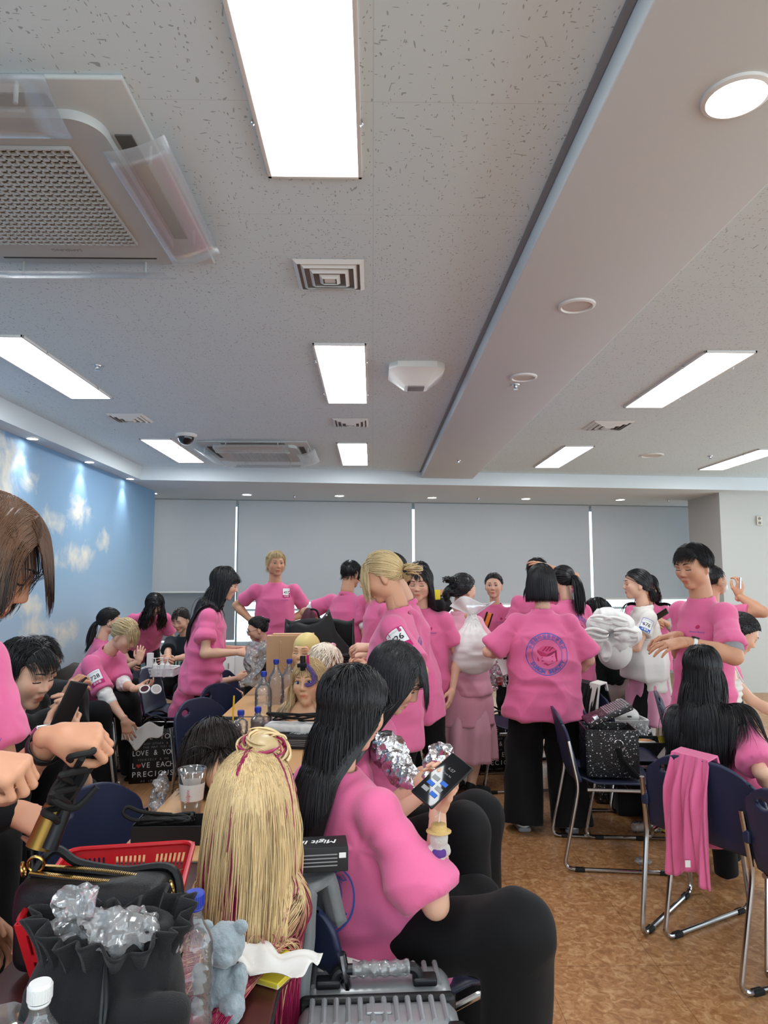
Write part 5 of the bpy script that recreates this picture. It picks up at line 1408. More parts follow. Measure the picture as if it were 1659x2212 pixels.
# 8 tall long-haired girl
p8 = cast('person with very long black hair standing in profile, holding up a plastic bag', yaw=82, hp=20, head=(496, 1225), Y=5.0, lean=7, nf=.55,
          armR=('px', 516, 1409, 4.8), armL=('px', 520, 1402, 5.05), poleR=(.35, -.7, -.9), poleL=(-.3, -.6, -1))
p8.body(SKINP, 'down', hands={1: dict(curl=.55, thumb=.6, d=A(1, .1, -.05), n=A(.1, -.7, .7)), -1: dict(curl=.6, d=A(1, -.1, 0), n=A(0, .5, .8))})
p8.tee(cuff=True, ease=.98, hem=-.13, fold=1.5).pants(); p8.coif('long', BLK, length=.50, seed=12, n=2400, r=.0019, ylim=(.045, .03), xlim=.11)
# 9 blond youth at the back
p9 = cast('person with short blond hair and pink tee standing before the blinds', yaw=168, hy=-10, hp=4, head=(597, 1189), Y=6.9, fem=0, sw=1.1, armR=('px', 540, 1338, 6.9), armL=('px', 624, 1338, 6.95), poleR=(.6, -.4, -1.2), poleL=(-.6, -.4, -1.2))
p9.body(SKIN, 'open', brow='browl'); p9.tee(ease=1.0).chest(); p9.pants()
p9.coif('short', BLD*.95, length=.06, seed=13, n=1200, r=.003, bang=dict(len=.05, w=.06), tip=(BLD, .02, .05))
p9.number('457', at=p9.j['pel']+p9.j['U']*.40*p9.k-p9.j['TR']*.10*p9.k, dirv=p9.j['TF'], k=.75, up=p9.j['U'])
# 10 seated in black with glasses
p10 = cast('seated person in black with glasses and a white zigzag hair clip', yaw=255, hp=18, head=(550, 1336), Y=6.0, sit=True, seat=.43, lean=8)
p10.body(SKINP, 'down'); p10.tee('black', nm='black_top').pants(); p10.coif('tied', BLK, tie=(0, -.1, .06), tail=.04, seed=14, extra=[p10.bunat((0, -.1, .06), .035, BLK, n=40)])
h = p10.j['head']; mb = MB(); mb.tube([h.w((-.02+.04*t, -.02-.075*t, .115-.02*t+.008*(-1)**i)) for i, t in enumerate(np.linspace(0, 1, 9))], .004, 6); p10.mbpart(mb, 'hair_clip', M['white'])
def glasses(p):
    h = p.j['head']; mb = MB()
    for s in (-1, 1):
        mb.tube([h.w((s*.032+.023*math.cos(t), .102, .004+.018*math.sin(t))) for t in np.linspace(0, 2*PI, 18, endpoint=False)], .0016*h.k, 6, closed=True)
        mb.tube([h.w((s*.055, .100, .008)), h.w((s*.074, .06, .008)), h.w((s*.08, -.01, .004))], .0018*h.k, 6)
    mb.tube([h.w((-.009, .103, .008)), h.w((.009, .103, .008))], .0016*h.k, 6); p.mbpart(mb, 'glasses', M['blackplastic'])
glasses(p10)
# 11 youth turned away
p11 = cast('person with cropped black hair and white undershirt hem, turned away beside the blond bun', yaw=38, hp=12, head=(762, 1210), Y=6.2, fem=0, sw=1.08, bulk=1.08, armL=('px', 706, 1352, 6.3), poleL=(-1, -.5, -.6))
p11.body(SKIN, 'down'); p11.tee().pants(); p11.inner_sleeves('whitecloth', .76, .4); p11.coif('short', BLK, length=.045, seed=15)
# 32 jeans
p32 = cast('person in pink tee and blue jeans, mostly hidden behind the blond bun', yaw=250, head=(793, 1222), Y=5.7, hp=20)
p32.body(SKINP, 'down'); p32.tee(hem=-.08).pants('denim', nm='jeans'); p32.coif('long', BLK, length=.3, seed=16)
# 13 pink torso behind 12
p13 = cast('person in pink tee hidden behind the blond bun, hands working at the table', yaw=268, hp=28, head=(826, 1199), Y=3.95, lean=6, armL=('px', 803, 1400, 3.75), armR=('px', 800, 1412, 3.95), poleL=(-.2, -.6, -1))
p13.body(SKINP, 'down', hands={-1: dict(curl=.7, thumb=.6, d=A(-1, 0, .1), n=A(0, -.5, 1)), 1: dict(curl=.6, d=A(-1, 0, -.1), n=A(0, -.3, 1))}); p13.tee().pants(); p13.coif('tied', BLK, tie=(0, -.1, 0), tail=.05, seed=17)
# 12 blond bun 726
p12 = cast('person with blond fringe, low blond bun and number 726 on the sleeve', yaw=282, hp=30, hy=-6, head=(806, 1196), Y=3.4, lean=-3, nf=.3,
           armL=('px', 800, 1450, 3.15), armR=('px', 800, 1440, 3.5), poleL=(-.6, -.5, -1), ht=0)
p12.body(SKIN, 'down', brow='browl'); p12.tee(ease=1.0, sleeve=.82, fold=.8).number('726', -1, (-.25, -1, .15), .40, .95)
emblem(.95).on_mesh('back_print', INKS, p12.shirt, p12.j['pel']+p12.j['U']*.25*p12.k, p12.j['TR'], p12.j['U'], p12.root).location = tuple(-p12.off)
p12.pants()
p12.coif('tied', BLD, tie=(.0, -.108, -.035), tail=.05, bang=dict(len=.165, w=.075), extra=[p12.bunat((0, -.15, -.04), .042, BLD, n=90, tr=.0028)], n=2600, r=.0016, tip=(BLD*1.1, .02, .09), seed=18)
h = p12.j['head']; mb = MB(); mb.tube([h.w((.022*math.cos(t), -.112+.006*math.sin(t), -.035+.024*math.sin(t))) for t in np.linspace(0, 2*PI, 16, endpoint=False)], .007, 8, closed=True); p12.mbpart(mb, 'hair_tie', M['rubber'])
# 14 girl with wispy fringe
p14 = cast('person with straight black hair and wispy fringe, hand raised beside the blond bun', yaw=196, hp=12, hy=0, head=(905, 1222), Y=4.55, armR=('px', 893, 1345, 4.3), armL=('b', -.22, .05, -.05), poleR=(.5, -.2, -1))
p14.body(SKINP, 'down', lips=(.75, .42, .40), hands={1: dict(curl=.45, thumb=.5, d=A(-.35, 0, 1), n=A(.3, -.9, .2))}); p14.tee().chest(); p14.pants()
p14.coif('long', BLK*1.4, length=.26, bang=dict(len=.06, w=.022), seed=19, n=1700)
# 15
p15 = cast('person seen only as black hair behind the wispy fringe, arm out with a yellow comb', yaw=20, head=(906, 1212), Y=5.9, armR=('px', 934, 1290, 5.9), poleR=(1, -.3, -1))
p15.body(SKIN, 'down', hands={1: dict(curl=.3, spread=.3, d=A(.9, 0, .5), n=A(-.3, -.5, 1))}); p15.tee('black', nm='black_top').pants(); p15.coif('long', BLK, length=.3, seed=20)
p34 = cast('person with black hair in a small knot, behind the blond bun at its right', yaw=330, head=(868, 1246), Y=5.3, scale=.95)
p34.body(SKINP, 'down'); p34.tee().pants(); p34.coif('tied', BLK, tie=(.03, -.09, .05), tail=.04, seed=21, extra=[p34.bunat((.03, -.09, .07), .032, BLK, n=40)])
# 16 pink robe
p16 = cast('person in long pink robe and tiered skirt holding up a tied white bag', yaw=48, hp=6, hy=10, head=(1003, 1240), Y=4.95, bulk=1.06,
           armR=('px', 1016, 1345, 4.7), armL=('b', -.15, .25, .15), poleR=(.9, -.4, -.8))
p16.body(SKINP, 'down', hands={1: dict(curl=1.1, thumb=.8, d=A(.25, -.1, 1), n=A(.5, -.8, .3))})
p16.tee('pinkrobe', sleeve=1.0, ease=1.18, hem=-.1, nm='pink_robe', fold=1.3)
p16.inner_sleeves('pinkrobe', 1.8, .9, nm='robe_sleeve', side=(1, -1), r=.062)
p16.skirt('pinkrobe', top=.12, hemz=P(1000, 1556, 4.95)[2], rx=.245, ry=.225, folds=7, amp=.012, nm='robe_skirt', wx=.185, wy=.16)
p16.skirt(mat('pale pink skirt', 'd79fae', .7, bump=.15, bscale=80), top=0, hemz=P(1000, 1632, 4.95)[2], rx=.262, ry=.225, folds=11, amp=.02, nm='skirt', wx=.17, wy=.14, seed=4)
p16.shoes('rubber', nm='slipper')
p16.coif('tied', BLK, tie=(-.01, -.10, .02), tail=.12, seed=22, puff=.012, extra=[p16.bunat((-.03, -.125, .065), .042, BLK, n=60), p16.bunat((0, -.095, -.03), .05, BLK, n=60)])
# 17 crossed arms
p17 = cast('person with crossed arms and black updo facing the camera', yaw=205, hy=-8, hp=2, head=(1066, 1238), Y=6.2, armR=('b', -.12, .19, .20), armL=('b', .12, .22, .17), poleR=(.7, -.2, -1), poleL=(-.7, -.2, -1))
p17.body(SKINP, 'open', hands={1: dict(curl=.4), -1: dict(curl=.4)}); p17.tee().chest(); p17.pants(); p17.watch(-1)
p17.coif('tied', BLK, tie=(0, -.08, .085), tail=.04, seed=23, extra=[p17.bunat((0, -.08, .11), .032, BLK, n=40)])
h = p17.j['head']; mb = MB(); mb.tube([h.w((.03*math.cos(t), -.075+.03*math.sin(t), .10+.006*math.sin(3*t))) for t in np.linspace(0, 2*PI, 16, endpoint=False)], .007, 8, closed=True); p17.mbpart(mb, 'hair_tie', M['white'])
# 18 bob, back view
p18 = cast('person with sleek black bob seen from behind, wide black trousers', yaw=8, hp=4, head=(1168, 1219), Y=4.3, bulk=1.06, stance=.15,
           armL=('px', 1088, 1415, 4.45), armR=('b', .2, .2, .05), poleL=(-1, -.5, -.7), poleR=(1, -.5, -.7))
p18.body(SKINP, 'down', hands={-1: dict(curl=.7, d=A(-.1, .5, -.8), n=A(-.8, -.6, 0))})
p18.tee(ease=1.14, sleeve=.88, hem=-.17, flare=1.04, fold=1.5).back_emblem(.235, 1.0, .005); p18.pants(thigh=.105, knee=.115, ank=.125, hem=.035).shoes('white', sole='label_grey')
p18.coif('long', BLK, length=.26, seed=24, n=3200, r=.0016, puff=.012, zcut=p18.j['head'].c[2]-.115)
# 19 hand on head
p19 = cast('person seen above the black bob, black hair with own hand laid on top', yaw=15, head=(1160, 1204), Y=5.9, armR=('px', 1182, 1224, 5.75), poleR=(1, -.3, .4))
p19.body(SKIN, 'down', hands={1: dict(curl=.25, spread=.25, d=A(-1, .1, .45), n=A(.2, -.4, 1))}); p19.tee().pants(); p19.coif('short', BLK, length=.06, seed=25)
# 20 ponytail back
p20 = cast('person in pink tee with black ponytail, back turned, right of the black bob', yaw=338, hp=8, head=(1212, 1222), Y=5.55, lean=3)
p20.body(SKINP, 'down'); p20.tee().back_emblem(.26, .95); p20.pants(); p20.coif('tied', BLK, tie=(.02, -.105, .02), tail=.3, seed=26)
# 21 seated dark green
p21 = cast('seated person in dark green top and pale grey trousers behind the white towels', yaw=72, hp=8, head=(1295, 1291), Y=5.75, sit=True, seat=.44, lean=8, bulk=1.08,
           kneeR=('px', 1370, 1448, 5.6), kneeL=('px', 1380, 1440, 5.9), armR=('b', .1, .35, .12), armL=('b', -.1, .35, .12))
p21.body(SKINP, 'down'); p21.tee('darkgreen', sleeve=1, nm='dark_green_top'); p21.inner_sleeves('darkgreen', 1.8, .9, nm='long_sleeve', r=.052); p21.pants('greycloth', thigh=.098, knee=.085, ank=.09); p21.coif('long', BLK, length=.42, seed=27)
# 22 white tee 676
p22 = cast('person in white tee numbered 676 and pink apron, carrying white towels', yaw=276, hp=2, head=(1373, 1229), Y=5.2, lean=2,
           armL=('px', 1308, 1385, 5.0), armR=('px', 1310, 1380, 5.3), poleL=(-.2, -.8, -1), poleR=(.2, -.8, -1))
p22.body(SKINP, 'down', hands={-1: dict(curl=.5), 1: dict(curl=.5)}); p22.tee('whitetee', ease=.9, sleeve=.55, nm='white_tee_shirt', neckr=1.15).number('676', -1, (-.3, -1, .1), .34, .8, '모델용', 6)
p22.pants(); p22.skirt(mat('pink apron cloth', 'd593ae', .6, bump=.2, bscale=60, sheen=.2), top=.10, hemz=P(1380, 1560, 5.2)[2], rx=.195, ry=.16, folds=9, amp=.012, nm='apron_skirt', wx=.15, wy=.12, seed=6)
p22.coif('tied', BLK, tie=(.0, -.105, -.045), tail=.1, seed=28, n=1800)
# 23 phone
p23 = cast('person with very long parted black hair looking at a black wallet phone', yaw=192, hp=28, head=(1402, 1244), Y=6.3, armR=('px', 1404, 1352, 6.05), armL=('px', 1428, 1340, 6.05), poleR=(1, -.3, -1), poleL=(-1, -.3, -1))
p23.body(SKIN, 'down', hands={1: dict(curl=.7), -1: dict(curl=.7)}); p23.tee(); p23.inner_sleeves('greycloth', 1.4, .6, side=(-1,)); p23.pants('greycloth'); p23.coif('long', BLK, length=.48, seed=29)
# 24 man at right
p24 = cast('standing person with black bowl hair and white-strapped watch, reaching out both hands', yaw=253, hp=16, hy=-10, head=(1488, 1174), Y=3.75, fem=0, sw=.96, bulk=.84, lean=-1, nf=.2,
           armL=('px', 1478, 1387, 3.5), armR=('px', 1460, 1374, 3.75), poleL=(-.9, -.6, -.8), poleR=(.5, -.6, -1), armk=1.08)
p24.body(SKIN*.93, 'down', lips=(.8, .45, .42), hands={-1: dict(curl=.28, spread=.16, thumb=.2, d=A(-1, -.05, -.12), n=A(.1, -.35, 1)), 1: dict(curl=.35, d=A(-1, 0, -.1), n=A(0, .2, 1))})
p24.tee(cuff=True, sleeve=.78, ease=1.02, fold=1.4).chest(up=.345, x=-.07); p24.pants(); p24.inner_sleeves('label_grey', .84, .5)
p24.number('723', at=p24.j['pel']+p24.j['U']*.24*p24.k+p24.j['TR']*.08*p24.k, dirv=p24.j['TF']+p24.j['TR']*.3, k=.85, up=p24.j['U'])
p24.coif('long', BLK, length=.105, bang=dict(len=.062, w=.078), seed=30, n=3800, r=.0013, puff=.004, ylim=(.075, .03), zcut=p24.j['head'].c[2]-.012); p24.watch(-1, 'blackplastic', 'blackplastic', 'white')
# 25 masked
p25 = cast('person in white face mask raising a small device by the pillar', yaw=70, head=(1540, 1220), Y=5.2, fem=0, armR=('px', 1596, 1287, 5.0), poleR=(1., -.2, -1.2))
p25.body(SKIN, 'down', hands={1: dict(curl=.6, d=A(.25, 0, 1), n=A(.3, -.9, 0))}); p25.tee().pants(); p25.coif('short', BLK, length=.03, seed=31)
h = p25.j['head']; V, F = sdf_mesh([Ell(h.w((0, .07, -.055)), A(.052, .05, .046)*h.k, h.M)], .005, lambda p, g: np.maximum(g, -(h.l(p)[:, 1]-.03)), hollow=False); p25.part('face_mask', V, F, M['white'])
mb = MB(); [mb.tube([h.w((s*.05, .07, -.03-.03*e)), h.w((s*.075, .02, -.015-.02*e)), h.w((s*.08, -.012, -.01-.02*e))], .0018, 5) for s in (-1, 1) for e in (0, 1)]; p25.mbpart(mb, 'mask_strap', M['white'])
# 26 white dress
p26 = cast('person in strappy white dress with wavy black hair, seated looking down', yaw=112, hp=34, hy=-6, head=(1618, 1330), Y=4.25, sit=True, seat=.44, lean=3, nf=.8,
           armR=('px', 1652, 1600, 4.0), armL=('b', -.1, .4, .1), poleR=(.5, -.5, -.8))
p26.body(SKINP*1.02, 'down', lips=(.75, .38, .36))
j, k = p26.j, p26.k; TT = np.stack([j['TR'], j['TF'], j['U']], 1)
V, F = sdf_mesh([Loft(j['pel'], TT, [(-.1*k, .19*k, .15*k), (0, .175*k, .13*k), (.17*k, .138*k, .108*k), (.33*k, .163*k, .12*k), (.37*k, .155*k, .112*k)], .02, rd=.008)], .007); N = vnormals(V, F)
V = V+N*(.004*np.sin((V@j['U'])*170)+.003*vnoise(V*A(30, 30, 30), 3))[:, None]; p26.part('dress_bodice', V, F, M['whitetee'])
p26.skirt('whitetee', top=.06, hemz=.12, rx=.40, ry=.42, folds=13, amp=.03, nm='dress_skirt', wx=.19, wy=.16, seed=7)
for s in (-1, 1):
    mb = MB(); a = j['pel']+j['U']*.36*k+j['TR']*s*.10*k; t0, t1 = a+j['TF']*.11*k, a-j['TF']*.11*k; top = j['pel']+j['U']*.485*k+j['TR']*s*.105*k
    mb.tube(bez([t0, top+j['TF']*.04, top, t1], 8), .005, 6)
    for e in (-1, 1): mb.tube(bez([top, top+j['TF']*e*.05+A(0, 0, .01)+j['TR']*s*.03, top+j['TF']*e*.035-A(0, 0, .06)+j['TR']*s*.05, top+j['TR']*s*.01], 6), .005, 6)
    p26.mbpart(mb, 'tied_strap', M['whitetee'])
p26.coif('tied', BLK*1.1, tie=(0, -.098, .02), tail=.42, wave=.12, seed=32, n=2400, puff=.012, extra=[p26.bunat((0, -.08, .07), .04, BLK, n=50)])
# 27 long hair right, back view
p27 = cast('person with long straight black hair seated on a navy chair before the reaching one', yaw=44, hp=10, head=(1518, 1393), Y=3.15, sit=True, seat=.43, lean=-7, side=-7, nf=.4,
           armR=('px', 1672, 1716, 2.95), armL=('b', -.1, .42, .1), poleR=(.5, -.6, -.8))
p27.body(SKINP, 'down'); p27.tee(cuff=True, sleeve=.85, ease=1.02, fold=1.5).pants(); p27.coif('long', BLK*1.1, length=.48, seed=33, n=3600, r=.0015, ylim=(.05, -.02))
# 28 foreground girl
p28 = cast('person with hip-long black hair seated nearest the camera, holding a lit phone', yaw=52, hp=20, hy=8, head=(784, 1437), Y=2.0, sit=True, seat=.43, lean=-14, nf=.4,
           armR=('px', 946, 1748, 1.90), armL=('px', 930, 1700, 2.2), poleR=(.55, -.25, -1), kneeR=('px', 1075, 2010, 1.78), kneeL=('px', 1000, 1960, 2.22), ankR=('px', 1090, 2420, 1.85), ankL=('px', 1000, 2360, 2.2))
p28.body(SKINP, 'down', hands={1: dict(curl=.62, thumb=.15, spread=.1, d=A(.25, .1, 1), n=A(.75, .6, -.05)), -1: dict(curl=.6, thumb=.4, d=A(.6, -.5, .4), n=A(.4, .8, .2))})
p28.tee(ease=1.08, sleeve=.9, hem=-.16, fold=1.9).back_emblem(.22, 1.0, 0.); p28.pants(thigh=.095, knee=.085, ank=.092); p28.coif('long', BLK, length=.60, seed=34, n=5200, r=.0011, ylim=(.05, -.045), xlim=.105)
# 29 foil
p29 = cast('person with dark hair past the cheek, eating a roll from foil', yaw=108, hp=34, hy=-8, head=(884, 1398), Y=2.5, sit=True, seat=.43, lean=2, nf=.6,
           armR=('px', 902, 1690, 2.2), armL=('px', 905, 1672, 2.45), poleR=(.4, -.4, -1), kneeR=('px', 985, 1800, 2.35), kneeL=('px', 1000, 1775, 2.6), ankR=('px', 1010, 2120, 2.35), ankL=('px', 1020, 2080, 2.6))
p29.body(SKINP, 'down', lips=(.7, .34, .34), hands={1: dict(curl=.65, thumb=.5, d=A(.9, -.2, .25), n=A(.2, -.6, .8)), -1: dict(curl=.6, thumb=.5, d=A(.9, -.1, .3), n=A(.1, .3, .9))})
p29.tee('pink').pants(thigh=.095, knee=.085, ank=.092); p29.coif('long', BLK*1.5, length=.40, bang=dict(len=.14, w=.05), seed=35, n=4200, r=.0013, puff=.012, ylim=(.065, .05))
# 31 black sleeves at the left edge
p31 = cast('person in black long sleeves at the left picture edge, only a fist in sight', yaw=85, head=(-260, 1430), Y=1.88, sit=True, seat=.425, lean=12, fem=0, armR=('px', 18, 1752, 1.85), armL=('b', -.12, .4, .05), kneeR=('px', 60, 1800, 1.95), kneeL=('px', 60, 1760, 2.25))
p31.body(SKIN, 'down', hands={1: dict(curl=1.1, thumb=.7, d=A(1, .1, -.35), n=A(.2, -.5, .8))}); p31.tee('black', sleeve=1, nm='black_top'); p31.inner_sleeves('black', 1.95, .9, nm='long_sleeve', r=.05); p31.pants(thigh=.1, knee=.1, ank=.1); p31.coif('short', BLK, length=.06, seed=36, n=800)
# 33 behind the tall girl
p33 = cast('bare-legged person in black shorts seated behind the tall long-haired one', yaw=95, hp=30, head=(472, 1372), Y=5.6, sit=True, seat=.43, lean=14, armR=('px', 512, 1465, 5.4), armL=('b', -.1, .4, .1), kneeR=('b', .1, .4, -.02), ankR=('px', 392, 1610, 5.4))
p33.body(SKINP, 'down'); p33.tee().pants(short=.8, nm='shorts').shoes('white'); p33.coif('tied', BLK, tie=(0, -.1, 0), tail=.1, seed=37)
# ---------------------------------------------------------------- chairs and tables
def chair_proto():
    o = thing('stacking_chair', 'x', 'chair', (0, 0, 0), 0, 'navy plastic chairs on chrome sled frames')
    # seat: shallow moulded shell
    mb = MB()
    def seat(u, v):
        x = (u-.5)*2; y = v
        w = .225*(1-.10*max(0, (.25-v))*2)*(1-.06*max(0, v-.85)/.15)
        z = .455-.012*math.cos(x*PI/2)+.016*x*x+.03*max(0, (.18-v))/.18-.028*max(0, v-.86)/.14
        return (x*w, -.20+.42*y, z)
    mb.grid(seat, 16, 16); mb.build('seat', M['navyplastic'], o, solid=.01)
    # back with rounded upper corners and a hand hole
    nu, nv = 36, 30; V = []; F = []
    def bp(u, v):
        x = (u-.5)*2; h = v
        w = .222*(1-.14*h**2); top = max(0, h-.70)/.30; w *= math.sqrt(max(0, 1-.30*top**2.4)); 
        z = .475+.365*h-.055*abs(x)**3*top
        return x*w, z
    hx, hz, ha, hb = -.105, .765, .036, .019
    P2 = [[bp(i/nu, j/nv) for j in range(nv+1)] for i in range(nu+1)]
    ins = lambda p: ((p[0]-hx)/ha)**2+((p[1]-hz)/hb)**2 < 1
    keep = [[not ins(((P2[i][j][0]+P2[i+1][j+1][0])/2, (P2[i][j][1]+P2[i+1][j+1][1])/2)) for j in range(nv)] for i in range(nu)]
    for i in range(nu+1):
        for j in range(nv+1):
            x, z = P2[i][j]
            ad = [keep[a][b] for a in (i-1, i) for b in (j-1, j) if 0 <= a < nu and 0 <= b < nv]
            if any(ad) and not all(ad):
                t = math.atan2((z-hz)/hb, (x-hx)/ha); x, z = hx+ha*math.cos(t), hz+hb*math.sin(t)
            h = (z-.475)/.365
            y = -.205-.075*h-.035*(1-(x/.222)**2)*(1-.2*h)+.05*max(0, .14-h)
            V.append((x, y, z))
    for i in range(nu):
        for j in range(nv):
            if keep[i][j]: F.append((i*(nv+1)+j, (i+1)*(nv+1)+j, (i+1)*(nv+1)+j+1, i*(nv+1)+j+1))
    mb = MB(); mb.add(V, F); mb.build('backrest', M['navyplastic'], o, solid=.014)
    for s in (-1, 1):
        x = s*.236
        path = fillet([(x*.97, -.262, .70), (x, -.215, .455), (x, -.30, .012), (x, .275, .012), (x, .215, .44), (x*.97, -.17, .437)], .055, 7)
        mb = MB(); mb.tube(path, .0105, 10); fr = mb.build('frame', M['chrome'], o)
        for y in (-.22, .2):
            mb = MB(); mb.box((x, y, .011), (.028, .05, .022), .006); mb.build('glide', M['rubber'], fr)
        mb = MB(); mb.box((x*.95, -.247, .60), (.03, .018, .05), .006); mb.build('back_bracket', M['navyplastic'], o)
    mb = MB()
    mb.tube([(-.225, .05, .437), (.225, .05, .437)], .009, 8); mb.build('crossbar', M['chrome'], o)
    o.scale = (1, 1, .93); return o
PROTO = chair_proto(); CH = [0]
def chair(x, y, yaw, label, z=0.):
    """yaw as for people: 0 faces away from the camera, 90 faces right"""
    o = PROTO if CH[0] == 0 else copy_tree(PROTO); CH[0] += 1
    o.location = (x, y, z); o.rotation_euler = (0, 0, -math.radians(yaw)); o['label'] = label; return o
def chair_at(px, py, yaw, label, dx=0, dy=0):
    g = PZ(px, py, 0); return chair(g[0]+dx, g[1]+dy, yaw, label)
def chair_back(px, py, yaw, label, z=.61, flip=False):
    b = PZ(px, py, z); a = math.radians(yaw); q = b+A(math.sin(a), math.cos(a), 0)*.27; o = chair(q[0], q[1], yaw, label)
    if flip: o.scale[0] = -1
    return A(q[0], q[1], 0)
def under(p, yaw=None, back=.06):
    f = p.j['F']; q = p.j['pel']-f*back; return q[0], q[1], (p.o['yaw'] if yaw is None else yaw)
def mid(*pts):
    g = [PZ(x, y, 0) for x, y in pts]; return sum(g)/len(g)
g = mid((1225, 1883), (1425, 1893), (1215, 1806), (1395, 1816)); CHA = chair(g[0]+.03, g[1], 97, 'navy chair on chrome sled frame carrying the black sequinned bag'); CA = g
g2 = A(1.55, 4.33, 0); CHB = chair(g2[0], g2[1], 94, 'navy chair just behind the sequinned bag, its seat empty')
g3 = A(1.74, 4.86, 0); chair(g3[0], g3[1], 72, 'navy chair holding the white basket, a black garment over its back')
CD = chair_back(1542, 1738, 62, 'navy chair with a pink tee shirt hung over its back')
chair(1.68, 2.46, 72, 'navy chair cut off by the right edge of the picture')
x, y, a = under(p27); CHF = chair(x, y, a, 'navy chair under the person with long straight hair at right')
g = mid((1065, 1735), (1050, 1690)); chair(g[0]+.22, g[1]+.22, 84, 'navy chair left of the black bob, its back edge-on')
C_BLK = g3.copy()
x, y, a = under(p21); chair(x, y, a, 'navy chair under the person in pale grey trousers')
g = mid((1440, 1600), (1460, 1640)); chair(g[0]+.12, g[1]+.3, 70, 'navy chair behind the pink apron, beside the rolled-sleeve person')
x, y, a = under(p26); chair(x, y, a, 'navy chair under the person in the white dress')
x, y, a = under(p28); CH28 = chair(x+.05, y, a, 'navy chair under the person in the foreground, a grey coat over its back'); C28 = A(x+.05, y, 0)
x, y, a = under(p29); chair(x, y, a, 'navy chair under the person eating from foil')
chair_back(196, 1812, 120, 'navy chair with a hand hole, nearest at left beside the red basket', flip=True)
chair_back(430, 1572, 120, 'navy chair with a hand hole, behind the dark brown wig', flip=True)
chair_back(474, 1532, 120, 'navy chair with a hand hole, touching the hem of the tall long-haired one', flip=True)
for p, l in ((p2, 'navy chair under the bowl-cut person reading a phone'), (p3, 'navy chair under the person with a bracelet'), (p4, 'navy chair under the person numbered 728'), (p5, 'navy chair under the person with the low ponytail'), (p7, 'navy chair under the person in the lettered dark tee'), (p10, 'navy chair under the person with glasses'), (p33, 'navy chair under the person in black shorts'), (p31, 'navy chair under the person at the left picture edge')):
    x, y, a = under(p); chair(x, y, a, l)
def table(x0, x1, y0, y1, z, top, label, nm='table'):
    o = thing(nm, label, 'table', ((x0+x1)/2, (y0+y1)/2, 0))
    w, d = x1-x0, y1-y0
    mb = MB(); mb.box((0, 0, z-.0125), (w, d, .025), .004); mb.build('table_top', M[top], o)
    mb = MB(); mb.box((0, 0, z-.0125), (w+.006, d+.006, .018), .004); mb.build('edge_band', M['rubber'] if top == 'redwood' else M['steelleg'], o)
    mb = MB(); mb.box((0, 0, z-.055), (w-.12, d-.16, .05)); mb.build('apron_frame', M['steelleg'], o, smooth=False)
    for sx in (-1, 1):
        for sy in (-1, 1):
            mb = MB(); mb.tube([(sx*(w/2-.05), sy*(d/2-.08), z-.03), (sx*(w/2-.05), sy*(d/2-.06), .0)], .016, 10); mb.build('leg', M['steelleg'], o)
    return o
TZ = .72
table(-.74, -.18, .55, 1.98, TZ, 'redwood', 'dark red-brown table in the foreground under the black bags')
table(-.73, -.17, 2.00, 3.98, TZ, 'wood', 'long pale wood table running back under the hot iron box')
table(-.86, .02, 4.02, 5.5, TZ, 'wood', 'pale wood table further back under the big black bag')
table(-.6, .7, 8.6, 9.2, .70, 'white', 'white table along the windows behind the group', 'side_table')
table(2.5, 3.7, 6.9, 7.5, .72, 'white', 'white table behind the pink apron at right', 'side_table')
def T(x, y, z=TZ): return PZ(x, y, z)
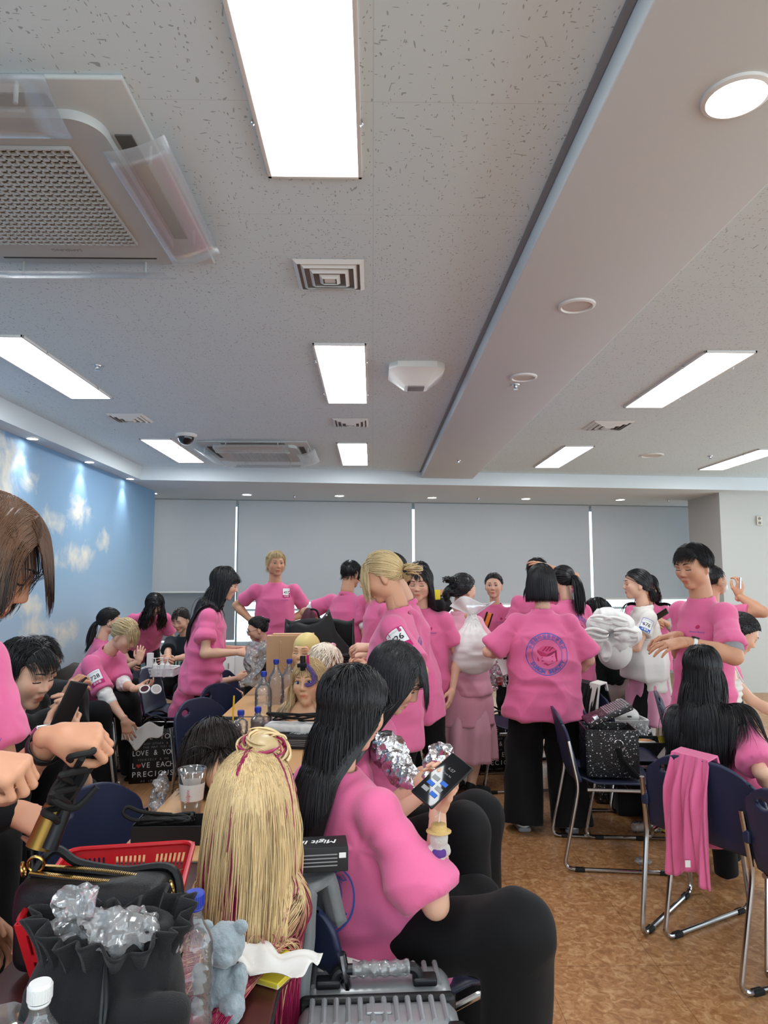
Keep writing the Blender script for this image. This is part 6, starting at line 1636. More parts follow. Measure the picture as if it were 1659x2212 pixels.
# ---------------------------------------------------------------- mannequin heads
BLONDE = A(*srgb('d9bd8d')[:3]); MAG = A(*srgb('9c2050')[:3]); PURP = A(*srgb('6c5690')[:3])
TABLEBOX = [Box((-.46, 1.265, TZ-.0125), (.28, .715, .0125), rd=.002), Box((-.45, 2.99, TZ-.0125), (.28, .99, .0125), rd=.002)]
def mannequin(x, y, yaw, label, bs=1., hp=0, ht=0, hh=.285, tone='e6b48e', eyes='doll', style=None, z=TZ, bust=True, hkw=None, extras=None, cap=None):
    o = thing('mannequin_head', label, 'mannequin head', (x, y, z)); off = A(x, y, z)
    a, p, q = math.radians(yaw), math.radians(hp), math.radians(ht)
    Fd = A(math.sin(a), math.cos(a), 0); R = A(math.cos(a), -math.sin(a), 0); Z = A(0, 0, 1)
    f = Fd*math.cos(p)-Z*math.sin(p); u = Z*math.cos(p)+Fd*math.sin(p); u2 = u*math.cos(q)+R*math.sin(q); r = R*math.cos(q)-u*math.sin(q)
    h = Frame(off+A(0, 0, hh)-Fd*.0, r, f, u2, .98); t = A(*srgb(tone)[:3]); pr = head_prims(h, 1.)
    base = off+A(0, 0, .005); bp = []
    if bust:
        bp = [Cone(h.w((0, -.02, -.06)), base+A(0, 0, .13)-Fd*.02, .047, .05, .02), Ell(base+A(0, 0, .05)-Fd*.015, (.165*bs, .085*bs, .095), np.stack([R, Fd, Z], 1), .05)]
    else: bp = [Cone(h.w((0, -.02, -.06)), h.w((0, -.025, -.13)), .047, .055, .02)]
    V, F, Tn, mb = build_face(h, pr+bp, t, eyes, res=.0038, iris=1, lips=(.72, .36, .34), makeup=.15)
    zc = z+.002
    V[:, 2] = np.maximum(V[:, 2], zc)
    n0 = len(V)
    me = mesh_np('bust', V-off, F, [M['mann']], o, True, None, None, Tn)
    mb.v = [v-off for v in mb.v]; mb.build('painted_features', [M['mann'], M['eyewhite'], M['iris'], M['browl'], M['blueiris']], o)
    if hkw:
        kw = dict(hkw); body = bp+TABLEBOX if kw.pop('collide', True) else []
        (V, F, Tn), Pk = hair(h, pr, kw.pop('style', 'long'), kw.pop('col'), body=body, **kw)
        ps = [(V, F, Tn)]+(extras(h) if extras else [])
        V, F, Tn = join(ps); mesh_np('hair', V-off, F, M['hair'], o, True, None, None, Tn)
    if cap:
        ctr, rad = A(0, -.014, .03), A(.080, .099, .091); e = Ell(h.w(ctr), rad, h.M, 0)
        V, F = sdf_mesh([e], .005, lambda p_, g: np.maximum(g, (-.03-h.l(p_)[:, 2]+h.l(p_)[:, 1]*.9)*.7), hollow=False); mesh_np('bald_cap', V-off, F, M[cap], o)
    return o, h, off
M['mann'] = tint_mat('mannequin vinyl', .42, .4, sss=.05); M['blueiris'] = mat('blue iris', '41548c', .2); M['yellowcap'] = mat('yellowish rubber cap', 'd6c07c', .5)
def bunA(h): return [bun(h.w((.012, .01, .125)), .052, BLONDE*.95, seed=5, n=70, axis=(.3, -.3, 1), tr=.0042, flat=.6, col2=MAG)]
q = P(552, 1640, 1.62)
mannequin(q[0], 1.62, 14, 'mannequin head seen from behind, long blond hair with magenta streaks and ends, nearest', bs=.7, hp=4, hh=P(546, 1622, 1.62)[2]-TZ-.118,
          hkw=dict(col=BLONDE, length=.62, n=5200, r=.0013, tip=(MAG, .34, .47), streak=(MAG*.9, .36, 4), seed=41, puff=.012, wave=.03, xlim=.112, ylim=(.05, .03)), extras=bunA)
q = P(668, 1500, 3.62)
_, hB, offB = mannequin(q[0], 3.62, 197, 'mannequin head facing the camera, blond hair with purple ends, blue eyes, clips on top', hp=-2, ht=4, hh=P(668, 1425, 3.62)[2]-TZ-.115,
          hkw=dict(col=BLONDE*.95, length=.40, n=2600, r=.0017, tip=(PURP, .27, .36), seed=42, part=.0, puff=.006, ylim=(.05, .065)))
hB_o = bpy.data.objects[_.name]
mb = MB(); h = hB; mb.box(h.w((.0, .075, .105))-offB, (.022, .03, .075), .004, R=h.M); mb.box(h.w((.0, .09, .095))-offB, (.05, .012, .02), .003, R=h.M); mb.build('black_clip', M['blackplastic'], _)
mb = MB(); mb.box(h.w((-.025, .07, .115))-offB, (.012, .012, .06), .003, R=h.M); mb.build('pink_clip', M['inkmag'], _)
(V, F, Tn) = (lambda pts: strands(np.array([[[*(h.w(p)+A(*e))] for p in pts] for e in np.random.default_rng(3).normal(0, .004, (60, 3))]), .002)+(None,))(bez([(.0, .07, .10), (-.03, .085, .09), (-.058, .085, .05), (-.06, .085, .01), (-.035, .097, -.005), (-.02, .098, .0)], 6))
mesh_np('curled_lock', V-offB, F, M['hair'], _, True, None, None, np.tile(PURP*1.2, (len(V), 1)))
q = P(704, 1450, 3.98)
_, h, off = mannequin(q[0], 3.98, 165, 'mannequin head with white and pale pink wavy hair and a pink flower clip', hp=-12, hh=P(690, 1392, 3.98)[2]-TZ-.115, eyes='down',
          hkw=dict(col=A(*srgb('fff0dc')[:3]), length=.44, n=2200, r=.002, tip=(A(*srgb('e3a6ae')[:3]), .16, .36), seed=43, wave=.2, puff=.01, bang=dict(len=.2, w=.06)))
mb = MB(); [mb.ball(h.w((-.03+.02*math.cos(t), .0+.02*math.sin(t), .11))-off, .014, 8) for t in np.linspace(0, 2*PI, 6, endpoint=False)]; mb.build('flower_clip', mat('pale pink clip', 'e9a3b6', .5), _)
q = P(661, 1395, 4.27)
mannequin(q[0], 4.27, 200, 'bald mannequin head in a yellowish cap behind the white-haired one', hh=P(661, 1370, 4.27)[2]-TZ-.11, eyes='down', cap='yellowcap')
q = P(462, 1650, 2.62)
mannequin(q[0], 2.62, -25, 'dark brown wig on a head leaning forward at the table edge, behind the drink cup', hp=62, hh=.125, bust=False, eyes='down', hkw=dict(col=DBR*1.1, length=.16, n=3200, r=.0013, seed=44, puff=.015, style='short'))
# ---------------------------------------------------------------- bottles and cups
def bottle(x, y, z, h, r, label, cap='blue', fill=None, fmat='water', group=None, nm='water_bottle', lie=None, rib=9):
    o = thing(nm, label, 'bottle', (x, y, z), 0, group)
    ch = .022; pr = [(.0001, 0.004), (r*.75, 0), (r, .01)]
    n = 26; zb = h*.66
    for i in range(n+1):
        t = i/n; zz = .01+(zb-.01)*t; pr.append((r*(1-.045*(1+math.cos(t*rib*2*PI))/2-(.06 if .42 < t < .6 else 0)), zz))
    for i in range(1, 9):
        t = i/8; pr.append((r+(.0125-r)*(t*t*(3-2*t)), zb+(h-ch-.012-zb)*t))
    pr += [(.0125, h-ch-.004), (.0125, h-ch*.6)]
    mb = MB(); mb.lathe(pr, n=28, cap=False); mb.build('bottle_body', M['pet'], o, angle=60)
    cr = .0155
    mb = MB(); mb.lathe([(.0001, h-ch), (cr, h-ch), (cr, h-.003), (cr*.9, h), (.0001, h)], n=28, cap=False)
    for i in range(28): a = 2*PI*i/28; mb.box((cr*math.cos(a), cr*math.sin(a), h-ch*.55), (.0016, .0016, ch*.75), R=Matrix.Rotation(a, 3, 'Z'))
    mb.build('cap', M[cap], o)
    mb = MB(); mb.lathe([(.0135, h-ch-.006), (.0145, h-ch-.004), (.0135, h-ch-.002)], n=24, cap=False); mb.build('neck_ring', M[cap], o)
    if fill:
        pf = [(.0001, .006)]+[(a*.94, b+.002) for a, b in pr[2:] if b < h*fill]; pf.append((.0001, pf[-1][1])); mb = MB(); mb.lathe(pf, n=28, cap=False); mb.build('contents', M[fmat], o, angle=60)
    if lie is not None: o.rotation_euler = (PI/2, 0, lie); o.location = (x, y, z+r)
    return o
M['tea'] = mat('amber drink', 'b77a2a', .1, trans=.7, ior=1.33); M['beads'] = mat('brown grains', '6d4a38', .6, bump=1., bscale=120, var=.5, vscale=150)
q = P(417, 2100, 1.21); bottle(q[0], 1.21, TZ, .258, .033, 'clear ribbed bottle with blue cap beside the grey plush toy')
q = P(86, 2150, 1.0); bottle(q[0], 1.0, TZ, .232, .032, 'clear bottle with a white cap, in the bottom left corner', 'white')
q = T(568, 1578); bottle(q[0], q[1], TZ, .30, .045, 'large clear bottle with blue cap, front one left of the doll-eyed mannequin', group='clear water bottles')
q = T(592, 1562); bottle(q[0], q[1]+.05, TZ, .335, .045, 'tallest clear bottle with blue cap, left of the doll-eyed mannequin', group='clear water bottles')
q = T(614, 1552); bottle(q[0]+.01, q[1]+.12, TZ, .315, .045, 'clear bottle with blue cap half hidden by the doll-eyed mannequin', group='clear water bottles')
q = T(519, 1612); bottle(q[0], q[1], TZ, .165, .034, 'small clear bottle with blue cap beside the yellow straw', rib=4)
q = T(556, 1606); bottle(q[0], q[1], TZ, .17, .034, 'small blue-capped bottle filled with brown grains', fill=.62, fmat='beads', rib=4)
g = PZ(1366, 1800, 0); bottle(g[0], g[1], 0, .235, .034, 'clear bottle with blue cap lying on the floor under the navy chairs', lie=-1.5+PI)
bpy.data.objects  # (keeps the lying bottle's cap towards the left)
def cup(x, y, z, h, r0, r1, label, drink=.22, sleeve=True, dome=False, straw=None):
    o = thing('plastic_cup', label, 'cup', (x, y, z))
    mb = MB(); mb.lathe([(.0001, .004), (r0, .002), (r1, h-.006), (r1+.003, h-.003), (r1+.002, h)], n=36, cap=False); mb.build('cup_wall', M['petplain'], o, angle=60)
    mb = MB(); mb.tube([(r1*math.cos(t)*1.02, r1*math.sin(t)*1.02, h) for t in np.linspace(0, 2*PI, 36, endpoint=False)], .0022, 6, closed=True); mb.build('rim', M['petplain'], o)
    if drink:
        rr = lambda t: (r0+(r1-r0)*t)*.965
        mb = MB(); mb.lathe([(.0001, .006), (rr(.03), .006), (rr(drink), h*drink), (.0001, h*drink)], n=32, cap=False); mb.build('drink', M['tea'], o, angle=60)
    if sleeve:
        rr = lambda t: (r0+(r1-r0)*t)+.0012
        mb = MB(); mb.grid(lambda u, v: (rr(.36+.36*v)*math.cos(2*PI*u), rr(.36+.36*v)*math.sin(2*PI*u), h*(.36+.36*v)), 36, 4); sl = mb.build('paper_sleeve', M['paper'], o)
        pr = Print(); pr.text('cloudjoy', 0, 0, .017, 8, 0, -PI/2); W = [(rr(.55)*math.sin(px/rr(.55)), -rr(.55)*math.cos(px/rr(.55))-.001, h*.54+py) for px, py in pr.v]
        _pm('sleeve_lettering', W, pr.f, pr.m, INKS, sl)
    if dome:
        mb = MB(); mb.lathe([(r1*1.03*math.cos(t), h+r1*.95*math.sin(t)) for t in np.linspace(0, PI/2-.25, 10)], n=32, cap=False); mb.build('dome_lid', M['petplain'], o)
    if straw:
        mb = MB(); mb.cyl((0, 0, .02), straw, .004, n=10); mb.build('straw', M['strawy'], o)
    return o
M['strawy'] = mat('yellow straw', 'e8b81e', .4)
q = T(413, 1762); cup(q[0], q[1], TZ, .15, .031, .045, 'clear plastic cup with a paper sleeve and a little amber drink')
q = T(498, 1618); cup(q[0]+.0, q[1]+.03, TZ, .085, .033, .043, 'domed clear cup with a yellow straw beside the small blue-capped bottle', .3, False, True, (.005, .0, .235))
# ---------------------------------------------------------------- soft bags
def soft(name, prims, h, m, root, off, amp=.006, freq=14, seed=1, cut=None, fine=.002, parent=None):
    V, F = sdf_mesh(prims, h, cut, smooth=2, hollow=False); N = vnormals(V, F)
    q = V-off
    V = V+N*(amp*(1-2*np.abs(vnoise(q*A(freq, freq, freq*.6), seed)))+fine*vnoise(q*freq*3, seed+3))[:, None]
    return mesh_np(name, V-off, F, M[m] if isinstance(m, str) else m, parent or root)
def ring(c, r, ax, m, name, parent, t=.003, off=A(0, 0, 0), arc=2*PI, a0=0, sq=1.):
    ax = nrm(ax); x = nrm(np.cross(ax, A(.1, .2, .97))); y = np.cross(ax, x); n = 20; cl = arc > 6.2
    mb = MB(); mb.tube([A(*c)-off+x*r*math.cos(a0+t_)+y*r*sq*math.sin(a0+t_) for t_ in np.linspace(0, arc, n, endpoint=not cl)], t, 6, closed=cl); return mb.build(name, M[m], parent)
# drawstring bag in front
c = P(236, 2080, 1.13); c[2] = TZ; off = c.copy()
o = thing('drawstring_bag', 'black canvas drawstring bag with crumpled clear packaging poking out, bottom left', 'bag', c)
soft('bag_body', [Loft(c+A(0, 0, 0), np.eye(3), [(.0, .118, .085), (.06, .128, .095), (.16, .115, .085), (.215, .095, .062), (.245, .10, .066)], .02, rd=.02), Box(c+A(.085, -.075, .09), (.055, .02, .085), rd=.015, k=.02)], .005, 'canvas', o, off, .009, 16, 3,
     cut=lambda p, g: np.maximum(g, -Ell(c+A(0, 0, .262), (.085, .05, .055))(p)))
mb = MB()
def ruff(u, v):
    a = 2*PI*u; f = (.004+.009*v)*math.sin(19*a+1.3*math.sin(3*a)); r = .098+.022*v*v+f; return A(r*math.cos(a), (r-.036)*math.sin(a), .195+(.062+.016*math.sin(2*a+.6)+.008*math.sin(7*a))*v)
mb.grid(ruff, 150, 8); mb.build('gathered_rim', M['canvas'], o, solid=.004)
mb = MB(); mb.tube(bez([A(.02, -.07, .225), A(.035, -.105, .18), A(.03, -.112, .12), A(.045, -.108, .07), A(.06, -.11, .01)], 8), .0035, 6); mb.tube(bez([A(.02, -.07, .225), A(.03, -.108, .17), A(.034, -.114, .11), A(.03, -.11, .06), A(.028, -.11, .01)], 8), .0035, 6); mb.build('drawcord', M['blackplastic'], o)
mb = MB(); mb.cyl(A(.034, -.117, .128), A(.037, -.117, .108), .006); mb.box(A(.038, -.117, .088), (.010, .006, .026), .002); mb.build('cord_stop', M['gold'], o)
mb = MB(); mb.box(A(-.09, -.098, .20), (.045, .004, .03)); 
def crumple(name, c, r, m, root, off, seed, h=.004, amp=.5, n=7):
    rng = np.random.default_rng(seed); pr = [Ell(A(*c)+rng.normal(0, 1, 3)*A(*r)*.45, A(*r)*(.45+.35*rng.random(3)), None, .008) for i in range(n)]
    V, F = sdf_mesh(pr, h, smooth=1); N = vnormals(V, F); q = V*A(1, 1, 1)
    V = V+N*(min(r)*amp*(1-2*np.abs(vnoise(q*45, seed)))+.002*vnoise(q*140, seed))[:, None]
    return mesh_np(name, V-off, F, M[m], root, True, 20)
pk = thing('plastic_packaging', 'crumpled clear plastic packaging in the mouth of the drawstring bag', 'packaging', c+A(.0, -.01, .22))
crumple('film', c+A(-.03, -.02, .255), (.055, .03, .04), 'polybag', pk, A(*pk.location), 4); crumple('folded_film', c+A(.05, -.02, .235), (.05, .03, .03), 'polybag', pk, A(*pk.location), 5)
# shoulder bag with the brass zip, standing in the red basket
bx0, bx1, by0, by1 = -.735, -.425, 1.36, 1.74
o = thing('plastic_basket', 'red plastic basket with slotted sides on the dark table', 'basket', (-.553, 1.563, TZ), .157); RB = o
def basket(o, w, d, h, m, slots=True, flare=.03):
    def wall(p0, p1, q0, q1, n):
        p0, p1, q0, q1 = map(lambda t: A(*t), (p0, p1, q0, q1)); mb = MB(); L = 1./n
        def pt(u, v): return (p0+(p1-p0)*u)*(1-v)+(q0+(q1-q0)*u)*v
        def quad(u0, u1, v0, v1): mb.add([pt(u0, v0), pt(u1, v0), pt(u1, v1), pt(u0, v1)], [(0, 1, 2, 3)])
        rows = ((.12, .42), (.52, .84)); vs = [0, .12, .42, .52, .84, 1]
        for k in range(5):
            for i in range(n):
                if k in (1, 3) and slots and (i % 9 not in (0, 8)): quad(i*L, i*L+L*.45, vs[k], vs[k+1])
                else: quad(i*L, i*L+L, vs[k], vs[k+1])
        return mb
    a, b = w/2-flare, d/2-flare; A_, B_ = w/2, d/2
    bot = [(-a, -b, .004), (a, -b, .004), (a, b, .004), (-a, b, .004)]; top = [(-A_, -B_, h), (A_, -B_, h), (A_, B_, h), (-A_, B_, h)]
    for i, n in ((0, 27), (1, 27), (2, 27), (3, 27)):
        j = (i+1) % 4; wall(bot[i], bot[j], top[i], top[j], n).build('slotted_side', M[m], o, smooth=False, solid=.0035)
    mb = MB(); mb.tube(fillet(top+[top[0], top[1]], .035, 5)[1:-1], .006, 8, closed=False); mb.build('rim', M[m], o)
    mb = MB(); mb.add(bot, [(0, 1, 2, 3)]); mb.build('bottom', M[m], o, smooth=False, solid=.004)
basket(o, .29, .365, .135, 'red')
def fibres(name, label, c, r, m, n=160, parent=None, sd=1, stuff=True):
    rng = np.random.default_rng(sd); mb = MB()
    for i in range(n):
        a = rng.random()*6.28; p = A(*c)+rng.normal(0, .45, 3)*A(*r); d = A(math.cos(a), math.sin(a), rng.normal(0, .25))*r[0]*.5
        mb.tube([p-d, p+A(0, 0, r[2]*.3*rng.random()), p+d*A(1, 1, .6)], .0008, 4)
    o = mb.build(name, M[m]); tag(o, label, 'hair fibres', None, 'stuff'); return o
M['fibre'] = mat('tan hair fibres', 'b5835a', .6)
fibres('hair_fibres', 'loose tan hair fibres lying in the red basket', (-.53, 1.66, TZ+.095), (.06, .03, .02), 'fibre')
c = A(-.555, 1.46, TZ+.01); off = c.copy(); o = thing('shoulder_bag', 'black leather shoulder bag with a brass zip, standing in the red basket', 'bag', c)
RZ = lambda a: np.array([[math.cos(a), -math.sin(a), 0], [math.sin(a), math.cos(a), 0], [0, 0, 1]])
soft('bag_body', [Box(c+A(.0, 0, .085), (.155, .05, .085), RZ(-.1), .03, .02)], .006, 'blackleather', o, off, .004, 9, 7)
zp = bez([c+A(-.135, .0, .175), c+A(-.06, -.015, .172), c+A(.03, -.022, .165), c+A(.12, -.03, .160)], 8)
zq = bez([c+A(-.135, .03, .175), c+A(-.06, .012, .178), c+A(.03, .005, .172), c+A(.12, -.005, .163)], 8)
for zz in (zp, zq):
    mb = MB(); mb.tube([z-off for z in zz], .005, 6); mb.build('zip_edge', M['blackleather'], o)
    mb = MB()
    for i in range(len(zz)*3-3):
        t = i/3; k = int(t); f = t-k; p = zz[k]*(1-f)+zz[min(k+1, len(zz)-1)]*f-off; mb.box(p+A(0, 0, .0055), (.0024, .009, .003))
    mb.build('zip_teeth', M['gold'], o, smooth=False)
mb = MB(); mb.tube([p-off for p in bez([c+A(-.14, .0, .16), c+A(-.10, .02, .215), c+A(-.05, .03, .185), c+A(.04, .03, .17), c+A(.15, .02, .17), c+A(.18, -.05, .06)], 8)], .009, 6); mb.build('strap', M['blackleather'], o)
ring(c+A(-.125, .0, .195), .016, (0, 1, .2), 'gold', 'strap_ring', o, .003, off); ring(c+A(-.15, .0, .185), .013, (1, .3, .2), 'gold', 'strap_ring', o, .003, off); ring(c+A(.155, -.02, .155), .014, (1, .6, .2), 'gold', 'strap_ring', o, .003, off)
# clear food box, left edge
c = P(-28, 2110, 1.06); c[2] = TZ; o = thing('food_box', 'clear plastic salad box at the left edge of the dark table', 'food box', c)
mb = MB(); mb.lathe([(.0001, .002), (.075, .002), (.095, .07), (.1, .072), (.09, .085), (.085, .125), (.0001, .13)], n=8, cap=False); mb.build('clear_box', M['petplain'], o, angle=30)
mb = MB(); rng = np.random.default_rng(3)
for i in range(26): mb.ball(rng.normal(0, .028, 3)*A(1, 1, 0)+A(0, 0, .02+.05*rng.random()), A(.018, .014, .004)*(.7+.6*rng.random()), 6, R=Matrix.Rotation(rng.random()*3, 3, 'X'))
mb.build('salad_leaves', mat('salad green', '8f9a4e', .6, var=.5, vscale=30), o, smooth=True); tag(o.children[-1], kind='stuff')
# grey plush bear
c = T(475, 2185); off = c.copy(); o = thing('plush_bear', 'small grey plush bear on the dark table beside the blue-capped bottle', 'plush toy', c)
soft('plush_body', [Ell(c+A(0, 0, .045), (.036, .034, .045), None, .012), Ell(c+A(.028, -.03, .024), (.021, .028, .024), None, .008), Ell(c+A(-.024, -.028, .024), (.021, .028, .024), None, .008), Ell(c+A(.036, -.012, .062), (.014, .018, .026), None, .008), Ell(c+A(-.036, -.008, .062), (.014, .018, .026), None, .008)], .004, 'greyplush', o, off, .0015, 60, 3)
hd = soft('plush_head', [Ell(c+A(.004, 0, .115), (.038, .036, .036), None, .01), Ell(c+A(.012, -.03, .105), (.016, .014, .013), None, .01)], .004, 'greyplush', o, off, .0015, 60, 4)
for s in (-1, 1): soft('ear', [Ell(c+A(.004+s*.030, 0, .145), (.014, .009, .014), None, .01)], .0035, 'greyplush', o, off, .001, 60, 5, parent=hd)
# yellow folder and crumpled white paper on the table edge
c = T(565, 2090); o = thing('folder', 'yellow card folder lying at the table edge beside the plush bear', 'folder', c, -.45)
mb = MB(); mb.box((0, 0, .008), (.15, .11, .012), .002); mb.build('cover', M['yellow'], o)
mb = MB(); mb.box((.002, -.002, .0075), (.146, .106, .008)); mb.build('pages', M['paper'], o, smooth=False)
c = T(585, 2086, TZ+.03); off = c.copy(); o = thing('paper_sheet', 'folded white paper lying on the yellow folder', 'paper', c)
def sheet(fn, n, m, nm, o, off, solid=.0012):
    mb = MB(); mb.grid(fn, n, n); mb.v = [v-off for v in mb.v]; return mb.build(nm, M[m], o, solid=solid)
def wob(p, s, amp): return vnoise(np.array([p])*s, 3)[0]*amp
R_ = RZ(-.42)
mb = MB(); mb.grid(lambda u, v: R_ @ A((u-.5)*.17, (v-.5)*.10+.012*math.sin(u*9), .004+.010*abs(math.sin(u*7+v*3))+.006*math.sin(v*11+u*2)+.012*max(0, u-.8)), 20, 14); mb.build('sheet', M['paper'], o, solid=.001)
# silver suitcase
o = thing('suitcase', 'silver ribbed suitcase standing in front of the seated foreground person', 'suitcase', (.012, 1.625, .035), .04)
def shell(y0, y1, nm):
    mb = MB(); w, z0, z1 = .175, .05, .545; yc, hy = (y0+y1)/2, abs(y1-y0)/2
    mb.box((0, yc, (z0+z1)/2), (w*2, hy*2, z1-z0), .035)
    ob = mb.build(nm, M['casegrey'], o); mb = MB()
    for i in range(12):
        x = -.143+.026*i
        if abs(x) < .075 and nm == 'rear_shell': continue
        mb.tube([(x, y0+(.012 if y0 < 0 else 0)+.02, z1-.001), (x, y1-.008, z1-.001)], .0065, 8)
        ye = y0 if y0 < 0 else y1
        mb.tube([(x, ye+(.001 if y0 < 0 else -.001), z1-.035), (x, ye+(.001 if y0 < 0 else -.001), z0+.04)], .0065, 8)
    mb.build('shell_ribs', M['casegrey'], ob); return ob
M['casegrey'] = mat('silver grey shell', '9a9da0', .3, metal=.35, spec=.5)
shell(-.135, -.012, 'front_shell'); shell(.012, .125, 'rear_shell')
mb = MB(); mb.box((0, 0, .298), (.352, .026, .49), .03); mb.build('zip_band', M['blackplastic'], o)
mb = MB(); mb.tube(fillet([(-.10, .035, .548), (-.09, .035, .578), (.09, .035, .578), (.10, .035, .548)], .03, 6), .012, 10); hn = mb.build('carry_handle', M['blackplastic'], o)
mb = MB(); [mb.box((s*.105, .035, .552), (.05, .03, .016), .005) for s in (-1, 1)]
for s in (-1, 1): mb = MB(); mb.box((s*.11, .035, .552), (.055, .034, .018), .005); mb.build('handle_mount', M['blackplastic'], o)
mb = MB(); mb.grid(lambda u, v: A(-.055+.13*u, .035+.0165*math.cos(2*PI*v)*(1+.15*math.sin(u*40)), .578+.0165*math.sin(2*PI*v)*(1+.15*math.cos(u*33))), 30, 16); mb.build('film_wrap', M['polybag'], hn)
mb = MB(); mb.box((0, -.06, .547), (.055, .035, .006), .003); mb.build('badge_plate', M['casegrey'], o)
for s in (-1, 1):
    mb = MB(); mb.box((s*.16, -.118, .52), (.04, .04, .05), .01); mb.build('corner_guard', M['blackplastic'], o)
    for y in (-.09, .085): mb = MB(); mb.cyl((s*.13-.012, y, .026), (s*.13+.012, y, .026), .026, n=20); mb.box((s*.13, y, .045), (.034, .03, .02), .004); mb.build('wheel', M['rubber'], o)
mb = MB(); mb.box((0, -.137, .50), (.05, .012, .03), .004); mb.build('lock', M['blackplastic'], o)
c = A(-.075, 1.70, .558); o = thing('booklet', 'half-open white printed booklet lying on the silver suitcase', 'booklet', c, -.3)
for nm, tilt in (('lower_page', .10), ('upper_page', .42)):
    mb = MB(); mb.grid(lambda u, v: A((u-.5)*.115, -.04+.085*math.cos(tilt)*v, .004+.085*math.sin(tilt)*v+.004*math.sin(u*4)), 8, 8); pg = mb.build(nm, M['paper'], o, solid=.001)
pr = Print(); rng = np.random.default_rng(2)
for i in range(9): [pr.rect(-.035+.035*k, .03-.0075*i, .026*(.6+.4*rng.random()), .0022, 7, 1) for k in range(3)]
pr.on_plane('printed_lines', INKS, (0, .001, .0245), (1, 0, 0), (0, math.cos(.42), math.sin(.42)), pg, .0009)
# grey coat over the foreground chair back, hot-iron box on top
M['coatgrey'] = mat('grey coat cloth', '6f7274', .6, bump=.25, bscale=120, sheen=.15); M['boxblack'] = mat('matt black carton', '1e1f21', .55)
a_ = math.radians(52); FW = A(math.sin(a_), math.cos(a_), 0); RW = A(math.cos(a_), -math.sin(a_), 0)
def on_back(C, yaw, r, f, z): a = math.radians(yaw); return C+A(math.cos(a), -math.sin(a), 0)*r+A(math.sin(a), math.cos(a), 0)*f+A(0, 0, z)
def drape(nm, label, C, yaw, m, w, front, backl, top=.785, amp=.02, cat='coat', ro=0., folds=5, th=.012, seed=1, y_top=-.285, sub=None):
    """cloth folded over a chair back: hangs `backl` behind and `front` in front"""
    o = thing(nm, label, cat, on_back(C, yaw, ro, y_top, top)); off = A(*o.location); L = front+backl; rng = np.random.default_rng(seed); ph = rng.random(4)*6
    def fn(u, v):
        t = v*L-backl; x = (u-.5)*w*(1+.25*abs(t)/L)
        f = amp*min(1, abs(t)*7)*(math.sin(folds*PI*u+ph[0]+t*3)+.5*math.sin(folds*2.3*PI*u+ph[1]-t*5))
        if t < 0: return on_back(C, yaw, ro+x, y_top-.022-.02*min(1, -t*5)+.03*t-abs(f)*1., top+.012+t*(1-.05*math.sin(u*8+ph[2]))) 
        return on_back(C, yaw, ro+x, y_top+.03+.03*t+.02*min(1, t*5)+abs(f), top+.012-t*(1-.08*math.sin(u*7+ph[3])))
    mb = MB(); mb.grid(fn, 44, 44); mb.v = [v-off for v in mb.v]; mb.build(sub or 'cloth', M[m], o, solid=th); return o
drape('coat', 'grey coat hung over the foreground chair back, beside the long blond mannequin hair', C28, 52, 'coatgrey', .42, .10, .44, amp=.016, seed=3, ro=-.03, th=.028)
def iron_box(c, rz, label, w, d, h, txt=True, flip=False, tilt=0.):
    o = thing('hair_iron_box', label, 'box', c, rz); o.rotation_euler[0] = tilt
    mb = MB(); mb.box((0, 0, h/2), (w, d, h), .002); mb.build('carton', M['boxblack'], o)
    pr = Print()
    if txt: pr.text('Migit Iron', w*.14 if w > .25 else 0, 0, .036 if w > .25 else .03, 0, .0006, PI if flip else 0, 1.15 if w > .25 else 1., .25); pr.rect(-w*.28, 0, w*.28, d*.5, 4) if w > .25 else 0
    if len(pr.v): pr.on_plane('lid_lettering', INKS, (0, 0, h), (1, 0, 0), (0, 1, 0), o)
    p2 = Print(); [p2.rect(w*.1, .012-.008*i, w*.5, .003, 7, 1) for i in range(4)]; p2.rect(w*.42, .01, .016, .012, 0, 1); p2.on_plane('side_print', INKS, (0, -d/2, h*.5), (1, 0, 0), (0, 0, 1), o); return o
c = on_back(C28, 52, -.03, -.31, .868); c2 = P(690, 1878, 1.72); iron_box(tuple(P(672, 1872, 1.70)), .12, 'black carton lettered Migit Iron, upside down on the grey coat', .17, .075, .055, True, True)
c = T(640, 1612); iron_box((c[0]-.0, c[1], TZ), -.12, 'flat black carton lettered Migit Iron on the pale wood table', .36, .12, .058)
BXc = A(c[0], c[1], TZ+.058)
def cable(name, label, pts, r, m='rubber', cat='cable', n=8):
    o = thing(name, label, cat, pts[0]); off = A(*pts[0]); mb = MB(); mb.tube([p-off for p in bez(pts, n)], r, 8); mb.build('cord', M[m], o); return o, off
o = thing('white_towel', 'white cloth folded on the Migit Iron carton', 'towel', BXc+A(-.02, .05, 0)); off = A(*o.location)
soft('cloth', [Box(off+A(0, 0, .018), (.13, .045, .018), RZ(-.15), .012)], .005, 'whitecloth', o, off, .006, 16, 5)
rng = np.random.default_rng(5); pts = [BXc+A(.15*math.sin(i*1.9)-.0, .045*math.cos(i*2.7)+.03, .045+.05*abs(math.sin(i*1.3))) for i in range(14)]
o, off = cable('hair_iron', 'black hair iron with a looped cord on the Migit Iron carton', [BXc+A(.09, .05, .05)]+pts, .004, cat='hair iron')
mb = MB(); mb.cyl(BXc+A(.08, .06, .048)-off, BXc+A(.25, .03, .048)-off, .014, .011); mb.build('iron_barrel', M['blackplastic'], o)
